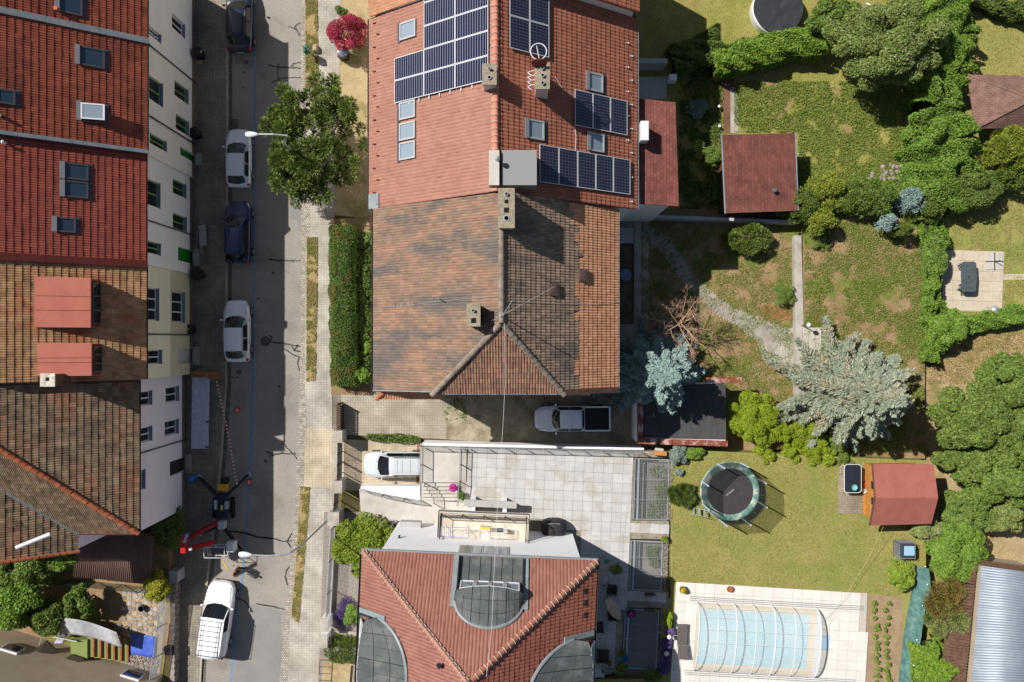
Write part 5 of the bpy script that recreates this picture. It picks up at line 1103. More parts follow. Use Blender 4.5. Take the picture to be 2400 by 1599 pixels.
        for d in ((.82, L-.86) if not van else (.9, L-1.05)):
            q = MB(); q.wheel((X(d), (Wd/2-.09)*sd, wr), wr, .22, 20); t = q.build('wheel', rubber, e); q = MB(); q.wheel((X(d), (Wd/2+.015)*sd, wr), wr*.64, .03, 12, hub=.01); q.build('rim', rim_m, t)
            q = MB(); K = 14; q.v = []; G_ = []
            for k in range(K): a = math.pi*k/(K-1); G_ += [(X(d)+math.cos(a)*(wr+.05), (Wd/2-.002)*sd, wr+math.sin(a)*(wr+.05)), (X(d)+math.cos(a)*(wr-.02), (Wd/2+.008)*sd, wr+math.sin(a)*(wr-.02))]
            q.grid(G_, K, 2); q.build('wheel_arch', car_trim, e)
        q = MB(); q.obox((X(.34), Wd*.37*sd, hood0-.17), (.4, .22, .15), -.5*sd); q.build('headlight', lamp_clear, e, bevel=.04)
        q = MB(); q.obox((X(L-.16), Wd*.42*sd, tail-.3), (.2, .1, .28), .5*sd); q.build('taillight', lamp_red, e, bevel=.03)
        if rails: q = MB(); q.tube([(X(ws1+.25), wt*.93*sd, Ht+.03), (X(ws1+.4), wt*.93*sd, Ht+.075), (X(rr1-.3), wt*.93*sd, Ht+.065), (X(rr1-.1), wt*.93*sd, Ht+.02)], .018, 6); q.build('roof_rail', car_trim, e)
        q = MB(); q.box(X(ws1+1.05), X(ws1+.85), (Wd/2+.002)*sd-.008, (Wd/2+.002)*sd+.008, belt-.17, belt-.14); q.build('door_handle', car_trim, e)
    # seams, plates, wipers
    q = MB()
    for sd in (-1, 1): q.tube([(X(.3), Wd*.36*sd, ztop(.3)+.02), (X(ws0*.75), Wd*.4*sd, ztop(ws0*.75)+.018), (X(ws0-.05), Wd*.41*sd, ztop(ws0-.05)+.018)], .008, 4)
    q.build('bonnet_seam', car_trim, e)
    q = MB(); q.box(X(.0)-.01, X(.0)+.012, -.26, .26, .48, .6); q.build('number_plate', alu, e); q = MB(); q.box(X(L)-.015, X(L)+.01, -.26, .26, .55 if not bed else .6, .67 if not bed else .72); q.build('number_plate', alu, e)
    q = MB(); q.box(X(.12), X(-.02), -Wd*.3, Wd*.3, .34, .46); q.build('grille', car_trim, e)
    q = MB(); z = hood1+.05; q.tube([(X(ws0+.02), .3, z), (X(ws0+.18), -.3, z+.09)], .012, 4); q.tube([(X(ws0+.02), -.2, z), (X(ws0+.2), -.62, z+.07)], .012, 4); q.build('wiper', car_trim, e)
    if sunroof: q = MB(); q.box(X(ws1+1.0), X(ws1+.3), -.42, .42, Ht+.012, Ht+.02); q.build('sunroof', car_glass, e)
    return e
def roof_lines(e, xs, w, z, m=None):
    for x in xs: q = MB(); q.box(x-.006, x+.006, -w, w, z, z+.012); q.build('roof_seam', m or car_trim, e)
white_p = paint('white_paint', (.78, .8, .84)); blue_p = paint('blue_paint_car', A(22, 40, 92)); black_p = paint('black_paint', A(30, 38, 52)); silver_p = paint('silver_paint', (.5, .53, .55)); cream_p = paint('pearl_paint', (.76, .77, .8))
UP = math.pi/2
c1 = car('parked_car', 'black parked car cut off by the top edge', black_p, 4.5, 1.84, 1.55, .98, .78, .98, 1.05, 1.8, 3.6, 4.2, 1.0, rails=True); place(c1, P(563, 48, .6)*1.0, UP); c1.location.z = 0
c2 = car('parked_car', 'white parked hatchback under the short street lamp', white_p, 4.05, 1.74, 1.46, .95, .74, .96, .98, 1.9, 3.35, 3.95, .98); place(c2, P(559, 371, .7), UP); c2.location.z = 0
c3 = car('parked_car', 'dark blue parked estate car on the shaded side', blue_p, 4.35, 1.82, 1.6, 1.0, .8, 1.02, 1.0, 1.98, 3.75, 4.25, 1.05, rails=True); place(c3, P(558, 545, .7), UP); c3.location.z = 0
c4 = car('parked_car', 'white parked SUV with pale flanks', cream_p, 4.3, 1.8, 1.62, 1.02, .84, 1.02, 1.08, 2.0, 3.5, 4.15, 1.05, wr=.34); place(c4, P(556, 776, .7), UP+.01); c4.location.z = 0
van = car('delivery_van', 'white van with black ladder rack on its roof', white_p, 5.3, 1.95, 1.95, 1.15, .95, 1.2, 1.35, 2.25, 5.0, 5.2, 1.2, cat='van', van=True, wr=.32); place(van, P(508, 1453, .9), math.radians(82)); van.location.z = 0
rk = thing('roof_rack', 'black ladder rack on the roof of the white van', 'roof rack'); q = MB()
for k in range(8): q.tube([(.3-k*.34, -.72, 2.1), (.3-k*.34, .72, 2.1)], .014, 5)
q.build('crossbars', dark_metal, rk); q = MB()
for y in (-.72, .72, -.55, .55): q.tube([(.35, y, 2.09), (-2.15, y, 2.09)], .016, 5)
for y in (-.72, .72):
    for x in (.3, -.9, -2.1): q.tube([(x, y, 1.93), (x, y, 2.1)], .02, 5)
q.build('side_rails', dark_metal, rk); place(rk, van.location, math.radians(82))
mpv = car('parked_van', 'silver people carrier on the sandy ramp, its tail under the terrace', silver_p, 4.5, 1.82, 1.62, 1.02, .84, 1.06, 1.0, 1.95, 4.1, 4.4, 1.1, rails=True); p_ = P(918, 1089, .8); place(mpv, (P(853, 1089, .6).x+2.25, p_.y, .02), math.pi)
roof_lines(mpv, [-.2, -.55, -1.1], .45, 1.655, mat('silver_seam', A(170, 176, 180)))
pk = car('pickup_truck', 'white double cab pickup in the shaded driveway', white_p, 5.2, 1.8, 1.72, 1.08, .92, 1.08, 1.15, 1.75, 3.2, 3.42, 1.1, cat='pickup', bed=3.45, wr=.36)
q = MB(); q.box(-2.5, -.86, -.74, .74, .98, 1.125); bedf = q.build('bed_liner', car_trim, pk)
for k in range(11): q = MB(); q.box(-2.46, -.9, -.68+k*.135, -.63+k*.135, 1.126, 1.14); q.build('liner_rib', black_plastic, bedf)
for a in ((-2.58, -2.5, -.86, .86), (-2.5, -.84, .76, .86), (-2.5, -.84, -.86, -.76)): q = MB(); q.box(*a, .9, 1.3); q.build('bed_side', white_p, pk, bevel=.02)
q = MB(); q.box(-2.6, -2.5, -.78, .78, .9, 1.29); q.build('tailgate', white_p, pk); q = MB(); q.tube([(-.9, -.72, 1.28), (-.9, .72, 1.28)], .03, 8); q.build('roll_bar', car_trim, pk)
place(pk, (P(1341, 981, .9).x, P(1341, 981, .9).y, .1), math.pi+.01); roof_lines(pk, [.1], .5, 1.765, mat('white_seam', A(190, 192, 196)))

# ---------------------------------------------------------------- spider lift
red_p = mat('lift_red', A(206, 40, 34), rough=.4, fine=.06, bsc=6); yel_p = mat('lift_yellow', A(226, 166, 50), rough=.5, fine=.05)
lf = thing('spider_lift', 'red spider lift with black outriggers standing on kerb', 'aerial lift', P(518, 1190, 0)); c = P(518, 1185, .8)
q = MB(); a, b = P(505, 1160, 1.0), P(527, 1240, 1.0); q.box(a.x, b.x, b.y, a.y, .35, .95); q.build('chassis', mat('lift_navy', A(44, 52, 76), fine=.05), lf, bevel=.04)
q = MB(); a, b = P(509, 1136, 1.2), P(531, 1151, 1.2); q.box(a.x, b.x, b.y, a.y, .6, 1.2); q.build('engine_cover', yel_p, lf, bevel=.05)
q = MB(); a, b = P(517, 1121, 1.1), P(531, 1134, 1.1); q.box(a.x, b.x, b.y, a.y, .5, 1.05); q.build('hydraulic_block', black_plastic, lf, bevel=.04)
q = MB(); a, b = P(501, 1172, 1.05), P(508, 1195, 1.05); q.box(a.x, b.x, b.y, a.y, .5, 1.05); q.build('side_box', steel, lf, bevel=.03)
q = MB(); a, b = P(526, 1176, 1.0), P(533, 1194, 1.0); q.box(a.x, b.x, b.y, a.y, .6, 1.0); q.build('valve_box', steel, lf, bevel=.03)
q = MB(); a, b = P(516, 1185, 1.08), P(521, 1197, 1.08); q.box(a.x, b.x, b.y, a.y, .95, .99); q.build('warning_label', mat('label_yellow', A(226, 226, 90)), lf)
for sx in (-1, 1):
    q = MB(); x = c.x+sx*.62
    pts = [(x, c.y+math.cos(t)*.75-.25, .28+math.sin(t)*.22) for t in np.linspace(0, 2*math.pi, 21)]; v = []
    for p in pts: v += [(p[0]-.1, p[1], p[2]), (p[0]+.1, p[1], p[2])]
    q.grid(v, 21, 2); tk = q.build('track', rubber, lf); q = MB(); q.box(x-.08, x+.08, c.y-.85, c.y+.4, .16, .4); q.build('track_frame', dark_metal, lf)
for (ax, ay), (bx_, by) in (((507, 1160), (467, 1118)), ((532, 1160), (583, 1112)), ((526, 1238), (572, 1296)), ((508, 1236), (470, 1250))):
    A_, K_, B_ = P(ax, ay, .8), P((ax+bx_)/2, (ay+by)/2, .75), P(bx_, by, .12); q = MB(); q.bar(A_, K_, .2, .2); q.bar(K_, B_+Vector((0, 0, .1)), .15, .15); o = q.build('outrigger', black_plastic, lf)
    q = MB(); q.lathe((B_.x, B_.y, .125), [(.2, 0), (.2, .05), (.05, .09)], 14); q.build('foot_plate', steel, o); q = MB(); d = (B_-K_); q.bar(K_+d*.3+Vector((0, 0, .1)), K_+d*.5+Vector((0, 0, .11)), .05, .02); q.build('reflector', alu, o)
q = MB(); b0 = P(516, 1228, 1.7); q.lathe((c.x, b0.y, .95), [(.35, 0), (.32, .3), (.2, .7), (.2, .9)], 16); q.build('turntable', dark_metal, lf)
B1, B2, B3 = P(512, 1222, 2.3), P(438, 1262, 2.7), P(504, 1270, 2.0)
q = MB(); q.bar(B1, B2, .36, .4); q.build('lower_boom', red_p, lf, bevel=.03); q = MB(); q.bar(B1+Vector((.1, .14, .22)), B2+Vector((.1, .14, .22)), .09, .06); q.build('hydraulic_ram', dark_metal, lf)
q = MB(); q.bar(P(432, 1258, 3.0), P(430, 1296, 2.9), .34, .3); q.build('elbow', red_p, lf, bevel=.04); q = MB(); q.bar(P(440, 1252, 3.15), P(431, 1272, 3.16), .2, .06); q.build('elbow_plate', steel, lf)
q = MB(); q.bar(P(434, 1288, 2.7), B3, .28, .3); q.build('upper_boom', red_p, lf, bevel=.03); q = MB(); a = P(445, 1287, 2.9); q.obox((a.x, a.y, 2.82), (.22, .22, .06), .4); q.build('boom_plate', concrete_light, lf)
q = MB(); a, b = P(510, 1223, 2.5), P(525, 1241, 2.5); q.box(a.x, b.x, b.y, a.y, 1.9, 2.5); q.build('control_box', steel, lf, bevel=.03)
# basket
bk = MB(); x0, x1, y0, y1 = P(478, 1283, 2.0).x, P(526, 1283, 2.0).x, P(478, 1308, 2.0).y, P(478, 1283, 2.0).y
for z in (1.35, 2.0):
    pts = rrect(((x0+x1)/2, (y0+y1)/2), x1-x0, y1-y0, .12, 4); bk.tube([(x, y, z) for x, y in pts+pts[:1]], .025, 6)
for x, y in ((x0, y0), (x1, y0), (x0, y1), (x1, y1), ((x0+x1)/2, y0), ((x0+x1)/2, y1)): bk.tube([(x*.98+(x0+x1)*.01, y, .9), (x*.98+(x0+x1)*.01, y, 2.0)], .022, 6)
bk.build('basket', alu, lf); q = MB(); q.box(x0+.05, x1-.05, y0+.05, y1-.05, .88, .93); q.build('basket_floor', mat('basket_grey', A(110, 110, 120)), lf)
q = MB(); q.box(x1+.02, x1+.5, y0+.3, y1+.25, .9, 1.7); q.build('tool_tray', alu, lf, bevel=.03)
hs_ = MB(); hs_.tube([P(530, 1244, .6), P(556, 1246, .04), P(580, 1250, .04), P(604, 1259, .04), P(650, 1264, .04)], .035, 6); solo(hs_, 'cable', rubber, 'black cable running from the lift across the road', 'cable')
def cone(px, py, label):
    t = thing('traffic_cone', label, 'traffic cone', P(px, py, 0), 'traffic cones by the lift'); p = P(px, py, 0); q = MB(); q.obox((p.x, p.y, .01), (.36, .36, .04)); q.build('cone_base', mat('cone_orange_b', A(226, 84, 40)), t, bevel=.02)
    q = MB(); q.lathe((p.x, p.y, .05), [(.15, 0), (.03, .5), (.02, .52)], 16); k = q.build('cone_body', mat('cone_orange', A(240, 86, 44)), t); q = MB(); q.lathe((p.x, p.y, .22), [(.112, 0), (.078, .14), (.07, .14)], 16); q.build('cone_band', alu, t)
cone(557, 961, 'orange traffic cone alone on the shaded road'); cone(585, 1129, 'orange traffic cone beside the outrigger foot')
tp = MB(); rw = bpy.data.materials.new('barrier_tape_stripes'); rw.use_nodes = True; nt = rw.node_tree; g_ = nt.nodes.new('ShaderNodeNewGeometry'); wv = nt.nodes.new('ShaderNodeTexWave'); wv.bands_direction = 'Y'; wv.inputs['Scale'].default_value = 1.25; wv.wave_profile = 'SAW'
cr = nt.nodes.new('ShaderNodeValToRGB'); cr.color_ramp.interpolation = 'CONSTANT'; cr.color_ramp.elements[0].color = (*A(190, 30, 36), 1); cr.color_ramp.elements[1].position = .5; cr.color_ramp.elements[1].color = (*A(236, 236, 236), 1)
nt.links.new(g_.outputs['Position'], wv.inputs[0]); nt.links.new(wv.outputs['Fac'], cr.inputs[0]); nt.links.new(cr.outputs[0], nt.nodes['Principled BSDF'].inputs[0])
tp.bar(P(507, 890, 1.0), P(533, 1010, .85), .08, .012); tp.bar(P(533, 1010, .85), P(556, 1136, .9), .08, .012); solo(tp, 'barrier_tape', rw, 'red and white barrier tape stretched up to the lift', 'tape')
# plastic sheet on the footway, cardboard, boards, bins
q = MB(); nu, nv = 9, 30; pts = []
for i in range(nu):
    for j in range(nv):
        px = 451+i/(nu-1)*41-j*.12; py = 876+j/(nv-1)*176; z = .55+.05*mnoise.noise(Vector((i*.7, j*.5, 0)))+.05*mnoise.noise(Vector((i*1.9, j*1.7, 3))); pts.append(P(px+random.uniform(-.4, .4), py, z))
q.grid(pts, nu, nv); ps = thing('covered_scaffold', 'low trestle covered with white wrinkled plastic sheet on footway', 'trestle', P(470, 964, .12)); q.build('plastic_sheet', mat('white_film', A(206, 214, 228), rough=.35, fine=.08, bsc=6), ps, smooth=True)
for px, py in ((456, 890), (488, 890), (454, 1040), (486, 1040), (472, 964)): q = MB(); a = P(px, py, .3); q.tube([(a.x, a.y, .12), (a.x, a.y, .5)], .03, 6); q.build('leg', wood_brown, ps)
for px, py in ((485, 989), (484, 1048)): q = MB(); a = P(px, py, .65); q.obox((a.x, a.y, .6), (.2, .1, .06)); solo(q, 'clamp_weight', dark_metal, 'small dark weight holding the plastic sheet, %s one' % ('upper' if py < 1000 else 'lower'), 'weight')
for i, (px, py) in enumerate(((464, 877), (500, 880))):
    t = thing('cardboard_box', ('flattened cardboard box nearer the wall on the plastic sheet', 'flattened cardboard box nearer the road above the plastic sheet')[i], 'cardboard box', P(px, py, .5)); a = P(px, py, .75)
    for k, (dx, dy, rz, ti) in enumerate(((-.25, .1, .1, .5), (.25, .12, -.2, .4), (-.2, -.12, -.15, -.5), (.25, -.12, .25, -.35))):
        q = MB(); q.obox((0, 0, 0), (.55, .26, .015), M=Matrix.Translation((a.x+dx, a.y+dy, .72)) @ Matrix.Rotation(rz, 4, 'Z') @ Matrix.Rotation(ti, 4, 'X')); q.build('flap', mat('cardboard', A(176, 124, 84), fine=.08) if k+i == 0 else MATS['cardboard'], t)
q = MB(); q.obox((0, 0, 0), (.55, 1.45, .06), M=Matrix.Translation(P(476, 552, .25)) @ Matrix.Rotation(.06, 4, 'Z') @ Matrix.Rotation(-.25, 4, 'Y')); solo(q, 'insulation_board', concrete_light, 'pale board leaning beside the green door step', 'board')
q = MB(); q.obox((0, 0, 0), (.16, .9, .05), M=Matrix.Translation(P(473, 580, .2)) @ Matrix.Rotation(.02, 4, 'Z')); solo(q, 'plank', mat('pink_plank', A(196, 170, 150), fine=.1), 'short plank on the footway below the pale board', 'plank')
def wheelie(px, py, label, rz=0, letters=None):
    t = thing('wheelie_bin', label, 'bin', P(px, py, .12), 'black wheelie bins along the terrace'); p = P(px, py, .12); R = Matrix.Translation((p.x, p.y, .12)) @ Matrix.Rotation(rz, 4, 'Z')
    def add(nm, q, m, **k): q.v = [R @ Vector(v) for v in q.v]; return q.build(nm, m, t, **k)
    q = MB(); a, b = .24, .3; q.hexa([(-a, -a, .05), (a, -a, .05), (a, a, .05), (-a, a, .05), (-b, -b, .95), (b, -b, .95), (b, b, .95), (-b, b, .95)]); add('bin_body', q, black_plastic, bevel=.03)
    q = MB(); q.hexa([(-b-.03, -b-.03, .95), (b+.03, -b-.03, .95), (b+.03, b+.03, .95), (-b-.03, b+.03, .95), (-b+.02, -b, 1.04), (b-.04, -b, 1.04), (b-.04, b, 1.04), (-b+.02, b, 1.04)]); l = add('lid', q, black_plastic, bevel=.03)
    q = MB(); q.tube([(-b-.08, -.22, .98), (-b-.08, .22, .98)], .02, 6); add('handle', q, black_plastic)
    for s in (-1, 1): q = MB(); q.wheel((-a-.02, .2*s, .1), .1, .05, 14); add('wheel', q, rubber)
    if letters: text(l, letters, (p.x, p.y, 1.175), .26, 0, MATS['label_yellow'])
wheelie(474, 134, 'black wheelie bin near the top with a white sticker', .1); wheelie(466, 318, 'black wheelie bin beside the upper green door', .2); wheelie(474, 645, 'black wheelie bin below the plank and pale board', .5)
wheelie(452, 772, 'black wheelie bin lettered in yellow by the pale green house', 0, 'T66'); wheelie(409, 1512, 'black wheelie bin behind the white van', .1)
q = MB(); a = P(473, 122, 1.1); q.obox((a.x, a.y, 1.19), (.1, .12, .004)); solo(q, 'sticker', alu, 'white sticker on the lid of the topmost bin', 'sticker')
q = MB(); a = P(449, 1122, .5); q.obox((a.x, a.y, .12), (.42, .34, .45), .15); solo(q, 'blue_crate', mat('crate_blue', A(70, 130, 226), rough=.4, fine=.04), 'blue plastic crate at the foot of the lilac wall', 'crate', bevel=.03)

# ---------------------------------------------------------------- street lamps, litter bin, fences
def lamp(base, pts, head, label):
    t = thing('street_lamp', label, 'street lamp', base); q = MB(); n = len(pts); q.tube([base]+pts, [.09]+[.07-.03*k/n for k in range(n)], 10); q.build('pole', steel, t)
    d = (pts[-1]-pts[-2]).normalized(); a = pts[-1]; L_ = head
    sd = Vector((-d.y, d.x, 0)).normalized(); q = MB(); G_ = []
    for u, w_, h_ in ((0, .05, .04), (.15, .1, .07), (.4, .16, .09), (.75, .18, .08), (.95, .12, .05), (1, .03, .02)):
        for k in range(10): an = 2*math.pi*k/10; G_.append(a+d*(u*L_)+sd*(math.cos(an)*w_)+Vector((0, 0, math.sin(an)*h_)))
    v = []; q.v = [tuple(g) for g in G_]; q.f = [(i*10+k, i*10+(k+1) % 10, (i+1)*10+(k+1) % 10, (i+1)*10+k) for i in range(5) for k in range(10)]+[tuple(range(9, -1, -1)), tuple(range(50, 60))]; q.build('lamp_head', alu, t, smooth=True)
    q = MB(); p = a+d*(L_*.55)-Vector((0, 0, .09)); q.obox((p.x, p.y, p.z-.03), (.35, .22, .03), math.atan2(d.y, d.x)); q.build('lamp_glass', lamp_clear, t)
b0 = P(768, 1219, .1); zL = 8.5
lamp(b0, [Vector((b0.x, b0.y, 7.2)), Vector((b0.x-.15, b0.y-.02, 7.9)), P(680, 1296, zL), P(656, 1301, zL+.15), P(630, 1303, zL+.2), P(592, 1301, zL+.2)], .85, 'tall street lamp reaching over the road above the walking person')
b1 = P(733, 395, .1); lamp(b1, [Vector((b1.x, b1.y, 7.4)), P(672, 318, 8.2), P(640, 315, 8.4), P(606, 315, 8.4)], .8, 'street lamp reaching out from the pine over the white car')
lb_ = thing('litter_bin', 'green litter bin on a post beside the verge', 'litter bin', P(733, 130, .1)); a = P(733, 130, .1)
q = MB(); q.tube([a, a+Vector((0, 0, 1.25))], .035, 8); q.build('post', steel, lb_); q = MB(); q.obox((a.x-.2, a.y+.02, .8), (.36, .44, .62), .25); q.build('bin_box', mat('bin_green', A(44, 116, 84), rough=.5, fine=.06), lb_, bevel=.04); q = MB(); q.obox((a.x-.14, a.y-.06, 1.3), (.12, .28, .13), .25); q.build('bin_mouth', opening_black, lb_)
q = MB(); p = P(737, 111, .5); q.hexa([(p.x-.2, p.y-.3, .1), (p.x+.2, p.y-.3, .1), (p.x+.2, p.y+.25, .1), (p.x-.2, p.y+.25, .1), (p.x-.12, p.y-.2, .55), (p.x+.14, p.y-.2, .5), (p.x+.14, p.y+.2, .5), (p.x-.12, p.y+.2, .55)]); solo(q, 'boundary_stone', mat('pale_stone', A(206, 190, 160), A(180, 164, 138), sc=6, fine=.2), 'rough pale boundary stone next to the green bin', 'stone', bevel=.05)
p = P(803, 122, 1.0); t = thing('rubbish_bin', 'grey wheelie bin with shiny lid under the red shrub', 'bin', P(803, 122, .1)); q = MB(); q.hexa([(p.x-.3, p.y-.3, .1), (p.x+.3, p.y-.3, .1), (p.x+.3, p.y+.3, .1), (p.x-.3, p.y+.3, .1), (p.x-.36, p.y-.34, 1.05), (p.x+.36, p.y-.34, 1.05), (p.x+.36, p.y+.34, 1.05), (p.x-.36, p.y+.34, 1.05)]); q.build('bin_body', black_plastic, t, bevel=.03)
q = MB(); q.lathe((p.x, p.y, 1.05), [(.48, 0), (.44, .08), (.2, .14), (.02, .15)], 20, .85, .85); q.build('lid', mat('bin_lid_grey', A(120, 126, 140), A(90, 96, 110), sc=6, rough=.3, fine=.1), t)
def pillar(px, py, w, l, z0, z1, label, m=None):
    t = thing('gate_pillar', label, 'pillar', P(px, py, z0)); p = P(px, py, z1); q = MB(); q.box(p.x-w/2, p.x+w/2, p.y-l/2, p.y+l/2, z0, z1-.08); q.build('shaft', m or grey_wall, t); q = MB(); q.box(p.x-w/2-.04, p.x+w/2+.04, p.y-l/2-.04, p.y+l/2+.04, z1-.08, z1); q.build('cap', concrete, t)
pillar(790, 1024, .62, .75, .1, 1.85, 'grey rendered gate pillar between the two driveways'); pillar(790, 1142, .6, .75, .1, 1.85, 'grey rendered gate pillar below the van gate'); pillar(781, 1217, .7, .85, .1, 1.9, 'grey rendered pillar at the foot of the tall lamp')
pillar(760, 1466, .5, .8, .1, 1.7, 'white gate pillar at the end of the mesh fence', white_wall); pillar(757, 1504, .5, .8, .1, 1.6, 'white gate pillar opposite the lavender bed', white_wall)
# brown slatted driveway gate
gt = thing('driveway_gate', 'brown slatted gate of the middle driveway', 'gate', P(797, 978, .1)); y0, y1 = P(797, 1008, .1).y, P(797, 944, .1).y; x = P(801, 978, .1).x
for k in range(15): q = MB(); yy = y0+(y1-y0)*(k+.5)/15; q.box(x-.02, x+.02, yy-.045, yy+.02, .25, 1.6); q.build('slat', wood_brown, gt)
for z in (.3, 1.5): q = MB(); q.box(x-.045, x-.021, y0, y1, z, z+.08); q.build('rail', wood_brown, gt)
for yy in (y0, y1): q = MB(); q.box(x-.05, x+.05, yy-.05, yy+.05, .1, 1.65); q.build('gate_post', wood_brown, gt)
g2 = thing('driveway_gate', 'tall brown gate leaf standing open parallel to the first', 'gate', P(820, 980, .1))
q = MB(); x = P(806, 978, .1).x; q.box(x-.02, x+.03, y0+.05, y1-.1, .15, 1.1); q.build('gate_panel', mat('gate_brown_dark', A(74, 58, 54)), g2)
def bar_gate(px0, py0, px1, py1, z0, h, label, m=None):
    t = thing('bar_gate', label, 'gate', P(px0, (py0+py1)/2, z0)); a, b = P(px0, py0, z0), P(px1, py1, z0); n = 16; m = m or dark_metal
    for k in range(n+1): q = MB(); z = z0+.1+(h-.15)*k/n; q.bar(Vector((a.x, a.y, z)), Vector((b.x, b.y, z)), .02, .025); q.build('bar', m, t)
    nb = max(2, int((b-a).length/1.2))
    for k in range(nb+1): q = MB(); p = a.lerp(b, k/nb); q.box(p.x-.03, p.x+.03, p.y-.03, p.y+.03, z0, z0+h); q.build('upright', m, t)
    for k in range(10): q = MB(); p = a.lerp(b, random.uniform(.05, .95)); kk = random.randint(0, n-2); z = z0+.1+(h-.15)*kk/n; q.box(p.x-.015, p.x+.015, p.y-.015, p.y+.015, z, z+(h-.15)/n*2); q.build('cross_piece', m, t)
bar_gate(803, 1034, 802, 1082, .1, 1.65, 'upper leaf of the barred gate before the silver van'); bar_gate(802, 1084, 801, 1130, .1, 1.65, 'lower leaf of the barred gate before the silver van'); bar_gate(795, 1150, 792, 1196, .1, 1.6, 'barred garden gate of the white house entrance')
fw_ = thing('garden_fence', 'low grey wall with wire mesh fence along the lavender front garden', 'fence', P(780, 1340, .1)); q = MB(); q.prism([P(x, y, .5) for x, y in ((774, 1232), (786, 1232), (774, 1460), (762, 1460))], 0, .5); q.build('base_wall', grey_wall, fw_)
A_, B_ = P(783, 1234, .5), P(770, 1458, .5); q = MB(); n = 60
for k in range(n+1): p = A_.lerp(B_, k/n); q.tube([p, p+Vector((0, 0, 1.0))], .008, 4, cap=False)
for k in range(7): q.tube([A_+Vector((0, 0, .05+k*.155)), B_+Vector((0, 0, .05+k*.155))], .01, 4)
q.build('wire_mesh', dark_metal, fw_)
q = MB(); [q.tube([A_.lerp(B_, k/3), A_.lerp(B_, k/3)+Vector((0, 0, 1.05))], .03, 6) for k in range(4)]; q.build('posts', dark_metal, fw_)
rb = thing('iron_fence', 'rusty low iron fence at the bottom edge footway', 'fence', P(750, 1570, .1)); q = MB(); q.tube([P(766, 1525, 1.0), P(750, 1545, 1.0), P(745, 1620, 1.0)], .03, 6); q.tube([P(750, 1545, 1.0), P(795, 1543, 1.0)], .02, 6); q.build('top_rail', rust_m, rb)
q = MB(); [q.tube([P(750-k*1.2, 1547+k*16, .1), P(750-k*1.2, 1547+k*16, 1.0)], .02, 5) for k in range(5)]; q.build('posts', rust_m, rb)
sheet('stone_path', [(757, 1550), (830, 1550), (826, 1680), (748, 1680)], .13, dry_m, 'sandy ground inside the rusty fence'); q = MB(); q.bar(P(825, 1560, .15), P(818, 1640, .15), .12, .06); tag(q.build('kerb_edge', dark_metal), kind='structure')
block('garden_step', [(752, 1478), (842, 1482), (842, 1496), (752, 1492)], 0, .35, concrete, 'grey concrete threshold by the lavender')
# ---------------------------------------------------------------- person on the road
pr = thing('person', 'person in dark brown top and dark trousers walking along the road', 'person', P(568, 1329, 0)); f0 = P(568, 1329, 0); skin_m = mat('skin', A(206, 150, 116)); hair_m = mat('hair_brown', A(48, 34, 30), A(66, 46, 38), sc=12, fine=.2)
def skin(name, pts, edges, m, parent, sub=2):
    me = bpy.data.meshes.new(name); me.from_pydata([p[:3] for p in pts], edges, []); me.materials.append(m); o = bpy.data.objects.new(name, me); col.objects.link(o); adopt(o, parent, Matrix.Translation(f0) @ Matrix.Rotation(math.radians(150), 4, 'Z'))
    sk_ = o.modifiers.new('skin', 'SKIN'); sk_.use_smooth_shade = True
    for v, p in zip(me.skin_vertices[0].data, pts): v.radius = (p[3], p[3]*(p[4] if len(p) > 4 else 1))
    me.skin_vertices[0].data[0].use_root = True; s_ = o.modifiers.new('sub', 'SUBSURF'); s_.levels = sub; s_.render_levels = sub; return o
# x forward, y left: mid-stride, arms slightly bent
body_pts = [(0, 0, .95, .13, 1.1), (0.02, 0, 1.15, .12, 1.1), (.04, 0, 1.36, .14, 1.15), (.05, 0, 1.48, .06), (.07, 0, 1.56, .055), (.08, 0, 1.66, .085), (.08, 0, 1.74, .07),
    (.0, .1, .9, .09), (.17, .11, .5, .062), (.2, .11, .1, .042), (.32, .12, .05, .035), (0, -.1, .9, .09), (-.06, -.11, .48, .062), (-.3, -.11, .14, .042), (-.22, -.12, .05, .035),
    (.04, .19, 1.4, .055), (-.02, .27, 1.14, .042), (.16, .27, 1.0, .034), (.04, -.19, 1.4, .055), (.12, -.28, 1.16, .042), (.3, -.24, 1.1, .034)]
be = [(0, 1), (1, 2), (2, 3), (3, 4), (4, 5), (5, 6), (0, 7), (7, 8), (8, 9), (9, 10), (0, 11), (11, 12), (12, 13), (13, 14), (2, 15), (15, 16), (16, 17), (2, 18), (18, 19), (19, 20)]
k = len(body_pts)
for (wx, wy, wz), sd in (((.16, .27, 1.0), 1), ((.3, -.24, 1.1), -1)):
    w_i = 17 if sd == 1 else 20; body_pts.append((wx+.07, wy, wz-.02, .034, .6)); pi_ = len(body_pts)-1; be.append((w_i, pi_))
    for dy, ln in ((-.03, .06), (-.01, .075), (.012, .07), (.032, .055)): body_pts += [(wx+.1+ln*.4, wy+dy, wz-.03, .011), (wx+.1+ln, wy+dy, wz-.06, .009)]; be += [(pi_, len(body_pts)-2), (len(body_pts)-2, len(body_pts)-1)]
    body_pts += [(wx+.06, wy-.045*sd, wz-.02, .012), (wx+.1, wy-.06*sd, wz-.04, .01)]; be += [(pi_, len(body_pts)-2), (len(body_pts)-2, len(body_pts)-1)]
bd = skin('body', body_pts, be, skin_m, pr)
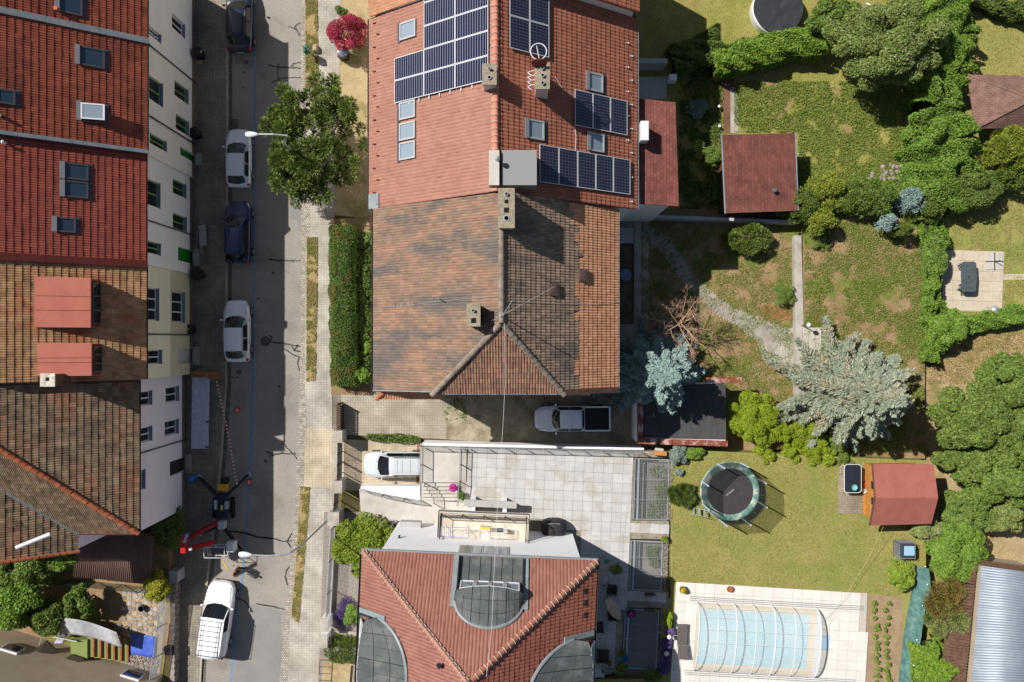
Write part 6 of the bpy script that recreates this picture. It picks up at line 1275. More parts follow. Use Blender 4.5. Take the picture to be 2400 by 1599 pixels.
skin('shirt', [(0, 0, .96, .155, 1.1), (.02, 0, 1.15, .145, 1.1), (.04, 0, 1.38, .165, 1.15), (.05, 0, 1.46, .08), (.04, .2, 1.4, .075), (-.0, .25, 1.22, .062), (.04, -.2, 1.4, .075), (.09, -.26, 1.24, .062)], [(0, 1), (1, 2), (2, 3), (2, 4), (4, 5), (2, 6), (6, 7)], mat('shirt_brown', A(88, 56, 42), A(58, 40, 36), sc=8, fine=.2), bd)
skin('trousers', [(0, 0, .97, .14, 1.1), (.0, .1, .88, .105), (.17, .11, .5, .08), (.2, .11, .14, .06), (0, -.1, .88, .105), (-.06, -.11, .48, .08), (-.28, -.11, .18, .06)], [(0, 1), (1, 2), (2, 3), (0, 4), (4, 5), (5, 6)], mat('trousers_dark', A(44, 42, 50), fine=.1), bd)
skin('hair', [(.05, 0, 1.72, .105), (.0, 0, 1.66, .1), (-.02, 0, 1.56, .07), (-.04, 0, 1.46, .05)], [(0, 1), (1, 2), (2, 3)], hair_m, bd)
skin('shoe', [(.18, .11, .06, .05), (.3, .12, .045, .045), (.38, .12, .04, .03)], [(0, 1), (1, 2)], black_plastic, bd); skin('shoe', [(-.32, -.11, .1, .05), (-.22, -.12, .05, .045), (-.14, -.12, .04, .03)], [(0, 1), (1, 2)], black_plastic, bd)
q = MB(); a = Matrix.Translation(f0) @ Matrix.Rotation(math.radians(150), 4, 'Z')
for ex in (-.03, .03): q.lathe((.158, ex, 1.66), [(.002, -.01), (.011, 0), (.002, .01)], 8)
q.lathe((.168, 0, 1.63), [(.012, -.02), (.018, 0), (.005, .03)], 8); q.box(.155, .165, -.025, .025, 1.59, 1.6); q.v = [a @ Vector(v) for v in q.v]; q.build('face_features', mat('face_dark', A(150, 96, 80)), bd)
# ---------------------------------------------------------------- things on the terrace and by the pool
q = MB(); ov = thing('covered_oven', 'black fabric cover over a garden oven by the white wall', 'oven cover', P(1298, 1236, TZ)); c = P(1298, 1236, TZ+.6); G_ = []
for f, z in ((.86, 0), (1, .15), (1, .7), (.93, .98), (.72, 1.2), (.35, 1.32), (.02, 1.34)):
    for k in range(16): a = 2*math.pi*k/16; r_ = (abs(math.cos(a))**3+abs(math.sin(a))**3)**(-1/3); G_.append((c.x+f*.85*r_*math.cos(a), c.y+f*.62*r_*math.sin(a)-.05*f, TZ+z+.02*math.sin(5*a)))
q.v = G_; q.f = [(i*16+k, i*16+(k+1) % 16, (i+1)*16+(k+1) % 16, (i+1)*16+k) for i in range(6) for k in range(16)]+[tuple(range(96, 112))]; cv = q.build('cover', mat('cover_black', A(48, 46, 46), A(60, 58, 58), sc=4, rough=.7, fine=.1), ov, smooth=True)
text(cv, 'FORGOBI', (c.x-.05, c.y+.36, TZ+1.235), .19, math.pi, alu, tilt=-.55)
q = MB(); [q.tube([(c.x+sx*.6, c.y+sy*.4, TZ), (c.x+sx*.6, c.y+sy*.4, TZ+.3)], .04, 6) for sx in (-1, 1) for sy in (-1, 1)]; q.build('stand', dark_metal, ov)
tb2 = thing('terrace_table', 'long grey stone topped table along the white house', 'table', P(1408, 1415, TZ)); a, b = P(1394, 1375, TZ+.76), P(1421, 1456, TZ+.76)
for k in range(3): q = MB(); y0 = a.y+(b.y-a.y)*k/3; y1 = a.y+(b.y-a.y)*(k+1)/3; q.box(a.x, b.x, y1+.004, y0-.004, TZ+.72, TZ+.76); q.build('table_top', mat('stone_top', A(150, 156, 158), fine=.05) if k == 0 else MATS['stone_top'], tb2)
for x in (a.x+.1, b.x-.1):
    for y in (a.y-.15, b.y+.15): q = MB(); q.box(x-.04, x+.04, y-.04, y+.04, TZ, TZ+.72); q.build('leg', dark_metal, tb2)
wick = mat('dark_wicker', A(66, 62, 62), A(84, 78, 76), sc=22, fine=.2, bsc=60, bump=.3)
def armchair(px, py, rz, label, w=.62, name='wicker_chair'):
    t = thing(name, label, 'chair', P(px, py, TZ), 'dark wicker chairs on the terrace'); p = P(px, py, TZ+.4); R = Matrix.Translation((p.x, p.y, TZ)) @ Matrix.Rotation(rz, 4, 'Z')
    for nm, b_ in (('seat', (-w/2, w/2, -w/2, w/2, .3, .42)), ('backrest', (-w/2, w/2, w/2-.1, w/2, .42, .85)), ('armrest', (-w/2, -w/2+.09, -w/2, w/2-.1, .42, .62)), ('armrest', (w/2-.09, w/2, -w/2, w/2-.1, .42, .62))):
        q = MB(); q.box(*b_); q.v = [R @ Vector(v) for v in q.v]; q.build(nm, wick, t, bevel=.03)
    for sx in (-1, 1):
        for sy in (-1, 1): q = MB(); q.box(sx*w*.42-.025, sx*w*.42+.025, sy*w*.42-.025, sy*w*.42+.025, 0, .3); q.v = [R @ Vector(v) for v in q.v]; q.build('leg', dark_metal, t)
armchair(1434, 1382, -1.7, 'dark wicker chair at the top end of the terrace table'); armchair(1436, 1442, -1.5, 'dark wicker chair beside the closed parasol', .66); armchair(1402, 1472, .1, 'dark wicker chair at the lower end of the terrace table', .7); armchair(1412, 1538, 1.5, 'dark wicker sofa seat near the bottom pots', .85)
pa = thing('closed_parasol', 'closed beige parasol leaning over the terrace table', 'parasol', P(1425, 1405, TZ)); a, b = P(1424, 1403, TZ+1.1), P(1452, 1452, TZ+2.0); d = (b-a)
q = MB(); q.tube([P(1418, 1395, TZ), a], .025, 8); q.build('pole', steel, pa); q = MB(); K = 14; G_ = []; dn = d.normalized(); s1_ = dn.cross(Vector((0, 0, 1))).normalized(); s2_ = s1_.cross(dn)
for u, r_ in ((0, .04), (.08, .22), (.4, .3), (.75, .24), (.97, .1), (1, .02)):
    for k in range(K): an = 2*math.pi*k/K; rr_ = r_*(1+.28*(-1)**k); G_.append(a+d*u+s1_*math.cos(an)*rr_+s2_*math.sin(an)*rr_)
q.v = [tuple(g) for g in G_]; q.f = [(i*K+k, i*K+(k+1) % K, (i+1)*K+(k+1) % K, (i+1)*K+k) for i in range(5) for k in range(K)]; q.build('canopy', mat('parasol_beige', A(206, 190, 174), fine=.06), pa)
q = MB(); p = P(1418, 1395, TZ); q.obox((p.x, p.y, TZ), (.6, .6, .08)); q.build('base', concrete, pa)
wc = thing('watering_can', 'green watering can on the shaded terrace', 'watering can', P(1421, 1314, TZ)); p = P(1421, 1314, TZ); gm = mat('can_green', A(30, 140, 100), rough=.4, fine=.03)
q = MB(); q.lathe(p, [(.12, 0), (.13, .25), (.1, .3), (.06, .3)], 14); q.build('tank', gm, wc); q = MB(); q.tube([p+Vector((.1, 0, .08)), p+Vector((.36, .02, .3))], [.03, .018], 8); q.build('spout', gm, wc); q = MB(); q.tube([p+Vector((-.1, 0, .1)), p+Vector((-.22, 0, .25)), p+Vector((0, 0, .38)), p+Vector((.08, 0, .3))], .014, 6); q.build('handle', gm, wc)
def hexcol(*c): return A(*c)
LM = {}
def leafm(name, c, c2=None, c3=None, rnd=.28, hue=.02, sc=2.2, trans=.28):
    LM[name] = mat(name, A(*c), A(*(c2 or c)), sc=sc, rnd=rnd, hue=hue, fine=0, rough=.55, spec=.35, trans=trans, c3=A(*c3) if c3 else None, sc3=.9); return LM[name]
leafm('leaf_green', (112, 142, 58), (132, 156, 70)); leafm('leaf_bright', (122, 160, 56), (144, 176, 70)); leafm('leaf_olive', (164, 172, 104), (142, 156, 86)); leafm('leaf_dark', (104, 128, 54), (122, 142, 62))
leafm('leaf_hedge', (92, 124, 46), (112, 142, 54), (136, 126, 60)); leafm('leaf_lime', (148, 172, 36), (166, 182, 44)); leafm('leaf_yellow', (190, 184, 50), (160, 168, 50)); leafm('needle_blue', (150, 178, 172), (172, 196, 188), rnd=.2, trans=.1)
leafm('needle_blue2', (162, 174, 148), (178, 188, 164), (188, 180, 150), rnd=.2, trans=.1); leafm('needle_pine', (100, 124, 50), (132, 148, 66), rnd=.35, trans=.15); leafm('leaf_pale', (132, 158, 70), (150, 170, 84)); leafm('leaf_crimson', (200, 44, 78), (170, 52, 84), (150, 60, 70)); leafm('leaf_shiny', (118, 142, 30), (150, 168, 46)); leafm('leaf_silver', (160, 176, 164), (142, 162, 146))  # includes a paler green mixed into crowns and hedge to vary leaf tone
leafm('leaf_conifer', (118, 142, 62), (134, 152, 66)); leafm('leaf_conifer_y', (168, 176, 64), (150, 164, 64)); leafm('grass_blade', (164, 166, 84), (176, 170, 100), (196, 174, 120), rnd=.2); leafm('weed', (134, 158, 66), (156, 170, 80), rnd=.25); leafm('dry_blade', (190, 164, 104), (160, 146, 84)); leafm('lavender', (138, 108, 178), (118, 104, 156)); leafm('petal_pink', (236, 60, 190), (244, 90, 200)); leafm('petal_yellow', (246, 206, 40), (240, 190, 30)); leafm('leaf_rust', (150, 122, 66), (132, 130, 60))
def quads(C, D, Nn, L, Wd):
    """diamond leaves: centre, long direction, normal, half length, half width"""
    D = D/np.linalg.norm(D, axis=1, keepdims=True); S = np.cross(Nn, D); S /= np.maximum(np.linalg.norm(S, axis=1, keepdims=True), 1e-6); N2 = np.cross(D, S)
    L = np.asarray(L)[:, None]; Wd = np.asarray(Wd)[:, None]; b = .25*Wd*N2
    V = np.stack([C-D*L, C+S*Wd+b, C+D*L, C-S*Wd+b], 1).reshape(-1, 3); n = len(C)
    return V, np.arange(n*4).reshape(n, 4)
def sph(r, n):
    v = r.normal(size=(n, 3)); return v/np.linalg.norm(v, axis=1, keepdims=True)
def cloud(blobs, n, size, r, up=.55, asp=.55, zmin=-.35, shell=.16, outward=0., jit=.7):
    B = np.asarray(blobs, float); w = (B[:, 3]*B[:, 4]+B[:, 3]*B[:, 5]+B[:, 4]*B[:, 5]); i = r.choice(len(B), n, p=w/w.sum()); d = sph(r, n); bad = d[:, 2] < zmin; d[bad, 2] *= -1
    rad = 1-np.abs(r.normal(0, shell, n)); C = B[i, :3]+d*B[i, 3:6]*rad[:, None]; Nn = d*.6+np.array([0, 0, up])+sph(r, n)*jit
    D = sph(r, n)*(1-outward)+d*outward*1.6+np.array([0, 0, .1]); s = size*r.uniform(.6, 1.35, n)
    D = D-Nn*((D*Nn).sum(1)/(Nn*Nn).sum(1))[:, None] if not outward else D
    return quads(C, D, Nn, s, s*asp)
def sub_blobs(c, rx, ry, rz, k, f, r, zmin=-.2, core=True):
    d = sph(r, k); d[:, 2] = np.abs(d[:, 2])*(1 if zmin >= 0 else np.where(r.random(k) < .75, 1, -.4)); out = []
    for v in d: q_ = f*r.uniform(.7, 1.3); w_ = (1-q_*.7)*(r.uniform(.62, 1.08) if not core else 1); out.append((c[0]+v[0]*rx*w_, c[1]+v[1]*ry*w_, c[2]+v[2]*rz*w_, rx*q_, ry*q_, rz*q_))
    if core: out.append((c[0], c[1], c[2], rx*.72, ry*.72, rz*.72))
    return out
SEED = [100]
def plant(name, label, cat, px, py, rx, ry, zc, rz, m, n, size, k=14, f=.36, zg=.1, trunk=True, group=None, up=.55, asp=.55, m2=None, n2=0, outward=0., rot=0, shell=.16, size2=None, loose=False):
    """tree or shrub whose crown centre is seen at pixel (px,py) at height zc; rx, ry in pixels"""
    SEED[0] += 1; r = np.random.default_rng(SEED[0]); c = P(px, py, zc); s = (H-zc)/F; RX, RY = rx*s, ry*s
    t = thing(name, label, cat, (c.x, c.y, zg), group); bl = sub_blobs((0, 0, 0), RX, RY, rz, k, f, r, core=not loose); V, Fc = cloud(bl, n, size, r, up, asp, outward=outward, shell=.3 if loose else shell, jit=1.0 if loose else .7)
    def tf(V): ca, sa = math.cos(rot), math.sin(rot); return np.stack([V[:, 0]*ca-V[:, 1]*sa+c.x, V[:, 0]*sa+V[:, 1]*ca+c.y, np.maximum(V[:, 2]+zc, zg+.01)], 1)
    mesh_obj('crown', tf(V), Fc, m, t)
    if m2: V, Fc = cloud(bl, n2, size2 or size, r, up, asp, outward=outward, shell=.06); mesh_obj('blossom' if 'petal' in m2.name or 'lav' in m2.name else 'young_leaves', tf(V), Fc, m2, t)
    q = MB(); tr = max(.03, min(.16, RX*.06)); top = Vector((c.x, c.y, zc+rz*.2)); q.tube([(c.x, c.y, zg-.05), (c.x+.03, c.y, (zg+zc)/2), top], [tr*1.3, tr, tr*.5], 7)
    for b in bl[:min(k, 9)]:
        e = tf(np.array([[b[0], b[1], b[2]]]))[0]; q.tube([(c.x, c.y, max(zg+.1, zc-rz*.5)), ((c.x+e[0])/2, (c.y+e[1])/2, (zc-rz*.5+e[2])/2+.1), tuple(e)], [tr*.6, tr*.4, tr*.15], 5)
    q.build('trunk' if trunk else 'stems', trunk_m, t)
    return t
def hedge(name, label, cat, line, wpx, z0, z1, m, n, size, group=None, seed=0, round_=.45, m2=None, n2=0, zg=None, lump=.12):
    """clipped or rambling hedge along a px polyline (seen at z1)"""
    SEED[0] += 1; r = np.random.default_rng(SEED[0]); pts = [P(x, y, z1*.8) for x, y in line]; s = (H-z1*.8)/F; seg = [(b-a).length for a, b in zip(pts[:-1], pts[1:])]; cum = np.cumsum([0]+seg)
    t = thing(name, label, cat, (pts[0].x, pts[0].y, z0), group); ws = wpx if isinstance(wpx, (list, tuple)) else [wpx]*len(line)
    def gen(n, sz, sh):
        u = r.random(n)*cum[-1]; i = np.clip(np.searchsorted(cum, u, side='right')-1, 0, len(seg)-1); f = (u-cum[i])/np.array(seg)[i]; A_ = np.array([tuple(p) for p in pts])
        base = A_[i]+(A_[i+1]-A_[i])*f[:, None]; d = A_[i+1]-A_[i]; d[:, 2] = 0; d /= np.linalg.norm(d, axis=1, keepdims=True); nn = np.stack([-d[:, 1], d[:, 0], np.zeros(n)], 1); w = (np.array(ws)[i]*(1-f)+np.array(ws)[i+1]*f)*s/2
        hh_ = z1-z0; tp_ = r.random(n) < w/(w+hh_*.7); xs_ = r.uniform(-1, 1, n); X = np.where(tp_, xs_, np.sign(xs_)*(1-.12*np.abs(xs_)**2)); Z = np.where(tp_, 1-.3*np.abs(xs_)**(1/round_+1), r.uniform(0, .8, n)); ca = np.where(tp_, xs_*.5, np.sign(xs_)); sa = np.where(tp_, 1., .3)
        lum = np.array([mnoise.noise(Vector((b[0]*1.3+x*2, b[1]*1.3, z*1.5+SEED[0]))) for b, x, z in zip(base, X, Z)])
        k = 1+lump*lum*2-np.abs(r.normal(0, sh, n)); C = base+nn*(X*w*k)[:, None]; C[:, 2] = z0+(z1-z0)*np.clip(Z*k*.98, .02, None)+0
        Nn = nn*(ca*.7)[:, None]+np.array([0, 0, 1])*(np.abs(sa)*.7+.2)[:, None]+sph(r, n)*.6; sc_ = sz*r.uniform(.6, 1.35, n); return quads(C, sph(r, n), Nn, sc_, sc_*.6)
    V, Fc = gen(n, size, .06); mesh_obj('foliage', V, Fc, m, t)
    if m2: V, Fc = gen(n2, size, .04); mesh_obj('young_leaves', V, Fc, m2, t)
    q = MB(); Ls = int(cum[-1]/.8)+1
    for k in range(Ls): u = (k+.5)/Ls*cum[-1]; i = min(int(np.searchsorted(cum, u, side='right'))-1, len(seg)-1); p = pts[i].lerp(pts[i+1], (u-cum[i])/seg[i]); q.tube([(p.x, p.y, z0-.05), (p.x+.1, p.y+.05, z0+(z1-z0)*.7)], [.05, .02], 5)
    q.build('stems', trunk_m, t)
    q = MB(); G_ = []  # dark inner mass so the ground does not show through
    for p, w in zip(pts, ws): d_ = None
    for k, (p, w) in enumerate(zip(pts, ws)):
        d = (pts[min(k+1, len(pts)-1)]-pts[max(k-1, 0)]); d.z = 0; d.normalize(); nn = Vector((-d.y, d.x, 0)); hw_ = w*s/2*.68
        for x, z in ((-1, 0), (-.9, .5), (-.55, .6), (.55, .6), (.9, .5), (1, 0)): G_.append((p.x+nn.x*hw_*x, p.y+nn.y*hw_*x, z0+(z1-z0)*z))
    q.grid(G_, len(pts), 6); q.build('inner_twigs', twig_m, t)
    return t
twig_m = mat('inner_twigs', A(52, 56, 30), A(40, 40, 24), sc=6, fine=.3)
def spruce(name, label, bx, by, zg, h, R, m, n_tier=13, seed=5, dens=1., wmul=1., droop=.25, trunk=True, size=.15, low=.08, per=9, sweep=.0, group=None):
    r = np.random.default_rng(seed); b = P(bx, by, zg); t = thing(name, label, 'tree', (b.x, b.y, zg), group); Cs = []; Ds = []; Ns = []; q = MB(); q.tube([b-Vector((0, 0, .1)), b+Vector((0, 0, h*.5)), b+Vector((0, 0, h*.97))], [.16, .1, .02], 8)
    for i in range(n_tier):
        f = low+(1-low)*i/n_tier; z = zg+h*f; Lb = R*(1-f)**.85*r.uniform(.85, 1.1)+.12; nb = max(4, int(per*(1-f*.5)))
        for k in range(nb):
            an = 2*math.pi*(k+r.uniform(-.3, .3))/nb+i*.7; L = Lb*r.uniform(.7, 1.15); ud = np.array([math.cos(an), math.sin(an), 0]); sd = np.array([-ud[1], ud[0], 0]); np_ = max(10, int(L*85*dens)); u = r.random(np_)**.75
            latw = .34*wmul*np.clip(1.15-u, .12, 1)*np.clip(u*3, .3, 1)*(.5+L*.22); la = r.uniform(-1, 1, np_); zz = -droop*L*u**1.4+.16*L*u**4+r.normal(0, .04, np_)+np.where(r.random(np_) < .3, .07, 0)
            C = np.array(b)+ud*(u*L)[:, None]+sd*(la*latw)[:, None]; C[:, 2] = z+zz; D = ud*.75+sd*(la*.9)[:, None]+np.array([0, 0, .12])+sph(r, np_)*.3
            Cs.append(C); Ds.append(D); Ns.append(np.array([0, 0, 1.])+sph(r, np_)*.75); q.tube([b+Vector((0, 0, z-zg)), b+Vector((ud[0]*L*.5, ud[1]*L*.5, z-zg-droop*L*.35)), b+Vector((ud[0]*L*.95, ud[1]*L*.95, z-zg-droop*L*.8))], [.03, .02, .006], 4, cap=False)
    C = np.concatenate(Cs); D = np.concatenate(Ds); Nn = np.concatenate(Ns); n = len(C); s = size*r.uniform(.6, 1.3, n); V, Fc = quads(C, D, Nn, s, s*.3); mesh_obj('crown', V, Fc, m, t); q.build('trunk', trunk_m, t); return t
def scatter(name, label, poly, z, n, size, m, seed, mask=None, msc=.9, up=.8, tall=.04, asp=.45, holes=()):
    r = np.random.default_rng(seed); w = [(P(x, y, z).x, P(x, y, z).y) for x, y in poly]; hw_ = [[(P(x, y, z).x, P(x, y, z).y) for x, y in h_] for h_ in holes]; lo = np.min(w, 0); hi = np.max(w, 0); p = lo+(hi-lo)*r.random((int(n*1.8), 2)); ok = inpoly(p[:, 0], p[:, 1], w)
    for h_ in hw_: ok &= ~inpoly(p[:, 0], p[:, 1], h_)
    p = p[ok]
    if mask is not None: nv = np.array([mnoise.noise(Vector((a*msc, b*msc, seed)))+.5*mnoise.noise(Vector((a*msc*2.7, b*msc*2.7, seed+5))) for a, b in p]); p = p[nv+r.normal(0, .12, len(p)) > mask]
    p = p[:n]; k = len(p); C = np.concatenate([p, (z+r.uniform(.0, tall, k))[:, None]], 1); s = size*r.uniform(.5, 1.4, k); V, Fc = quads(C, sph(r, k)+np.array([0, 0, .3]), sph(r, k)*.7+np.array([0, 0, up]), s, s*asp)
    V[:, 2] = np.maximum(V[:, 2], z+.002); o = mesh_obj(name, V, Fc, m); o['kind'] = 'stuff'; o['label'] = label; return o
# ---------------------------------------------------------------- vegetation
lm = LM
plant('pine_tree', 'large spreading dark pine beside the footway under the street lamp', 'tree', 742, 335, 122, 160, 3.2, 2.6, lm['needle_pine'], 40000, .13, 120, .15, .1, outward=.8, asp=.26, up=.7, loose=True)
plant('crimson_shrub', 'crimson leaved shrub above the grey bin', 'shrub', 816, 82, 47, 46, 1.6, 1.2, lm['leaf_crimson'], 9000, .055, 16, .34, trunk=False)
plant('berry_shrub', 'small green shrub behind the crimson shrub', 'shrub', 800, 28, 16, 14, .7, .5, lm['leaf_dark'], 900, .06, 6, .5, trunk=False)
hedge('clipped_hedge', 'clipped green hedge with brown patches in front of the middle house', 'hedge', [(800, 528), (800, 650), (802, 780), (804, 905)], 62, .1, 1.9, lm['leaf_hedge'], 26000, .05, lump=.06, round_=.35)
hedge('ivy_bank', 'dark shaded ivy along the middle house wall', 'ivy', [(846, 545), (848, 700), (848, 900)], 44, .1, .8, lm['leaf_dark'], 9000, .06, lump=.3)
plant('hydrangea', 'round light green bush at the lower hedge end', 'shrub', 842, 885, 26, 24, .8, .7, lm['leaf_bright'], 1500, .1, 9, .42, trunk=False)
plant('hosta', 'small light green plant beside the drainpipe', 'plant', 862, 815, 14, 13, .6, .4, lm['leaf_bright'], 500, .1, 6, .5, trunk=False)
plant('small_shrub', 'small shrub at the top of the hedge gap', 'shrub', 872, 560, 14, 18, .9, .6, lm['leaf_green'], 900, .06, 6, .5, trunk=False)
# upper garden
plant('apple_tree', 'broad olive green fruit tree in the upper garden', 'tree', 2065, 105, 150, 112, 3.4, 2.1, lm['leaf_olive'], 32000, .09, 60, .2, .1, loose=True, m2=LM['leaf_green'], n2=9000, size2=.08)
plant('apple_tree', 'smaller fruit tree behind the black pool cover', 'tree', 1950, 40, 62, 52, 2.6, 1.3, lm['leaf_green'], 9000, .1, 18, .32, .1, loose=True)
hedge('ivy_hedge', 'bright ivy covered wall below the black pool cover', 'hedge', [(1672, 142), (1760, 122), (1860, 96), (1940, 92)], [60, 74, 70, 66], .1, 2.3, lm['leaf_bright'], 22000, .07, lump=.14, m2=lm['leaf_lime'], n2=3000)
hedge('ivy_hedge', 'deeply shaded ivy mass behind the annex', 'hedge', [(1575, 140), (1640, 120), (1690, 100)], [60, 80, 70], .1, 2.0, lm['leaf_dark'], 12000, .07, lump=.2)
hedge('tall_hedge', 'tall leafy hedge running down the right of the upper garden', 'hedge', [(2235, -30), (2235, 80), (2215, 170), (2200, 250), (2222, 330), (2210, 410), (2185, 470)], [90, 110, 110, 110, 150, 150, 130], .1, 2.8, lm['leaf_bright'], 52000, .075, lump=.2, m2=lm['leaf_green'], n2=16000)
plant('golden_cypress', 'golden feathery cypress at the right edge', 'tree', 2362, 352, 62, 60, 1.8, 1.6, lm['leaf_conifer_y'], 15000, .085, 26, .3, .25, outward=.5, asp=.35)
plant('golden_cypress', 'greener cypress just below the golden one', 'tree', 2378, 418, 55, 40, 1.5, 1.3, lm['leaf_conifer'], 9000, .085, 20, .3, .25, outward=.5, asp=.35)
plant('hedge_shrub', 'dense dark green shrub left of the golden cypress', 'shrub', 2268, 438, 75, 60, 1.6, 1.4, lm['leaf_dark'], 16000, .07, 22, .34, .2, trunk=False)
for px, py, rx, ry, mm, n, lb in ((1868, 478, 50, 44, 'leaf_conifer', 9000, 'green juniper overlapping the red shingle shed'), (1932, 452, 44, 50, 'leaf_conifer_y', 9000, 'golden yellow conifer beside the shed'), (1918, 520, 36, 34, 'leaf_conifer_y', 5000, 'golden conifer leaning over the end of the concrete strip'),
        (2010, 468, 48, 48, 'leaf_conifer', 9000, 'mid green conifer right of the golden one'), (2062, 462, 40, 46, 'leaf_green', 7000, 'leafy bush in the middle of the conifer row'), (2128, 470, 38, 34, 'needle_blue', 5000, 'blue grey juniper in the conifer row'),
        (2072, 526, 22, 24, 'needle_blue', 2200, 'small blue grey juniper hanging towards the raised bed'), (2176, 476, 36, 44, 'leaf_conifer', 7000, 'olive conifer at the right end of the row'), (2108, 536, 26, 22, 'leaf_conifer', 2500, 'low green conifer above the raised bed')):
    plant('juniper' if 'juniper' in lb else 'conifer', lb, 'conifer', px, py, rx, ry, 1.5, 1.25, lm[mm], n, .07, 20, .34, .3, outward=.4, asp=.4, group='conifer row at the garden boundary')
plant('yew_ball', 'round clipped bush at the top of the concrete strip', 'shrub', 1925, 562, 27, 27, .7, .55, lm['leaf_conifer'], 4500, .035, 10, .25, .55, trunk=False, shell=.05)
plant('yew_ball', 'round clipped bush left of the concrete strip', 'shrub', 1839, 690, 28, 28, .6, .55, lm['leaf_green'], 5200, .03, 10, .22, .1, trunk=False, shell=.04)
plant('juniper_bush', 'spreading dark juniper by the upper garden wall', 'shrub', 1748, 558, 60, 42, .9, .8, lm['needle_pine'], 8500, .085, 22, .3, .1, trunk=False, outward=.7, asp=.25)
spruce('blue_spruce', 'pale blue spruce above the black flat roof', 1520, 872, .1, 8.8, 3.8, lm['needle_blue'], 19, 21, 1.9, 2.0, .2, size=.13, per=12)
spruce('blue_spruce', 'large grey blue spruce with sweeping arms by the boundary corner', 1955, 915, .5, 9.8, 4.8, lm['needle_blue2'], 18, 23, 1.7, 1.9, .14, size=.13, per=12)
# dead tree
dt = thing('dead_tree', 'bare dry brown tree in the middle garden', 'tree', P(1568, 762, .1)); q = MB(); r = np.random.default_rng(77); b = P(1568, 762, .1)
def limb(p, d, L, rad, dep):
    e = p+d*L; mid = p+d*L*.5+Vector(tuple(r.normal(0, .05*L, 3))); q.tube([p, mid, e], [rad, rad*.8, rad*.5], 5 if dep < 2 else 3, cap=False)
    if dep >= 4: return
    for k in range(5 if dep < 3 else 8):
        f = r.uniform(.25, 1); nd = (d*.7+Vector(tuple(r.normal(0, .5, 3)))).normalized(); nd.z = nd.z*.6+.05; limb(p+d*L*f, nd, L*r.uniform(.4, .62), rad*.5, dep+1)
limb(b, Vector((0, 0, 1)), 1.9, .09, 1)
for k in range(18): a = 2*math.pi*k/18+r.uniform(-.2, .2); limb(b+Vector((0, 0, r.uniform(.6, 4.0))), Vector((math.cos(a), math.sin(a), r.uniform(.15, .7))).normalized(), r.uniform(1.4, 2.3), .035, 1)
q.build('dead_branches', mat('dead_twig', A(206, 172, 144), A(176, 142, 116), sc=4, fine=.15), dt)
hedge('mixed_hedge', 'continuous leafy hedge behind the conifer row', 'hedge', [(1835, 470), (1940, 462), (2060, 462), (2200, 470)], [60, 70, 76, 90], .1, 1.9, LM['leaf_pale'], 24000, .075, lump=.3, m2=LM['leaf_conifer_y'], n2=4000)
hedge('boundary_hedge', 'ragged bright hedge along the right boundary line', 'hedge', [(2185, 520), (2192, 600), (2185, 690), (2200, 760), (2190, 850)], [46, 40, 34, 60, 40], .2, 1.5, LM['leaf_bright'], 18000, .075, lump=.35, m2=LM['leaf_green'], n2=4000)
# chartreuse thuja and low hedge on the boundary
plant('golden_thuja', 'big chartreuse thuja beside the black flat roof', 'shrub', 1768, 985, 64, 68, 1.5, 1.35, lm['leaf_lime'], 22000, .05, 34, .24, .1, trunk=False, shell=.08)
for i, (px, py, rr_) in enumerate(((1830, 1010, 26), (1872, 1018, 30), (1905, 1008, 26), (1850, 1062, 26), (1895, 1066, 28), (1935, 1068, 26), (1975, 1076, 24), (1790, 1062, 28), (1925, 1030, 22), (1960, 1045, 22))):
    plant('thuja_clump', ['low lime thuja touching the big chartreuse one', 'ragged lime thuja with a bare brown gap', 'lime thuja left of the large spruce', 'lime thuja above the round trampoline', 'rounded lime thuja on the lawn edge', 'lime thuja nearest the glass table', 'green thuja overhanging the glass table', 'lime thuja below the big chartreuse one', 'small thuja half under the large spruce', 'small shaded thuja behind the glass table'][i], 'shrub', px, py, rr_, rr_, 1.2, 1.0, lm['leaf_lime' if i not in (6, 9) else 'leaf_conifer'], 4200, .045, 14, .32, .3, trunk=False, group='boundary thuja row', shell=.08)
scatter('dead_foliage', 'bare brown twigs inside the thuja row', [(1800, 1000), (1960, 1020), (1940, 1062), (1800, 1050)], .9, 5000, .09, LM['dry_blade'], 61, tall=.4, asp=.12)
# trees on the right side
for px, py, rx, ry, zc, rz, mm, n, lb in ((2290, 985, 125, 100, 2.6, 1.8, 'leaf_dark', 30000, 'broad dark green tree right of the boundary corner'), (2360, 900, 75, 70, 2.4, 1.5, 'leaf_green', 14000, 'leafy tree at the right edge by the dry grass'), (2330, 1120, 110, 80, 2.4, 1.6, 'leaf_green', 22000, 'green tree behind the garden hut'),
        (2260, 1065, 70, 60, 2.2, 1.4, 'leaf_dark', 12000, 'dark tree squeezed between hut and broad tree'), (2385, 1030, 60, 80, 2.6, 1.6, 'leaf_green', 13000, 'tree cut by the right edge'), (2262, 1195, 70, 55, 2.0, 1.2, 'leaf_green', 11000, 'leafy shrub overlapping the hut roof corner'), (2340, 1205, 70, 45, 1.8, 1.0, 'leaf_olive', 9000, 'olive shrub above the grey metal roof')):
    plant('garden_tree', lb, 'tree', px, py, rx, ry, zc, rz, lm[mm], n, .12, 44, .23, .2, group='garden trees on the right', loose=True, m2=LM['leaf_pale'], n2=n//3, size2=.09)
plant('bushy_shrub', 'round bright shrub over the right boundary line', 'shrub', 2215, 770, 45, 50, 1.3, 1.1, lm['leaf_bright'], 9000, .075, 18, .36, .2, trunk=False)
plant('bushy_shrub', 'leafy shrub hugging the boundary above the wooden beam', 'shrub', 2188, 600, 28, 55, 1.0, .9, lm['leaf_green'], 6000, .075, 14, .4, .2, trunk=False)
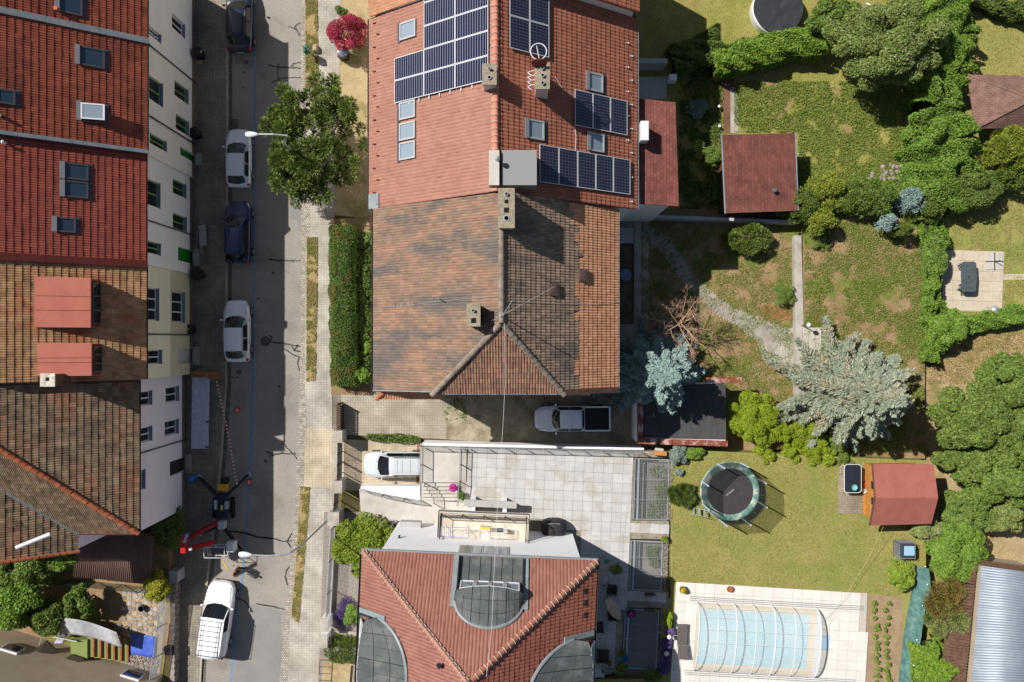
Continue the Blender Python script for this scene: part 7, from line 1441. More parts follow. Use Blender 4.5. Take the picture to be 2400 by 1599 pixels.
hedge('low_hedge', 'loose leafy hedge below the paved seating area', 'hedge', [(2255, 765), (2320, 752), (2400, 735)], 42, .2, 1.3, lm['leaf_bright'], 10000, .07, lump=.25)
plant('vine_shrub', 'dense light green shrub beside the water tank cage', 'shrub', 2240, 1290, 68, 72, LZ+1.0, 1.1, lm['leaf_bright'], 18000, .07, 26, .3, LZ, trunk=False)
plant('vine_shrub', 'green shrub in front of the hut wall corner', 'shrub', 2172, 1240, 40, 30, LZ+.8, .8, lm['leaf_olive'], 6000, .075, 14, .4, LZ, trunk=False)
plant('currant_bush', 'yellow green bush below the water tank cage', 'shrub', 2112, 1345, 30, 38, LZ+.6, .7, lm['leaf_bright'], 4500, .08, 14, .4, LZ, trunk=False, m2=lm['leaf_yellow'], n2=1200)
plant('tree_of_heaven', 'brownish feathery shrub over the brown fence', 'shrub', 2215, 1400, 50, 50, LZ+1.3, 1.0, lm['leaf_rust'], 8000, .1, 18, .38, LZ, trunk=False, outward=.6, asp=.25)
plant('tree_of_heaven', 'green feathery shrub below the brownish one', 'shrub', 2220, 1450, 52, 46, LZ+1.2, 1.0, lm['leaf_olive'], 8000, .1, 18, .38, LZ, trunk=False, outward=.6, asp=.25)
hedge('bamboo_hedge', 'bright grassy hedge along the bottom right fence', 'hedge', [(2170, 1500), (2185, 1560), (2200, 1660)], [70, 100, 120], LZ, LZ+1.6, lm['leaf_bright'], 22000, .085, lump=.2, m2=lm['leaf_lime'], n2=4000)
hedge('top_right_shrubs', 'shaded shrubs along the top right lawn', 'hedge', [(2300, -20), (2350, 15), (2420, 30)], [70, 40, 40], .2, 1.5, lm['leaf_dark'], 8000, .07, lump=.25)
for i in range(26):
    px = 2052+(i % 2)*26+random.uniform(-5, 5); py = 1418+(i//2)*15+random.uniform(-4, 4)
    plant('bean_plant', 'young vegetable plant in the brown bed by the pool', 'plant', px, py, random.uniform(5, 10), random.uniform(5, 8), LZ+.2, .16, lm['weed'], 90, .07, 5, .5, LZ, trunk=False, group='vegetable plants in the bed')
sheet('vegetable_bed', [(2034, 1393), (2118, 1400), (2108, 1680), (2024, 1680)], LZ+.006, mat('bed_soil', A(176, 150, 118), A(160, 134, 104), sc=2, fine=.15, bsc=14, bump=.4), 'brown vegetable bed between pool and green netting')
# white house greenery
plant('laurel_bush', 'big glossy green bush beside the white facade', 'shrub', 858, 1278, 76, 74, 1.7, 1.4, lm['leaf_shiny'], 14000, .085, 30, .3, .1, trunk=False)
plant('lavender_bush', 'purple lavender mound in the gravel garden', 'shrub', 810, 1438, 26, 38, .35, .3, lm['lavender'], 7000, .05, 14, .4, .12, trunk=False, outward=.5, asp=.25)
plant('box_bush', 'bright green bush sitting in the lavender', 'shrub', 822, 1442, 20, 24, .75, .45, lm['leaf_bright'], 2500, .055, 10, .4, .12, trunk=False)
plant('dwarf_pine', 'feathery green conifer beside the stone threshold', 'shrub', 800, 1520, 44, 32, .9, .7, lm['needle_pine'], 6000, .09, 18, .34, .12, trunk=False, outward=.7, asp=.2)
plant('fountain_grass', 'round tuft of grey green ornamental grass on the lawn', 'grass', 1597, 1158, 33, 34, LZ+.35, .4, lm['leaf_dark'], 7000, .14, 8, .3, LZ, trunk=False, outward=.9, asp=.08)
plant('santolina', 'grey green shrub beside the orange flower trough', 'shrub', 1590, 1064, 22, 26, LZ+.4, .4, lm['leaf_silver'], 3500, .06, 10, .4, LZ, trunk=False)
plant('santolina', 'small grey green tuft above the ornamental grass', 'shrub', 1592, 1106, 10, 9, LZ+.2, .18, lm['leaf_silver'], 700, .05, 5, .5, LZ, trunk=False)
plant('lawn_shrub', 'low leafy plants on the lawn edge by the trough', 'shrub', 1625, 1062, 26, 14, LZ+.3, .3, lm['leaf_bright'], 1800, .07, 8, .45, LZ, trunk=False)
plant('pool_shrub', 'yellow green shrub between well and pool deck', 'shrub', 1567, 1452, 12, 20, LZ+.4, .4, lm['leaf_lime'], 1800, .05, 8, .4, LZ, trunk=False)
plant('lavender_bush', 'lavender spilling over the pool deck edge', 'shrub', 1571, 1480, 12, 12, LZ+.3, .25, lm['lavender'], 1200, .05, 6, .45, LZ, trunk=False)
hedge('lavender_bed', 'shaded dark lavender bed beside the pool deck', 'lavender', [(1564, 1495), (1560, 1540), (1552, 1575)], [20, 24, 22], LZ, LZ+.4, lm['lavender'], 4500, .05, lump=.2)
plant('well_shrub', 'shaded green shrub at the end of the lowest grating', 'shrub', 1525, 1580, 26, 18, TZ+.2, .4, lm['leaf_dark'], 2500, .06, 8, .4, 1.0, trunk=False)
for i, (poly, nm) in enumerate((([(1520, 1090), (1560, 1090), (1556, 1210), (1516, 1210)], 'top'), ([(1515, 1280), (1545, 1280), (1542, 1330), (1512, 1330)], 'middle'))): scatter('well_plants', 'small green plants under the %s grating' % nm, poly, 1.05, 1600, .07, LM['weed'], 80+i, tall=.3, mask=-.05)
# lower left
for px, py, rx, ry, zc, rz, mm, n, lb in ((60, 1330, 80, 50, 2.6, 1.4, 'leaf_green', 14000, 'leafy tree below the mossy wing roof'), (150, 1312, 40, 26, 2.4, .8, 'leaf_bright', 5000, 'light green climber left of the carport'), (45, 1420, 70, 62, 2.6, 1.6, 'leaf_bright', 14000, 'bright leafy tree at the bottom left edge'), (120, 1440, 50, 50, 2.0, 1.2, 'leaf_dark', 9000, 'shaded dark tree in the lower left garden'), (192, 1412, 38, 42, 2.3, 1.0, 'leaf_green', 7000, 'fruit tree with loose twigs above the garden stairs')):
    plant('garden_tree', lb, 'tree', px, py, rx, ry, zc, rz, lm[mm], n, .1, 20, .34, .8, group='trees in the lower left garden', loose=True)
plant('golden_shrub', 'bright yellow green shrub by the carport corner', 'shrub', 368, 1372, 36, 34, 2.0, .9, lm['leaf_yellow'], 6500, .07, 18, .36, .8, trunk=False)
plant('corner_shrub', 'dark shaded shrub between lilac house and lift', 'shrub', 398, 1235, 40, 50, 1.4, 1.2, lm['leaf_dark'], 8000, .075, 16, .38, .1, trunk=False)
# grass and weeds
for i, pl in enumerate(([(716, -80), (742, -80), (746, 100), (747, 205), (716, 206)], [(719, 556), (744, 556), (744, 700), (740, 894), (718, 894)], [(704, 1140), (727, 1142), (716, 1290), (701, 1460), (682, 1448), (695, 1300)])):
    scatter('verge_grass', 'tufts of half dry grass on the %s verge' % ('top', 'middle', 'lower')[i], pl, .112, 6500, .055, LM['grass_blade'], 31+i, mask=-.12, msc=1.1)
scatter('lawn_grass', 'short mown grass of the trampoline lawn', [(1574, 1056), (2168, 1082), (2168, 1340), (2110, 1400), (2030, 1390), (1575, 1362)], LZ, 52000, .042, LM['grass_blade'], 41, tall=.02)
scatter('clover', 'greener clover patches in the trampoline lawn', [(1574, 1056), (2168, 1082), (2168, 1340), (2110, 1400), (2030, 1390), (1575, 1362)], LZ, 9000, .05, LM['weed'], 51, tall=.03, mask=.28, msc=.45)
scatter('shade_weeds', 'dark ground cover in the shaded yard behind the annex', [(1590, 150), (1690, 150), (1690, 490), (1590, 490)], .09, 9000, .08, LM['leaf_dark'], 52, tall=.25, mask=-.2)
scatter('meadow_grass', 'long grass and weeds of the upper garden', [(1720, 190), (2180, 190), (2180, 440), (1870, 440), (1870, 310), (1720, 310)], .1, 46000, .055, LM['weed'], 42, tall=.14, mask=-.32)
scatter('garden_weeds', 'patchy weeds of the middle garden', [(1500, 520), (1862, 520), (1862, 1000), (1700, 1000), (1700, 890), (1500, 890)], .1, 44000, .045, LM['weed'], 43, tall=.08, mask=-.12, msc=.8)
scatter('bed_weeds', 'dense green weeds of the raised bed', [(1884, 520), (2166, 520), (2166, 1060), (1884, 1060)], .55, 60000, .05, LM['weed'], 44, tall=.14, mask=-.2, msc=.55)
scatter('lawn_grass', 'mown grass of the top right lawn', [(2250, -60), (2460, -60), (2460, 470), (2200, 470)], .25, 16000, .05, LM['grass_blade'], 45, tall=.02)
scatter('lawn_grass', 'grass round the paved seating area', [(2180, 450), (2460, 450), (2460, 780), (2180, 780)], .25, 18000, .05, LM['grass_blade'], 46, tall=.03, mask=-.2, holes=[[(2212, 585), (2354, 590), (2348, 732), (2210, 728)]])
scatter('dry_stalks', 'dry straw on the ground by the big trees', [(2170, 780), (2460, 780), (2460, 900), (2170, 900)], .22, 9000, .06, LM['dry_blade'], 47, tall=.05)
scatter('path_weeds', 'weeds growing through the driveway concrete', [(1040, 925), (1090, 925), (1095, 985), (1040, 985)], .1, 700, .06, LM['weed'], 48, tall=.05, mask=.1, msc=2)
hedge('wall_plants', 'row of small plants along the driveway edge by the van', 'plants', [(860, 1024), (930, 1028), (985, 1032)], [10, 18, 12], .05, .5, lm['leaf_green'], 1800, .05, lump=.4)
scatter('bark_mulch', 'orange bark mulch by the round clipped bush', [(1785, 715), (1866, 722), (1866, 755), (1790, 745)], .1, 1600, .05, chips_m, 49, tall=.02)
scatter('bark_mulch', 'orange bark mulch along the tall hedge foot', [(2128, 280), (2150, 280), (2150, 420), (2090, 425), (2125, 400)], .1, 1500, .05, chips_m, 50, tall=.02)
for i, (px, py, r_) in enumerate(((577, 146, 7), (572, 170, 4), (569, 205, 3), (560, 872, 9), (556, 885, 4), (547, 884, 4), (640, 640, 5), (622, 1080, 6), (605, 700, 4), (655, 905, 5))):
    sheet('oil_stain', [(px+r_*random.uniform(.5, 1)*math.cos(t), py+r_*random.uniform(.5, 1)*math.sin(t)) for t in np.linspace(0, 2*math.pi, 14)[:-1]], .0135, mat('oil_stain', A(96, 92, 88), A(118, 112, 106), sc=6) if i == 0 else MATS['oil_stain'])
scatter('leaf_litter', 'dry leaf litter along the gutters', [(704, -60), (716, -60), (716, 900), (704, 900)], .035, 1500, .02, LM['dry_blade'], 71, tall=.01, mask=.1)
stones('rockery', 'pale rockery stones above the conifer row', [(2045, 395), (2120, 380), (2130, 425), (2030, 440)], .1, 60, .2, seed=6)
# ---------------------------------------------------------------- gardens: walls, paths, furniture
q = MB(); q.prism([P(x, y, .62) for x, y in ((1862, 552), (1878, 552), (1884, 770), (1884, 1005), (1866, 1005), (1864, 770))], 0, .62); solo(q, 'retaining_wall', concrete, 'long narrow concrete retaining strip across the middle garden', 'wall')
q = MB(); [q.prism([P(x, y, .66) for x, y in ((1866+k*15, 768), (1880+k*15, 768), (1880+k*15, 820), (1866+k*15, 820))], .1, .66) for k in range(4)]; o = solo(q, 'stone_landing', concrete_light, 'pale stone landing crossing the retaining strip', 'landing')
gl = []
for i, (px, py, lb) in enumerate(((1880, 763, 'white globe garden lamp on the concrete strip'), (1563, 1482, 'white globe garden lamp beside the pool deck'), (1556, 1520, 'white globe garden lamp in the shaded lavender'))):
    zz = .62 if i == 0 else LZ; hh = 1.1 if i == 0 else .75; t = thing('globe_lamp', lb, 'garden lamp', P(px, py, zz)); p = P(px, py, zz); q = MB(); q.tube([p, p+Vector((0, 0, hh))], .03, 8); q.build('post', dark_metal, t)
    q = MB(); q.lathe(p+Vector((0, 0, hh)), [(.02, 0), (.1, .03), (.15, .1), (.16, .16), (.12, .26), (.02, .31)], 16); q.build('globe', alu, t, smooth=True)
# block path
pth = [(1512, 540), (1560, 575), (1605, 640), (1650, 690), (1700, 730), (1770, 765), (1830, 800)]; pv = []; cum = [0]
PP = [P(x, y, .1) for x, y in pth]
for a, b in zip(PP[:-1], PP[1:]): cum.append(cum[-1]+(b-a).length)
def path_at(u):
    i = min(max(int(np.searchsorted(cum, u, side='right'))-1, 0), len(PP)-2); f = (u-cum[i])/(cum[i+1]-cum[i]); return PP[i].lerp(PP[i+1], f), (PP[i+1]-PP[i]).normalized()
q = MB(); u = 0; row = 0
while u < cum[-1]:
    c, d = path_at(u); n = Vector((-d.y, d.x, 0)); w_ = .95 if u < cum[-1]*.7 else .95+(u-cum[-1]*.7)*.25
    k = -w_/2+(.1 if row % 2 else 0)
    while k < w_/2:
        if random.random() < .93: q.obox(tuple(c+n*k+Vector((0, 0, random.uniform(-.004, .006)))), (.095, .185, .03), math.atan2(d.y, d.x))
        k += .2
    u += .108; row += 1
o = q.build('path_pavers', mat('path_block', A(188, 180, 168), A(168, 160, 148), sc=2, rnd=.1, fine=.1)); tag(o, 'winding path of small grey paving blocks', kind='stuff')
sheet('paved_corner', [(1760, 760), (1864, 770), (1864, 860), (1790, 850)], .108, pavers, 'weedy block paving at the end of the winding path')
# house back yard strip, round lid
q = MB(); q.prism([P(x, y, .3) for x, y in ((1487, 520), (1502, 520), (1502, 740), (1486, 740))], 0, .3); tag(q.build('yard_kerb', concrete), 'pale concrete kerb behind the middle house', kind='structure')
sheet('yard_step', [(1447, 534), (1485, 534), (1485, 570), (1447, 570)], .3, slab_m, 'small tiled platform behind the house'); 
sheet('yard_pit', [(1447, 571), (1485, 571), (1485, 760), (1447, 760)], .112, mat('pit_dark', A(120, 108, 90), A(96, 88, 74), sc=2), 'dark soil strip behind the house')
q = MB(); p = P(1466, 645, .55); q.lathe((p.x, p.y, .12), [(.36, 0), (.4, .4), (.42, .44), (.3, .47), (.02, .49)], 24); solo(q, 'water_barrel', mat('barrel_blue', A(120, 146, 176), rough=.5, fine=.04), 'round blue lidded water barrel behind the middle house', 'barrel')
# flat black garage roof
ga = thing('garage', 'garage with black felt flat roof and rusty edge', 'garage', P(1600, 960, 0)); gz = 2.5
lean_roof(ga, [P(1508, 906, gz), P(1700, 898, gz), P(1702, 1030, gz-.05), P(1508, 1026, gz-.05)], bitumen_roof, .14, 'felt_roof')
for k, (a, b, w_) in enumerate((((1501, 945), (1501, 1040), .35), ((1655, 891), (1738, 890), .35), ((1508, 1034), (1575, 1036), .38), ((1576, 1036), (1652, 1038), .38), ((1653, 1038), (1705, 1040), .38))):
    q = MB(); q.bar(P(*a, gz+.02), P(*b, gz+.02), w_, .12); q.build('edge_flashing', rust_m, ga)
q = MB(); a, b = P(1495, 1036, gz-.2), P(1700, 900, gz-.2); q.box(a.x, b.x, a.y+.1, b.y, 0, gz-.16); q.build('wall', white_wall, ga)
q = MB(); a = P(1493, 1036, gz-.1); q.box(a.x-.03, a.x+.02, a.y, P(1493, 945, gz).y, .1, gz-.15); q.build('door', white_wall, ga)
# neighbour patio, table, umbrella stand, kettle grill
pd = sheet('patio', [(2212, 586), (2354, 590), (2348, 732), (2208, 728)], .262, pool_joint, 'sandy slab patio in the right garden'); slab_field(pd, [(2210, 584), (2356, 588), (2350, 734), (2206, 730)], .29, .7, patio_slab, P(2212, 586, .29), Vector((1, -.03, 0)).normalized(), th=.025)
gm_ = mat('table_grey', A(78, 88, 92), A(92, 100, 104), sc=4, fine=.08, rough=.5); gt_ = thing('garden_table', 'dark grey garden table on the sandy patio', 'table', P(2271, 649, .3)); p = P(2271, 649, 1.0)
G2 = [(p.x+x, p.y+y) for x, y in ((-.5, .95), (-.35, 1.05), (.35, 1.05), (.5, .95), (.56, 0), (.5, -.95), (.35, -1.05), (-.35, -1.05), (-.5, -.95), (-.56, 0))]; q = MB(); q.prism(G2, .98, 1.02); q.build('table_top', gm_, gt_, bevel=.015); q = MB(); q.lathe((p.x, p.y, 1.021), [(.06, 0), (.05, .015), (.02, .015)], 12); q.build('parasol_hole', dark_metal, gt_)
for sx in (-1, 1):
    for sy in (-1, 1): q = MB(); q.tube([(p.x+sx*.42, p.y+sy*.85, .29), (p.x+sx*.38, p.y+sy*.8, .98)], .035, 8); q.build('leg', gm_, gt_)
for py, lb in ((626, 'upper'), (674, 'lower')):
    t = thing('folding_chair', 'folded grey chair tucked under the %s end of the patio table' % lb, 'chair', P(2250, py, .3)); p2 = P(2252, py, .8)
    for k in range(5): q = MB(); q.bar((p2.x-.3+k*.015, p2.y-.2+k*.1, 1.05), (p2.x+.25, p2.y-.2+k*.1, .8), .05, .03); q.build('slat', gm_, t)
    for sy in (-.22, .22): q = MB(); q.tube([(p2.x-.4, p2.y+sy*.4, 1.2), (p2.x+.3, p2.y+sy, .3)], .025, 6); q.build('frame', gm_, t)
us = thing('parasol_base', 'cross shaped parasol base weighted with four pale slabs', 'parasol base', P(2331, 613, .3)); p = P(2331, 613, .34)
for sx in (-1, 1):
    for sy in (-1, 1): q = MB(); q.obox((p.x+sx*.3, p.y+sy*.3, .3), (.54, .54, .05)); q.build('weight_slab', concrete_light, us)
q = MB(); q.bar((p.x-.6, p.y, .34), (p.x+.6, p.y, .34), .06, .06); q.bar((p.x, p.y-.6, .345), (p.x, p.y+.6, .345), .06, .06); q.build('cross', dark_metal, us); q = MB(); q.tube([(p.x, p.y, .36), (p.x, p.y, 1.0)], .03, 8); q.build('tube', dark_metal, us)
kg = thing('kettle_grill', 'shiny round kettle grill at the patio corner', 'grill', P(2327, 727, .3)); p = P(2327, 727, .8); q = MB(); q.lathe((p.x, p.y, .75), [(.03, 0), (.22, .06), (.3, .2), (.3, .22), (.22, .38), (.04, .44)], 18); q.build('bowl', steel, kg, smooth=True)
for k in range(3): a = k*2.1; q = MB(); q.tube([(p.x+.1*math.cos(a), p.y+.1*math.sin(a), .8), (p.x+.32*math.cos(a), p.y+.32*math.sin(a), .3)], .015, 6); q.build('leg', steel, kg)
sheet('stepping_path', [(2352, 642), (2470, 644), (2470, 656), (2352, 656)], .268, patio_slab, 'narrow sandy path leaving the patio')
q = MB(); q.bar(P(2178, 655, .5), P(2216, 647, .55), .2, .16); solo(q, 'wooden_beam', mat('grey_beam', A(206, 196, 182), fine=.1), 'pale beam lying between hedge and patio', 'beam')
q = MB(); q.bar(P(2030, 8, 2.0), P(2072, 25, 2.2), .1, .05); solo(q, 'swing_beam', alu, 'white beam lying above the fruit tree', 'beam')
# black pool cover top right, gazebo roof right
bp = thing('round_pool', 'round garden pool under black crinkled cover', 'pool', P(1825, 20, .1)); c = P(1825, 18, 1.0); q = MB(); n = 64; G_ = []
for rr_ in np.linspace(.02, 1, 12):
    for k in range(n): a = 2*math.pi*k/n; w_ = .012*math.sin(a*26+3*mnoise.noise(Vector((a*3, 0, 0))))*rr_**2; G_.append((c.x+1.72*rr_*math.cos(a), c.y+1.72*rr_*math.sin(a), .95+w_+.05*mnoise.noise(Vector((rr_*3*math.cos(a), rr_*3*math.sin(a), 2)))))
q.v = G_; q.f = [(i*n+k, i*n+(k+1) % n, (i+1)*n+(k+1) % n, (i+1)*n+k) for i in range(11) for k in range(n)]; q.build('cover', mat('black_tarp', A(58, 60, 64), rough=.5, fine=.05, spec=.3), bp, smooth=True)
q = MB(); q.lathe((c.x, c.y, .1), [(1.74, 0), (1.76, .6), (1.72, .7)], 48); q.build('pool_wall', alu, bp)
gz_ = thing('gazebo', 'gazebo with pyramid brown shingle roof at the right edge', 'gazebo', P(2370, 230, .25)); ap_ = P(2420, 232, 3.9); e4 = [P(2268, 175, 2.6), P(2490, 178, 2.6), P(2490, 300, 2.6), P(2285, 302, 2.6)]
bs = brick_mat('brown_shingle', A(146, 112, 100), A(136, 104, 92), A(110, 84, 76), .3, .15, .012, rnd_sc=2)
for i in range(4): q = MB(); a, b = e4[i], e4[(i+1) % 4]; q.add([a, b, ap_, a-Vector((0, 0, .08)), b-Vector((0, 0, .08))], [(0, 1, 2), (0, 3, 4, 1)]); q.build('roof_side', bs, gz_)
for p in e4: q = MB(); d = (Vector((ap_.x, ap_.y, 0))-Vector((p.x, p.y, 0))).normalized()*.3; q.box(p.x+d.x-.06, p.x+d.x+.06, p.y+d.y-.06, p.y+d.y+.06, .2, 2.6); q.build('post', wood_brown, gz_)
for i in (0, 3): q = MB(); q.bar(e4[i], ap_, .14, .05); q.build('hip_cap', bs, gz_)
# shaded yard behind the annex: path, posts, white patch
sheet('brick_path', [(1692, 150), (1722, 150), (1722, 312), (1696, 312)], .112, brick_mat('path_brick', A(150, 108, 84), A(134, 96, 76), A(90, 76, 60), .2, .1, .01), 'narrow brick path in the upper garden')
sheet('brick_path_edge', [(1712, 205), (1728, 205), (1730, 312), (1712, 312)], .12, concrete, 'sunny concrete edge of the brick path')
for i, (px, py) in enumerate(((1685, 250), (1686, 296))): q = MB(); p = P(px, py, .4); q.lathe((p.x, p.y, .1), [(.03, 0), (.03, .3), (.1, .32), (.1, .4), (.03, .42)], 12); solo(q, 'bollard_light', alu, 'small white bollard light on the brick path, %s one' % ('upper', 'lower')[i], 'garden lamp')
plant('silver_plant', 'pale silvery ground plant in the shaded yard', 'plant', 1636, 255, 26, 24, .4, .2, LM['leaf_silver'], 1800, .05, 10, .4, .1, trunk=False)
plant('topiary', 'square clipped box bush beside the shed', 'shrub', 1668, 366, 26, 26, .8, .6, LM['leaf_green'], 4200, .04, 12, .3, .1, trunk=False, shell=.05)
plant('box_sapling', 'loose yellowish sapling left of the square box bush', 'plant', 1636, 350, 14, 24, .9, .5, LM['leaf_conifer_y'], 700, .06, 8, .4, .1, trunk=False)
q = MB(); a = P(1578, 181, 2.0); q.obox((a.x, a.y, 1.2), (.5, .42, .8)); solo(q, 'meter_box', alu, 'white box on the dark wall behind the annex', 'box', bevel=.02)
q = MB(); q.prism([P(x, y, 1.6) for x, y in ((1492, 137), (1565, 137), (1565, 148), (1492, 148))], .1, 1.6); solo(q, 'garden_wall', grey_wall, 'grey capped wall in the shaded upper yard', 'wall')
sheet('yard_paving', [(1492, 180), (1562, 180), (1562, 232), (1492, 232)], .112, slab_m, 'shaded paved yard above the annex')
q = MB(); q.prism([P(x, y, 2.2) for x, y in ((1540, 498), (1880, 512), (1880, 518), (1540, 506))], .1, 1.2); solo(q, 'boundary_wall', grey_wall, 'low grey wall between upper and middle garden', 'wall')
# fence panels next to the gardens at right
fp = thing('green_netting', 'green shade netting draped on a fence by the vegetable bed', 'netting', P(2130, 1460, LZ)); q = MB(); G_ = []; ln = [(2145, 1328), (2150, 1370), (2138, 1420), (2125, 1500), (2118, 1560), (2110, 1660)]
for i in range(len(ln)-1):
    for k in range(6):
        f = k/6; x = ln[i][0]*(1-f)+ln[i+1][0]*f; y = ln[i][1]*(1-f)+ln[i+1][1]*f
        for u, z in ((-1, .03), (-.7, .35), (-.35, .62), (0, .8), (.5, 1.1), (.9, 1.5)): p = P(x+8, y, LZ+z*.6); G_.append((p.x+u*.5+.05*mnoise.noise(Vector((y*.05, u, 0))), p.y, LZ+z*.9+.06*mnoise.noise(Vector((y*.07, u*2, 4)))))
q.grid(G_, (len(ln)-1)*6, 6); q.build('net', mat('net_green', A(74, 116, 112), A(108, 146, 138), sc=2.5, fine=.15, bsc=20, rough=.7), fp, smooth=True); q = MB(); [q.tube([P(x+24, y, LZ), P(x+24, y, LZ+1.5)], .03, 6) for x, y in ln]; q.build('posts', steel, fp)
hl = thing('long_shed', 'long shed with corrugated blue grey metal roof', 'shed', P(2380, 1480, 0)); rc4 = [P(2299, 1326, LZ+2.4), P(2480, 1352, LZ+2.9), P(2470, 1700, LZ+2.9), P(2268, 1700, LZ+2.4)]
def corrugated(parent, c4, m, waves, amp=.025, name='roof_sheet', across='v', split=1):
    """wave runs across the v direction (c0->c3) or the u direction (c0->c1)"""
    a, b, c_, d = [Vector(p) for p in c4]; n_ = waves*6
    for sidx in range(split):
        q = MB(); G_ = []; i0, i1 = n_*sidx//split, n_*(sidx+1)//split
        for i in range(i0, i1+1):
            f = i/n_; z = Vector((0, 0, amp*math.sin(2*math.pi*f*waves)+(.004 if sidx % 2 else 0)))
            A_, B_ = (a.lerp(d, f), b.lerp(c_, f)) if across == 'v' else (a.lerp(b, f), d.lerp(c_, f)); G_ += [A_+z, B_+z]
        q.grid(G_, i1-i0+1, 2); o = q.build(name, m, parent, smooth=True); so_ = o.modifiers.new('s', 'SOLIDIFY'); so_.thickness = .012
corrugated(hl, rc4, mat('steel_roof', A(150, 160, 172), A(162, 172, 182), sc=.8, rough=.45, metal=.2, fine=.04), 60, .022, split=8)
q = MB(); q.prism([(p.x+(.25 if i in (0, 3) else 0), p.y-(.15 if i < 2 else 0)) for i, p in enumerate(rc4)], 0, LZ+2.2); q.build('wall', tan_wall, hl)
bf = thing('plank_fence', 'brown plank lean-to fence along the long shed', 'fence', P(2260, 1480, LZ)); A_, B_ = P(2290, 1320, LZ+1.9), P(2258, 1640, LZ+1.9)
for k in range(44): q = MB(); p = A_.lerp(B_, (k+.5)/44); q.hexa([(p.x-1.3 if k > 6 else p.x-.6, p.y-.08, LZ+1.25), (p.x, p.y-.08, LZ+1.9), (p.x, p.y+.1, LZ+1.9), (p.x-1.3 if k > 6 else p.x-.6, p.y+.1, LZ+1.25), (p.x-1.3 if k > 6 else p.x-.6, p.y-.08, LZ+1.28), (p.x, p.y-.08, LZ+1.93), (p.x, p.y+.1, LZ+1.93), (p.x-1.3 if k > 6 else p.x-.6, p.y+.1, LZ+1.28)]); q.build('plank', wood_brown, bf)
q = MB(); [q.tube([A_.lerp(B_, k/5)-Vector((.2, 0, 1.9)), A_.lerp(B_, k/5)-Vector((.2, 0, .1))], .05, 6) for k in range(6)]; q.build('posts', wood_brown, bf)
q = MB(); q.bar(P(2300, 1318, LZ+1.9), P(2470, 1342, LZ+1.9), .3, .08); q.build('end_plank', wood_brown, bf)
# water tank
ib = thing('water_tank', 'caged water tank with pale blue top by the lawn', 'water tank', P(2125, 1292, LZ)); c = P(2128, 1292, LZ+1.0); w_ = .52
q = MB(); q.box(c.x-w_+.05, c.x+w_-.05, c.y-w_+.05, c.y+w_-.05, LZ+.14, LZ+.98); q.build('tank', mat('tank_dark', A(60, 66, 74)), ib, bevel=.08); q = MB(); q.box(c.x-.26, c.x+.44, c.y-.3, c.y+.34, LZ+.985, LZ+1.04); q.build('tank_lid', mat('lid_blue', A(160, 202, 226), fine=.03), ib, bevel=.03)
q = MB()
for k in range(7):
    z = LZ+.15+k*.13; pts = [(c.x-w_, c.y-w_, z), (c.x+w_, c.y-w_, z), (c.x+w_, c.y+w_, z), (c.x-w_, c.y+w_, z), (c.x-w_, c.y-w_, z)]; q.tube(pts, .014, 5)
    for s in (-1, 1): q.tube([(c.x-w_+k*.173, c.y+s*w_, LZ+.1), (c.x-w_+k*.173, c.y+s*w_, LZ+1.0)], .014, 5); q.tube([(c.x+s*w_, c.y-w_+k*.173, LZ+.1), (c.x+s*w_, c.y-w_+k*.173, LZ+1.0)], .014, 5)
q.build('cage', steel, ib); q = MB(); q.box(c.x-w_, c.x+w_, c.y-w_, c.y+w_, LZ, LZ+.13); q.build('pallet', wood_brown, ib)
# pots, trough, lounger
def pot(px, py, z, r_, h_, cm, label, leaf=None, n=250, size=.05, name='flower_pot', lr=1.3, leaf2=None):
    t = thing(name, label, 'flower pot', P(px, py, z)); p = P(px, py, z); q = MB(); q.lathe(p, [(r_*.7, 0), (r_, h_), (r_*1.08, h_), (r_*1.08, h_+.03), (r_*.9, h_+.03), (r_*.85, h_-.05), (.01, h_-.05)], 18); q.build('pot', cm, t)
    for k, lf_ in enumerate((leaf, leaf2)):
        if lf_: SEED[0] += 1; rg_ = np.random.default_rng(SEED[0]); V, Fc = cloud(sub_blobs((p.x, p.y, z+h_+.12), r_*lr*(1-.3*k), r_*lr*(1-.3*k), .16+.05*k, 6, .5, rg_), n, size, rg_); mesh_obj(('foliage', 'blossom')[k], V, Fc, lf_, t)
terra = mat('terracotta', A(190, 112, 74), A(170, 98, 64), sc=6, fine=.12); dpot = mat('dark_pot', A(60, 60, 66), rough=.5); 
pot(1598, 1379, DZ, .2, .25, terra, 'terracotta pot of yellow flowers on the pool deck corner', LM['leaf_bright'], 220, .05, leaf2=LM['petal_yellow']); pot(1709, 1379, DZ, .2, .2, terra, 'empty terracotta pot on the sunny deck edge', None); pot(1555, 1262, TZ, .2, .22, terra, 'terracotta pot with a small yellow green plant by the lawn', LM['leaf_bright'], 150)
pot(1478, 1435, TZ, .27, .3, dpot, 'dark round pot of magenta flowers on the grating corner', LM['petal_pink'], 160, .06, lr=.8); pot(1441, 1330, TZ, .24, .3, mat('pale_pot', A(196, 190, 184)), 'large pale pot with arching grass on the shaded terrace', LM['leaf_olive'], 420, .1, lr=1.8)
pot(1455, 1528, TZ, .2, .25, terra, 'shaded terracotta pot above the turquoise pots', LM['leaf_green'], 220); pot(1452, 1541, TZ, .17, .25, mat('turq_pot', A(70, 176, 180), rough=.4), 'turquoise glazed pot on the shaded terrace', None); pot(1465, 1541, TZ, .17, .28, mat('blue_pot', A(40, 100, 190), rough=.4), 'bright blue glazed pot beside the turquoise one', None)
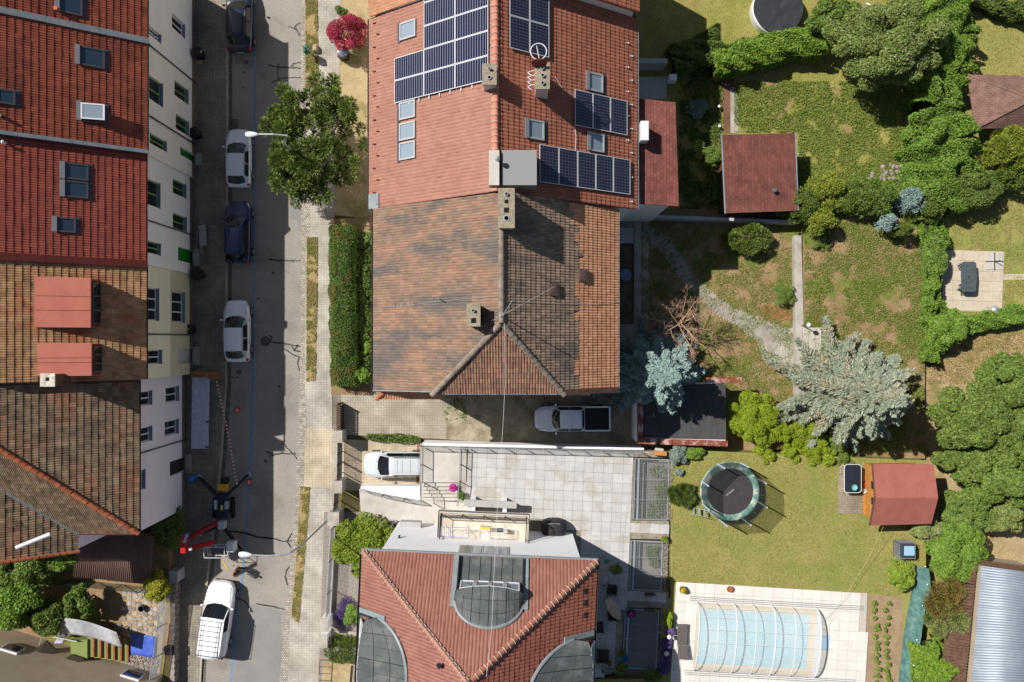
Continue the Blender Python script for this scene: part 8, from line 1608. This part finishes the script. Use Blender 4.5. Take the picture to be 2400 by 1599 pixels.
pot(1453, 1562, TZ, .24, .3, terra, 'bushy potted plant at the foot of the terrace', LM['leaf_green'], 500, .08, lr=1.9); pot(1411, 1568, TZ, .17, .25, alu, 'white pot at the bottom of the terrace', LM['leaf_bright'], 100, lr=.8); pot(1429, 1571, TZ, .16, .22, mat('grey_pot', A(150, 156, 160)), 'grey pot right of the white pot', None); pot(1426, 1550, TZ, .17, .22, terra, 'shaded red brown pot near the wicker sofa seat', LM['leaf_rust'], 120)
pot(1064, 1143, TZ, .2, .25, terra, 'pot of glowing magenta flowers on the stair block', LM['petal_pink'], 420, .06, lr=1.5); pot(1082, 1160, TZ, .2, .25, dpot, 'dark pot of green foliage behind the railing', LM['leaf_green'], 420, .06, lr=1.6)
for i, (px, py, lf_) in enumerate(((1522, 1392, 'petal_pink'), (1523, 1428, 'leaf_rust'))):
    t = thing('flower_trough', ('long dark trough of dull red flowers between two gratings', 'small dark trough at the head of the lowest grating')[i], 'flower trough', P(px, py, TZ)); p = P(px, py, TZ); q = MB(); q.box(p.x-.33, p.x+.33, p.y-.09, p.y+.09, TZ, TZ+.2); q.build('box', dpot, t, bevel=.02); rg_ = np.random.default_rng(300+i); V, Fc = cloud([(p.x+k*.1, p.y, TZ+.24, .1, .09, .08) for k in range(-3, 4)], 160, .045, rg_); mesh_obj('foliage', V, Fc, LM['leaf_rust'], t)
t = thing('orange_trough', 'orange wooden trough with pale bags at the terrace corner', 'trough', P(1545, 1062, TZ)); p = P(1548, 1063, TZ+.3); q = MB(); q.obox((p.x, p.y, TZ), (.85, .3, .34), -.06); q.build('box', wood_orange, t, bevel=.02); q = MB(); q.obox((p.x-.05, p.y+.24, TZ), (.6, .2, .3), -.1); q.build('bag', concrete_light, t, bevel=.08)
ln_ = thing('sun_lounger', 'dark wicker sun lounger beside the pool cover', 'sun lounger', P(1600, 1500, DZ)); a = P(1600, 1463, DZ+.35); b = P(1596, 1541, DZ+.35)
for k, (y0, y1, z0, z1, nm) in enumerate(((1463, 1512, .32, .32, 'seat'), (1513, 1542, .34, .62, 'backrest'))):
    A0, A1 = P(1588, y0, DZ+.3), P(1612, y0, DZ+.3); B0, B1 = P(1587+k*2, y1, DZ+.3), P(1610, y1, DZ+.3); q = MB(); th = Vector((0, 0, .06)); v4 = [Vector((A0.x, A0.y, DZ+z0)), Vector((A1.x, A1.y, DZ+z0)), Vector((B1.x, B1.y, DZ+z1)), Vector((B0.x, B0.y, DZ+z1))]; q.hexa([v-th for v in v4]+v4); q.build(nm, mat('lounger_wicker', A(110, 102, 98), A(94, 88, 86), sc=18, fine=.2, bsc=50) if k == 0 else MATS['lounger_wicker'], ln_, bevel=.02)
for px in (1590, 1610):
    for py in (1468, 1530): q = MB(); p = P(px, py, DZ); q.box(p.x-.03, p.x+.03, p.y-.03, p.y+.03, DZ, DZ+.26); q.build('leg', dark_metal, ln_)
    q = MB(); q.bar(P(px, 1465, DZ+.28), P(px, 1534, DZ+.28), .05, .05); q.build('side_rail', dark_metal, ln_)
l2 = dup(ln_, label='second dark wicker lounger half hidden behind the first'); l2.location = ln_.location+Vector((.42, -.1, -.02)); ln_['group'] = l2['group'] = 'loungers by the pool'
# overhead wires
for a, m_, b, lb in (((1178, 757, 12.0), (1186, 900, 10.2), (1175, 1010, 9.6), None),):
    pass
q = MB(); q.tube([P(1182, 757, 14.6), P(1184, 900, 13.4), P(1178, 1010, 12.8), P(1166, 1190, 12.4), P(1160, 1300, 12.6), P(1152, 1480, 13.4), P(1140, 1585, 14.3)], .009, 5); solo(q, 'overhead_wire', alu, 'white overhead wire from the middle house ridge to the white house', 'wire')
q = MB(); q.tube([ur.pt(*ur.hit(x, y, .12), .12) for x, y in ((1300, 178), (1322, 213), (1345, 222))], .012, 5); q.build('cable', alu, uh)
q = MB(); q.tube([ur.pt(*ur.hit(x, y, .12), .12) for x, y in ((1347, 292), (1350, 320), (1349, 355))], .014, 5); q.build('cable', alu, uh)
bxp = MB(); a = P(1437, 1236, TZ); bxp.bar(P(772, 1205, .5), P(790, 1203, .5), .1, .1)

# ---------------------------------------------------------------- lower left: carport, terraces, tan house
block('upper_plot', [(-120, 1250), (392, 1250), (398, 1340), (402, 1700), (-120, 1700)], 0, .8, soil, 'raised planted plot at the lower left')
cp = thing('carport', 'carport with brown corrugated roof below the corner house', 'carport', P(265, 1310, .1)); c4 = [P(184, 1252, 3.0), P(361, 1257, 3.0), P(352, 1370, 2.6), P(171, 1352, 2.6)]
corrugated(cp, c4, mat('corrugated_brown', A(124, 96, 88), A(112, 86, 80), sc=1, rough=.55, fine=.06), 38, .025, across='u', split=6)
for p in c4: q = MB(); q.box(p.x*.995-.06, p.x*.995+.06, p.y-.06, p.y+.06, .5, p.z-.06); q.build('post', wood_brown, cp)
gf = thing('mesh_fence', 'green mesh fence below the carport', 'fence', P(220, 1370, .8)); a, b = P(108, 1352, .9), P(345, 1376, .9); q = MB(); n = 90
for k in range(n+1): p = a.lerp(b, k/n); q.tube([p, p+Vector((0, 0, 1.3))], .006, 3, cap=False)
for k in range(14): q.tube([a+Vector((0, 0, .1*k)), b+Vector((0, 0, .1*k))], .006, 3, cap=False)
q.build('mesh', mat('fence_green', A(36, 74, 58)), gf); q = MB(); [q.tube([a.lerp(b, k/4), a.lerp(b, k/4)+Vector((0, 0, 1.35))], .03, 6) for k in range(5)]; q.build('posts', MATS['fence_green'], gf)
sw = thing('retaining_wall', 'rough stone retaining wall along the lower left footway', 'wall', P(410, 1460, .1)); 
for k in range(46):
    for j in range(3): q = MB(); y = 1342+k*5.6; x = 404+(-.012*(y-1342)); p = P(x+8, y, .5); q.obox((p.x+random.uniform(-.02, .03), p.y+random.uniform(-.02, .02), .12+j*.27), (.3, .16, .255), random.uniform(-.1, .1)); q.build('stone', stone_m, sw, bevel=0)
q = MB(); q.prism([P(x, y, .95) for x, y in ((400, 1336), (421, 1336), (421, 1362), (403, 1366))], .1, 1.3); q.build('wall_head', grey_wall, sw)
cf = thing('chain_fence', 'grey wire fence leaning above the stone retaining wall', 'fence', P(392, 1470, .9))
for (a, b) in (((399, 1392), (391, 1460)), ((390, 1462), (382, 1530)), ((381, 1532), (372, 1592))):
    A_, B_ = P(*a, 1.0), P(*b, 1.0); q = MB(); n = 26; Hh = Vector((-.25, 0, 1.0))
    for k in range(-14, n): 
        f0_, f1_ = max(0, k/n), min(1, (k+14)/n); q.tube([A_.lerp(B_, f0_)+Hh*(f0_*n-k)/14, A_.lerp(B_, f1_)+Hh*min(1, (f1_*n-k)/14)], .007, 3, cap=False); q.tube([A_.lerp(B_, f0_)+Hh*(1-(f0_*n-k)/14), A_.lerp(B_, f1_)+Hh*(1-min(1, (f1_*n-k)/14))], .007, 3, cap=False)
    o = q.build('wire_panel', steel, cf); q = MB()
    for u, v in ((A_, A_+Hh), (B_, B_+Hh), (A_+Hh, B_+Hh), (A_, B_)): q.tube([u, v], .022, 6)
    q.build('panel_frame', steel, o)
fl_ = thing('flagstone_terrace', 'sunny crazy paved flagstone corner in the lower left garden', 'paving', P(335, 1440, .8)); r = np.random.default_rng(5)
for i in range(8):
    for j in range(9):
        px = 290+i*12.5+r.uniform(-2, 2); py = 1388+j*12.5+r.uniform(-2, 2)
        if px > 388-(py-1388)*.1 or (px < 300 and py > 1460): continue
        p = P(px, py, .84); s_ = .17*r.uniform(.85, 1.15); n = r.integers(5, 8); q = MB(); q.prism([(p.x+s_*math.cos(2*math.pi*k/n+i)*r.uniform(.9, 1.15), p.y+s_*math.sin(2*math.pi*k/n+i)*r.uniform(.9, 1.15)) for k in range(n)], .78, .83+r.uniform(0, .02)); q.build('flagstone', stone_m if (i+j) % 3 else concrete, fl_)
sheet('flagstone_bed', [(286, 1382), (392, 1382), (372, 1600), (286, 1500)], .806, dry_m, 'sandy joints under the flagstones')
q = MB(); p = P(333, 1425, 1.0); q.lathe((p.x, p.y, .83), [(.2, 0), (.22, .35), (.18, .36), (.17, .1), (.02, .1)], 18); solo(q, 'planter_tub', black_plastic, 'black round tub on the sunny flagstones', 'tub')
q = MB(); nu = nv = 8; q.grid([P(305+i/(nu-1)*(61-j*.6)+j*.3, 1484+j/(nv-1)*50+i*1.3, .9+.02*mnoise.noise(Vector((i, j, 1)))) for i in range(nu) for j in range(nv)], nu, nv); o = solo(q, 'blue_tarp', mat('tarp_blue', A(70, 100, 206), A(90, 120, 216), sc=3, fine=.08, rough=.5), 'blue tarpaulin lying at the foot of the green stairs', 'tarp', smooth=True); so_ = o.modifiers.new('s', 'SOLIDIFY'); so_.thickness = .01
gs = thing('garden_stairs', 'stairs with green carpeted treads and red brick edges', 'stairs', P(250, 1510, .8)); carpet = mat('green_carpet', A(136, 150, 84), fine=.1); brick_e = mat('brick_edge', A(176, 96, 70), A(150, 82, 62), sc=5, fine=.15)
for i in range(6):
    z = .95+.17*(5-i); a, b = P(205+i*16, 1482+i*3, z), P(221+i*16, 1540+i*2.5, z); q = MB(); q.box(a.x, b.x-.12, b.y, a.y, .5, z); o = q.build('tread', carpet, gs); q = MB(); q.box(b.x-.118, b.x, b.y-.002, a.y+.002, .5, z+.006); q.build('brick_nosing', brick_e, gs)
a, b = P(165, 1500, 2.0), P(204, 1545, 2.0); q = MB(); q.box(a.x, b.x, b.y, a.y, .5, 1.98); q.build('top_landing', carpet, gs); q = MB(); q.bar(P(196, 1548, 1.7), P(372, 1590, 1.0), .14, .2); q.build('brick_string', brick_e, gs)
q = MB(); nu, nv = 8, 8; q.grid([P(126+i*21+j*2, 1448+i*4.5+j*5.5-8*math.sin(i*.5), 2.4+.25*math.sin(i*.9)+.1*mnoise.noise(Vector((i, j, 8)))-j*.06) for i in range(nu) for j in range(nv)], nu, nv); ca = thing('canvas_awning', 'grey white canvas awning sagging over the garden stairs', 'awning', P(200, 1470, .8)); o = q.build('canvas', mat('canvas_grey', A(206, 206, 208), A(184, 186, 192), sc=3, fine=.06), ca, smooth=True); so_ = o.modifiers.new('s', 'SOLIDIFY'); so_.thickness = .008
q = MB(); [q.tube([P(x, y, .8), P(x, y, 2.5)], .025, 6) for x, y in ((140, 1460), (280, 1492), (165, 1500))]; q.build('poles', steel, ca)
stones('cobble_bank', 'sunny bank of round stones below the blue tarpaulin', [(240, 1545), (300, 1535), (372, 1545), (365, 1582), (300, 1568), (240, 1556)], .84, 420, .09, seed=9)
stones('stone_edge', 'loose stones along the top of the garden stairs', [(270, 1462), (300, 1468), (300, 1482), (262, 1474)], .9, 60, .08, seed=10)
cl_ = [mat('cloth_teal', A(50, 120, 140)), mat('cloth_grey', A(110, 104, 120)), mat('cloth_lilac', A(200, 190, 220))]
for i, (px, py) in enumerate(((122, 1488), (146, 1492), (136, 1508))):
    q = MB(); p = P(px, py, 2.2); G_ = []
    for k in range(6):
        for j in range(6): G_.append((p.x+(k/5-.5)*.55, p.y+(j/5-.5)*.4, 2.2-abs(j/5-.5)*.9+.03*math.sin(k*2+i)))
    q.grid(G_, 6, 6); o = solo(q, 'hanging_cloth', cl_[i], ('teal cloth drying beside the grey awning', 'grey cloth drying beside the teal one', 'lilac towel drying over the green landing')[i], 'laundry', smooth=True); so_ = o.modifiers.new('s', 'SOLIDIFY'); so_.thickness = .01
dr = thing('washing_line', 'tall white pipe frame of the washing line', 'drying frame', P(80, 1530, .8)); q = MB(); q.tube([P(86, 1542, 1.0), P(98, 1488, 2.3), P(180, 1504, 2.3)], .025, 6); q.tube([P(180, 1504, .9), P(180, 1504, 2.3)], .025, 6); q.build('pipe', alu, dr)
th_ = thing('tan_house', 'tan rendered house wall at the bottom left corner', 'house', P(150, 1620, 0)); B0, B1 = P(-60, 1452, 1.0), P(380, 1584, 1.0); d = (B1-B0).normalized(); nrm = Vector((d.y, -d.x, 0))
q = MB(); q.prism([B0, B1, B1+nrm*9, B0+nrm*9], 0, 9.0); q.build('wall', tan_wall, th_)
def tpt(px, py, z, off=0): # point on the tan wall seen at pixel
    c_ = Vector((0, 0, H)); dd = P(px, py, 0)-c_; nn = nrm; t_ = (B0+nrm*(-off)-c_).dot(nn)/dd.dot(nn); return c_+dd*t_
for (px, py), w_ in (((20, 1528), 1.2), ((304, 1590), 1.3)):
    p = tpt(px, py, 0); q = MB(); M_ = Matrix.Translation((p.x, p.y, p.z-.9)) @ Matrix.Rotation(math.atan2(d.y, d.x), 4, 'Z'); q.obox(None, (w_, .24, 1.0), M=M_); o = q.build('window', pale_frame, th_); q = MB(); q.obox(None, (w_-.2, .3, .75), M=M_ @ Matrix.Translation((0, 0, .12))); q.build('pane', pane, o)
# dark shingled stair roof in front of the tan wall
sr = thing('stair_roof', 'dark shaggy shingled stair canopy against the tan wall', 'canopy', P(170, 1550, .8)); dk = mat('dark_shingle', A(74, 62, 50), A(56, 46, 38), sc=8, fine=.3, bsc=20, bump=.5)
for pts in (((34, 1566, 3.4), (108, 1502, 2.2), (132, 1524, 2.2), (70, 1578, 3.4)), ((104, 1584, 3.4), (166, 1534, 2.2), (196, 1544, 2.2), (130, 1592, 3.4))):
    lean_roof(sr, [P(*p) for p in pts], dk, .1, 'shingle_slope')
q = MB(); pts = [P(72, 1578, 2.6), P(134, 1524, 1.6), P(166, 1534, 1.6), P(104, 1584, 2.6)]; q.add(pts, [(0, 1, 2, 3)]); q.build('stairwell', mat('stair_dark', A(70, 72, 80), A(50, 52, 58), sc=5, fine=.3), sr); q = MB(); q.bar(P(30, 1568, 3.42), P(128, 1594, 3.42), .06, .08); q.build('edge_strip', alu, sr)
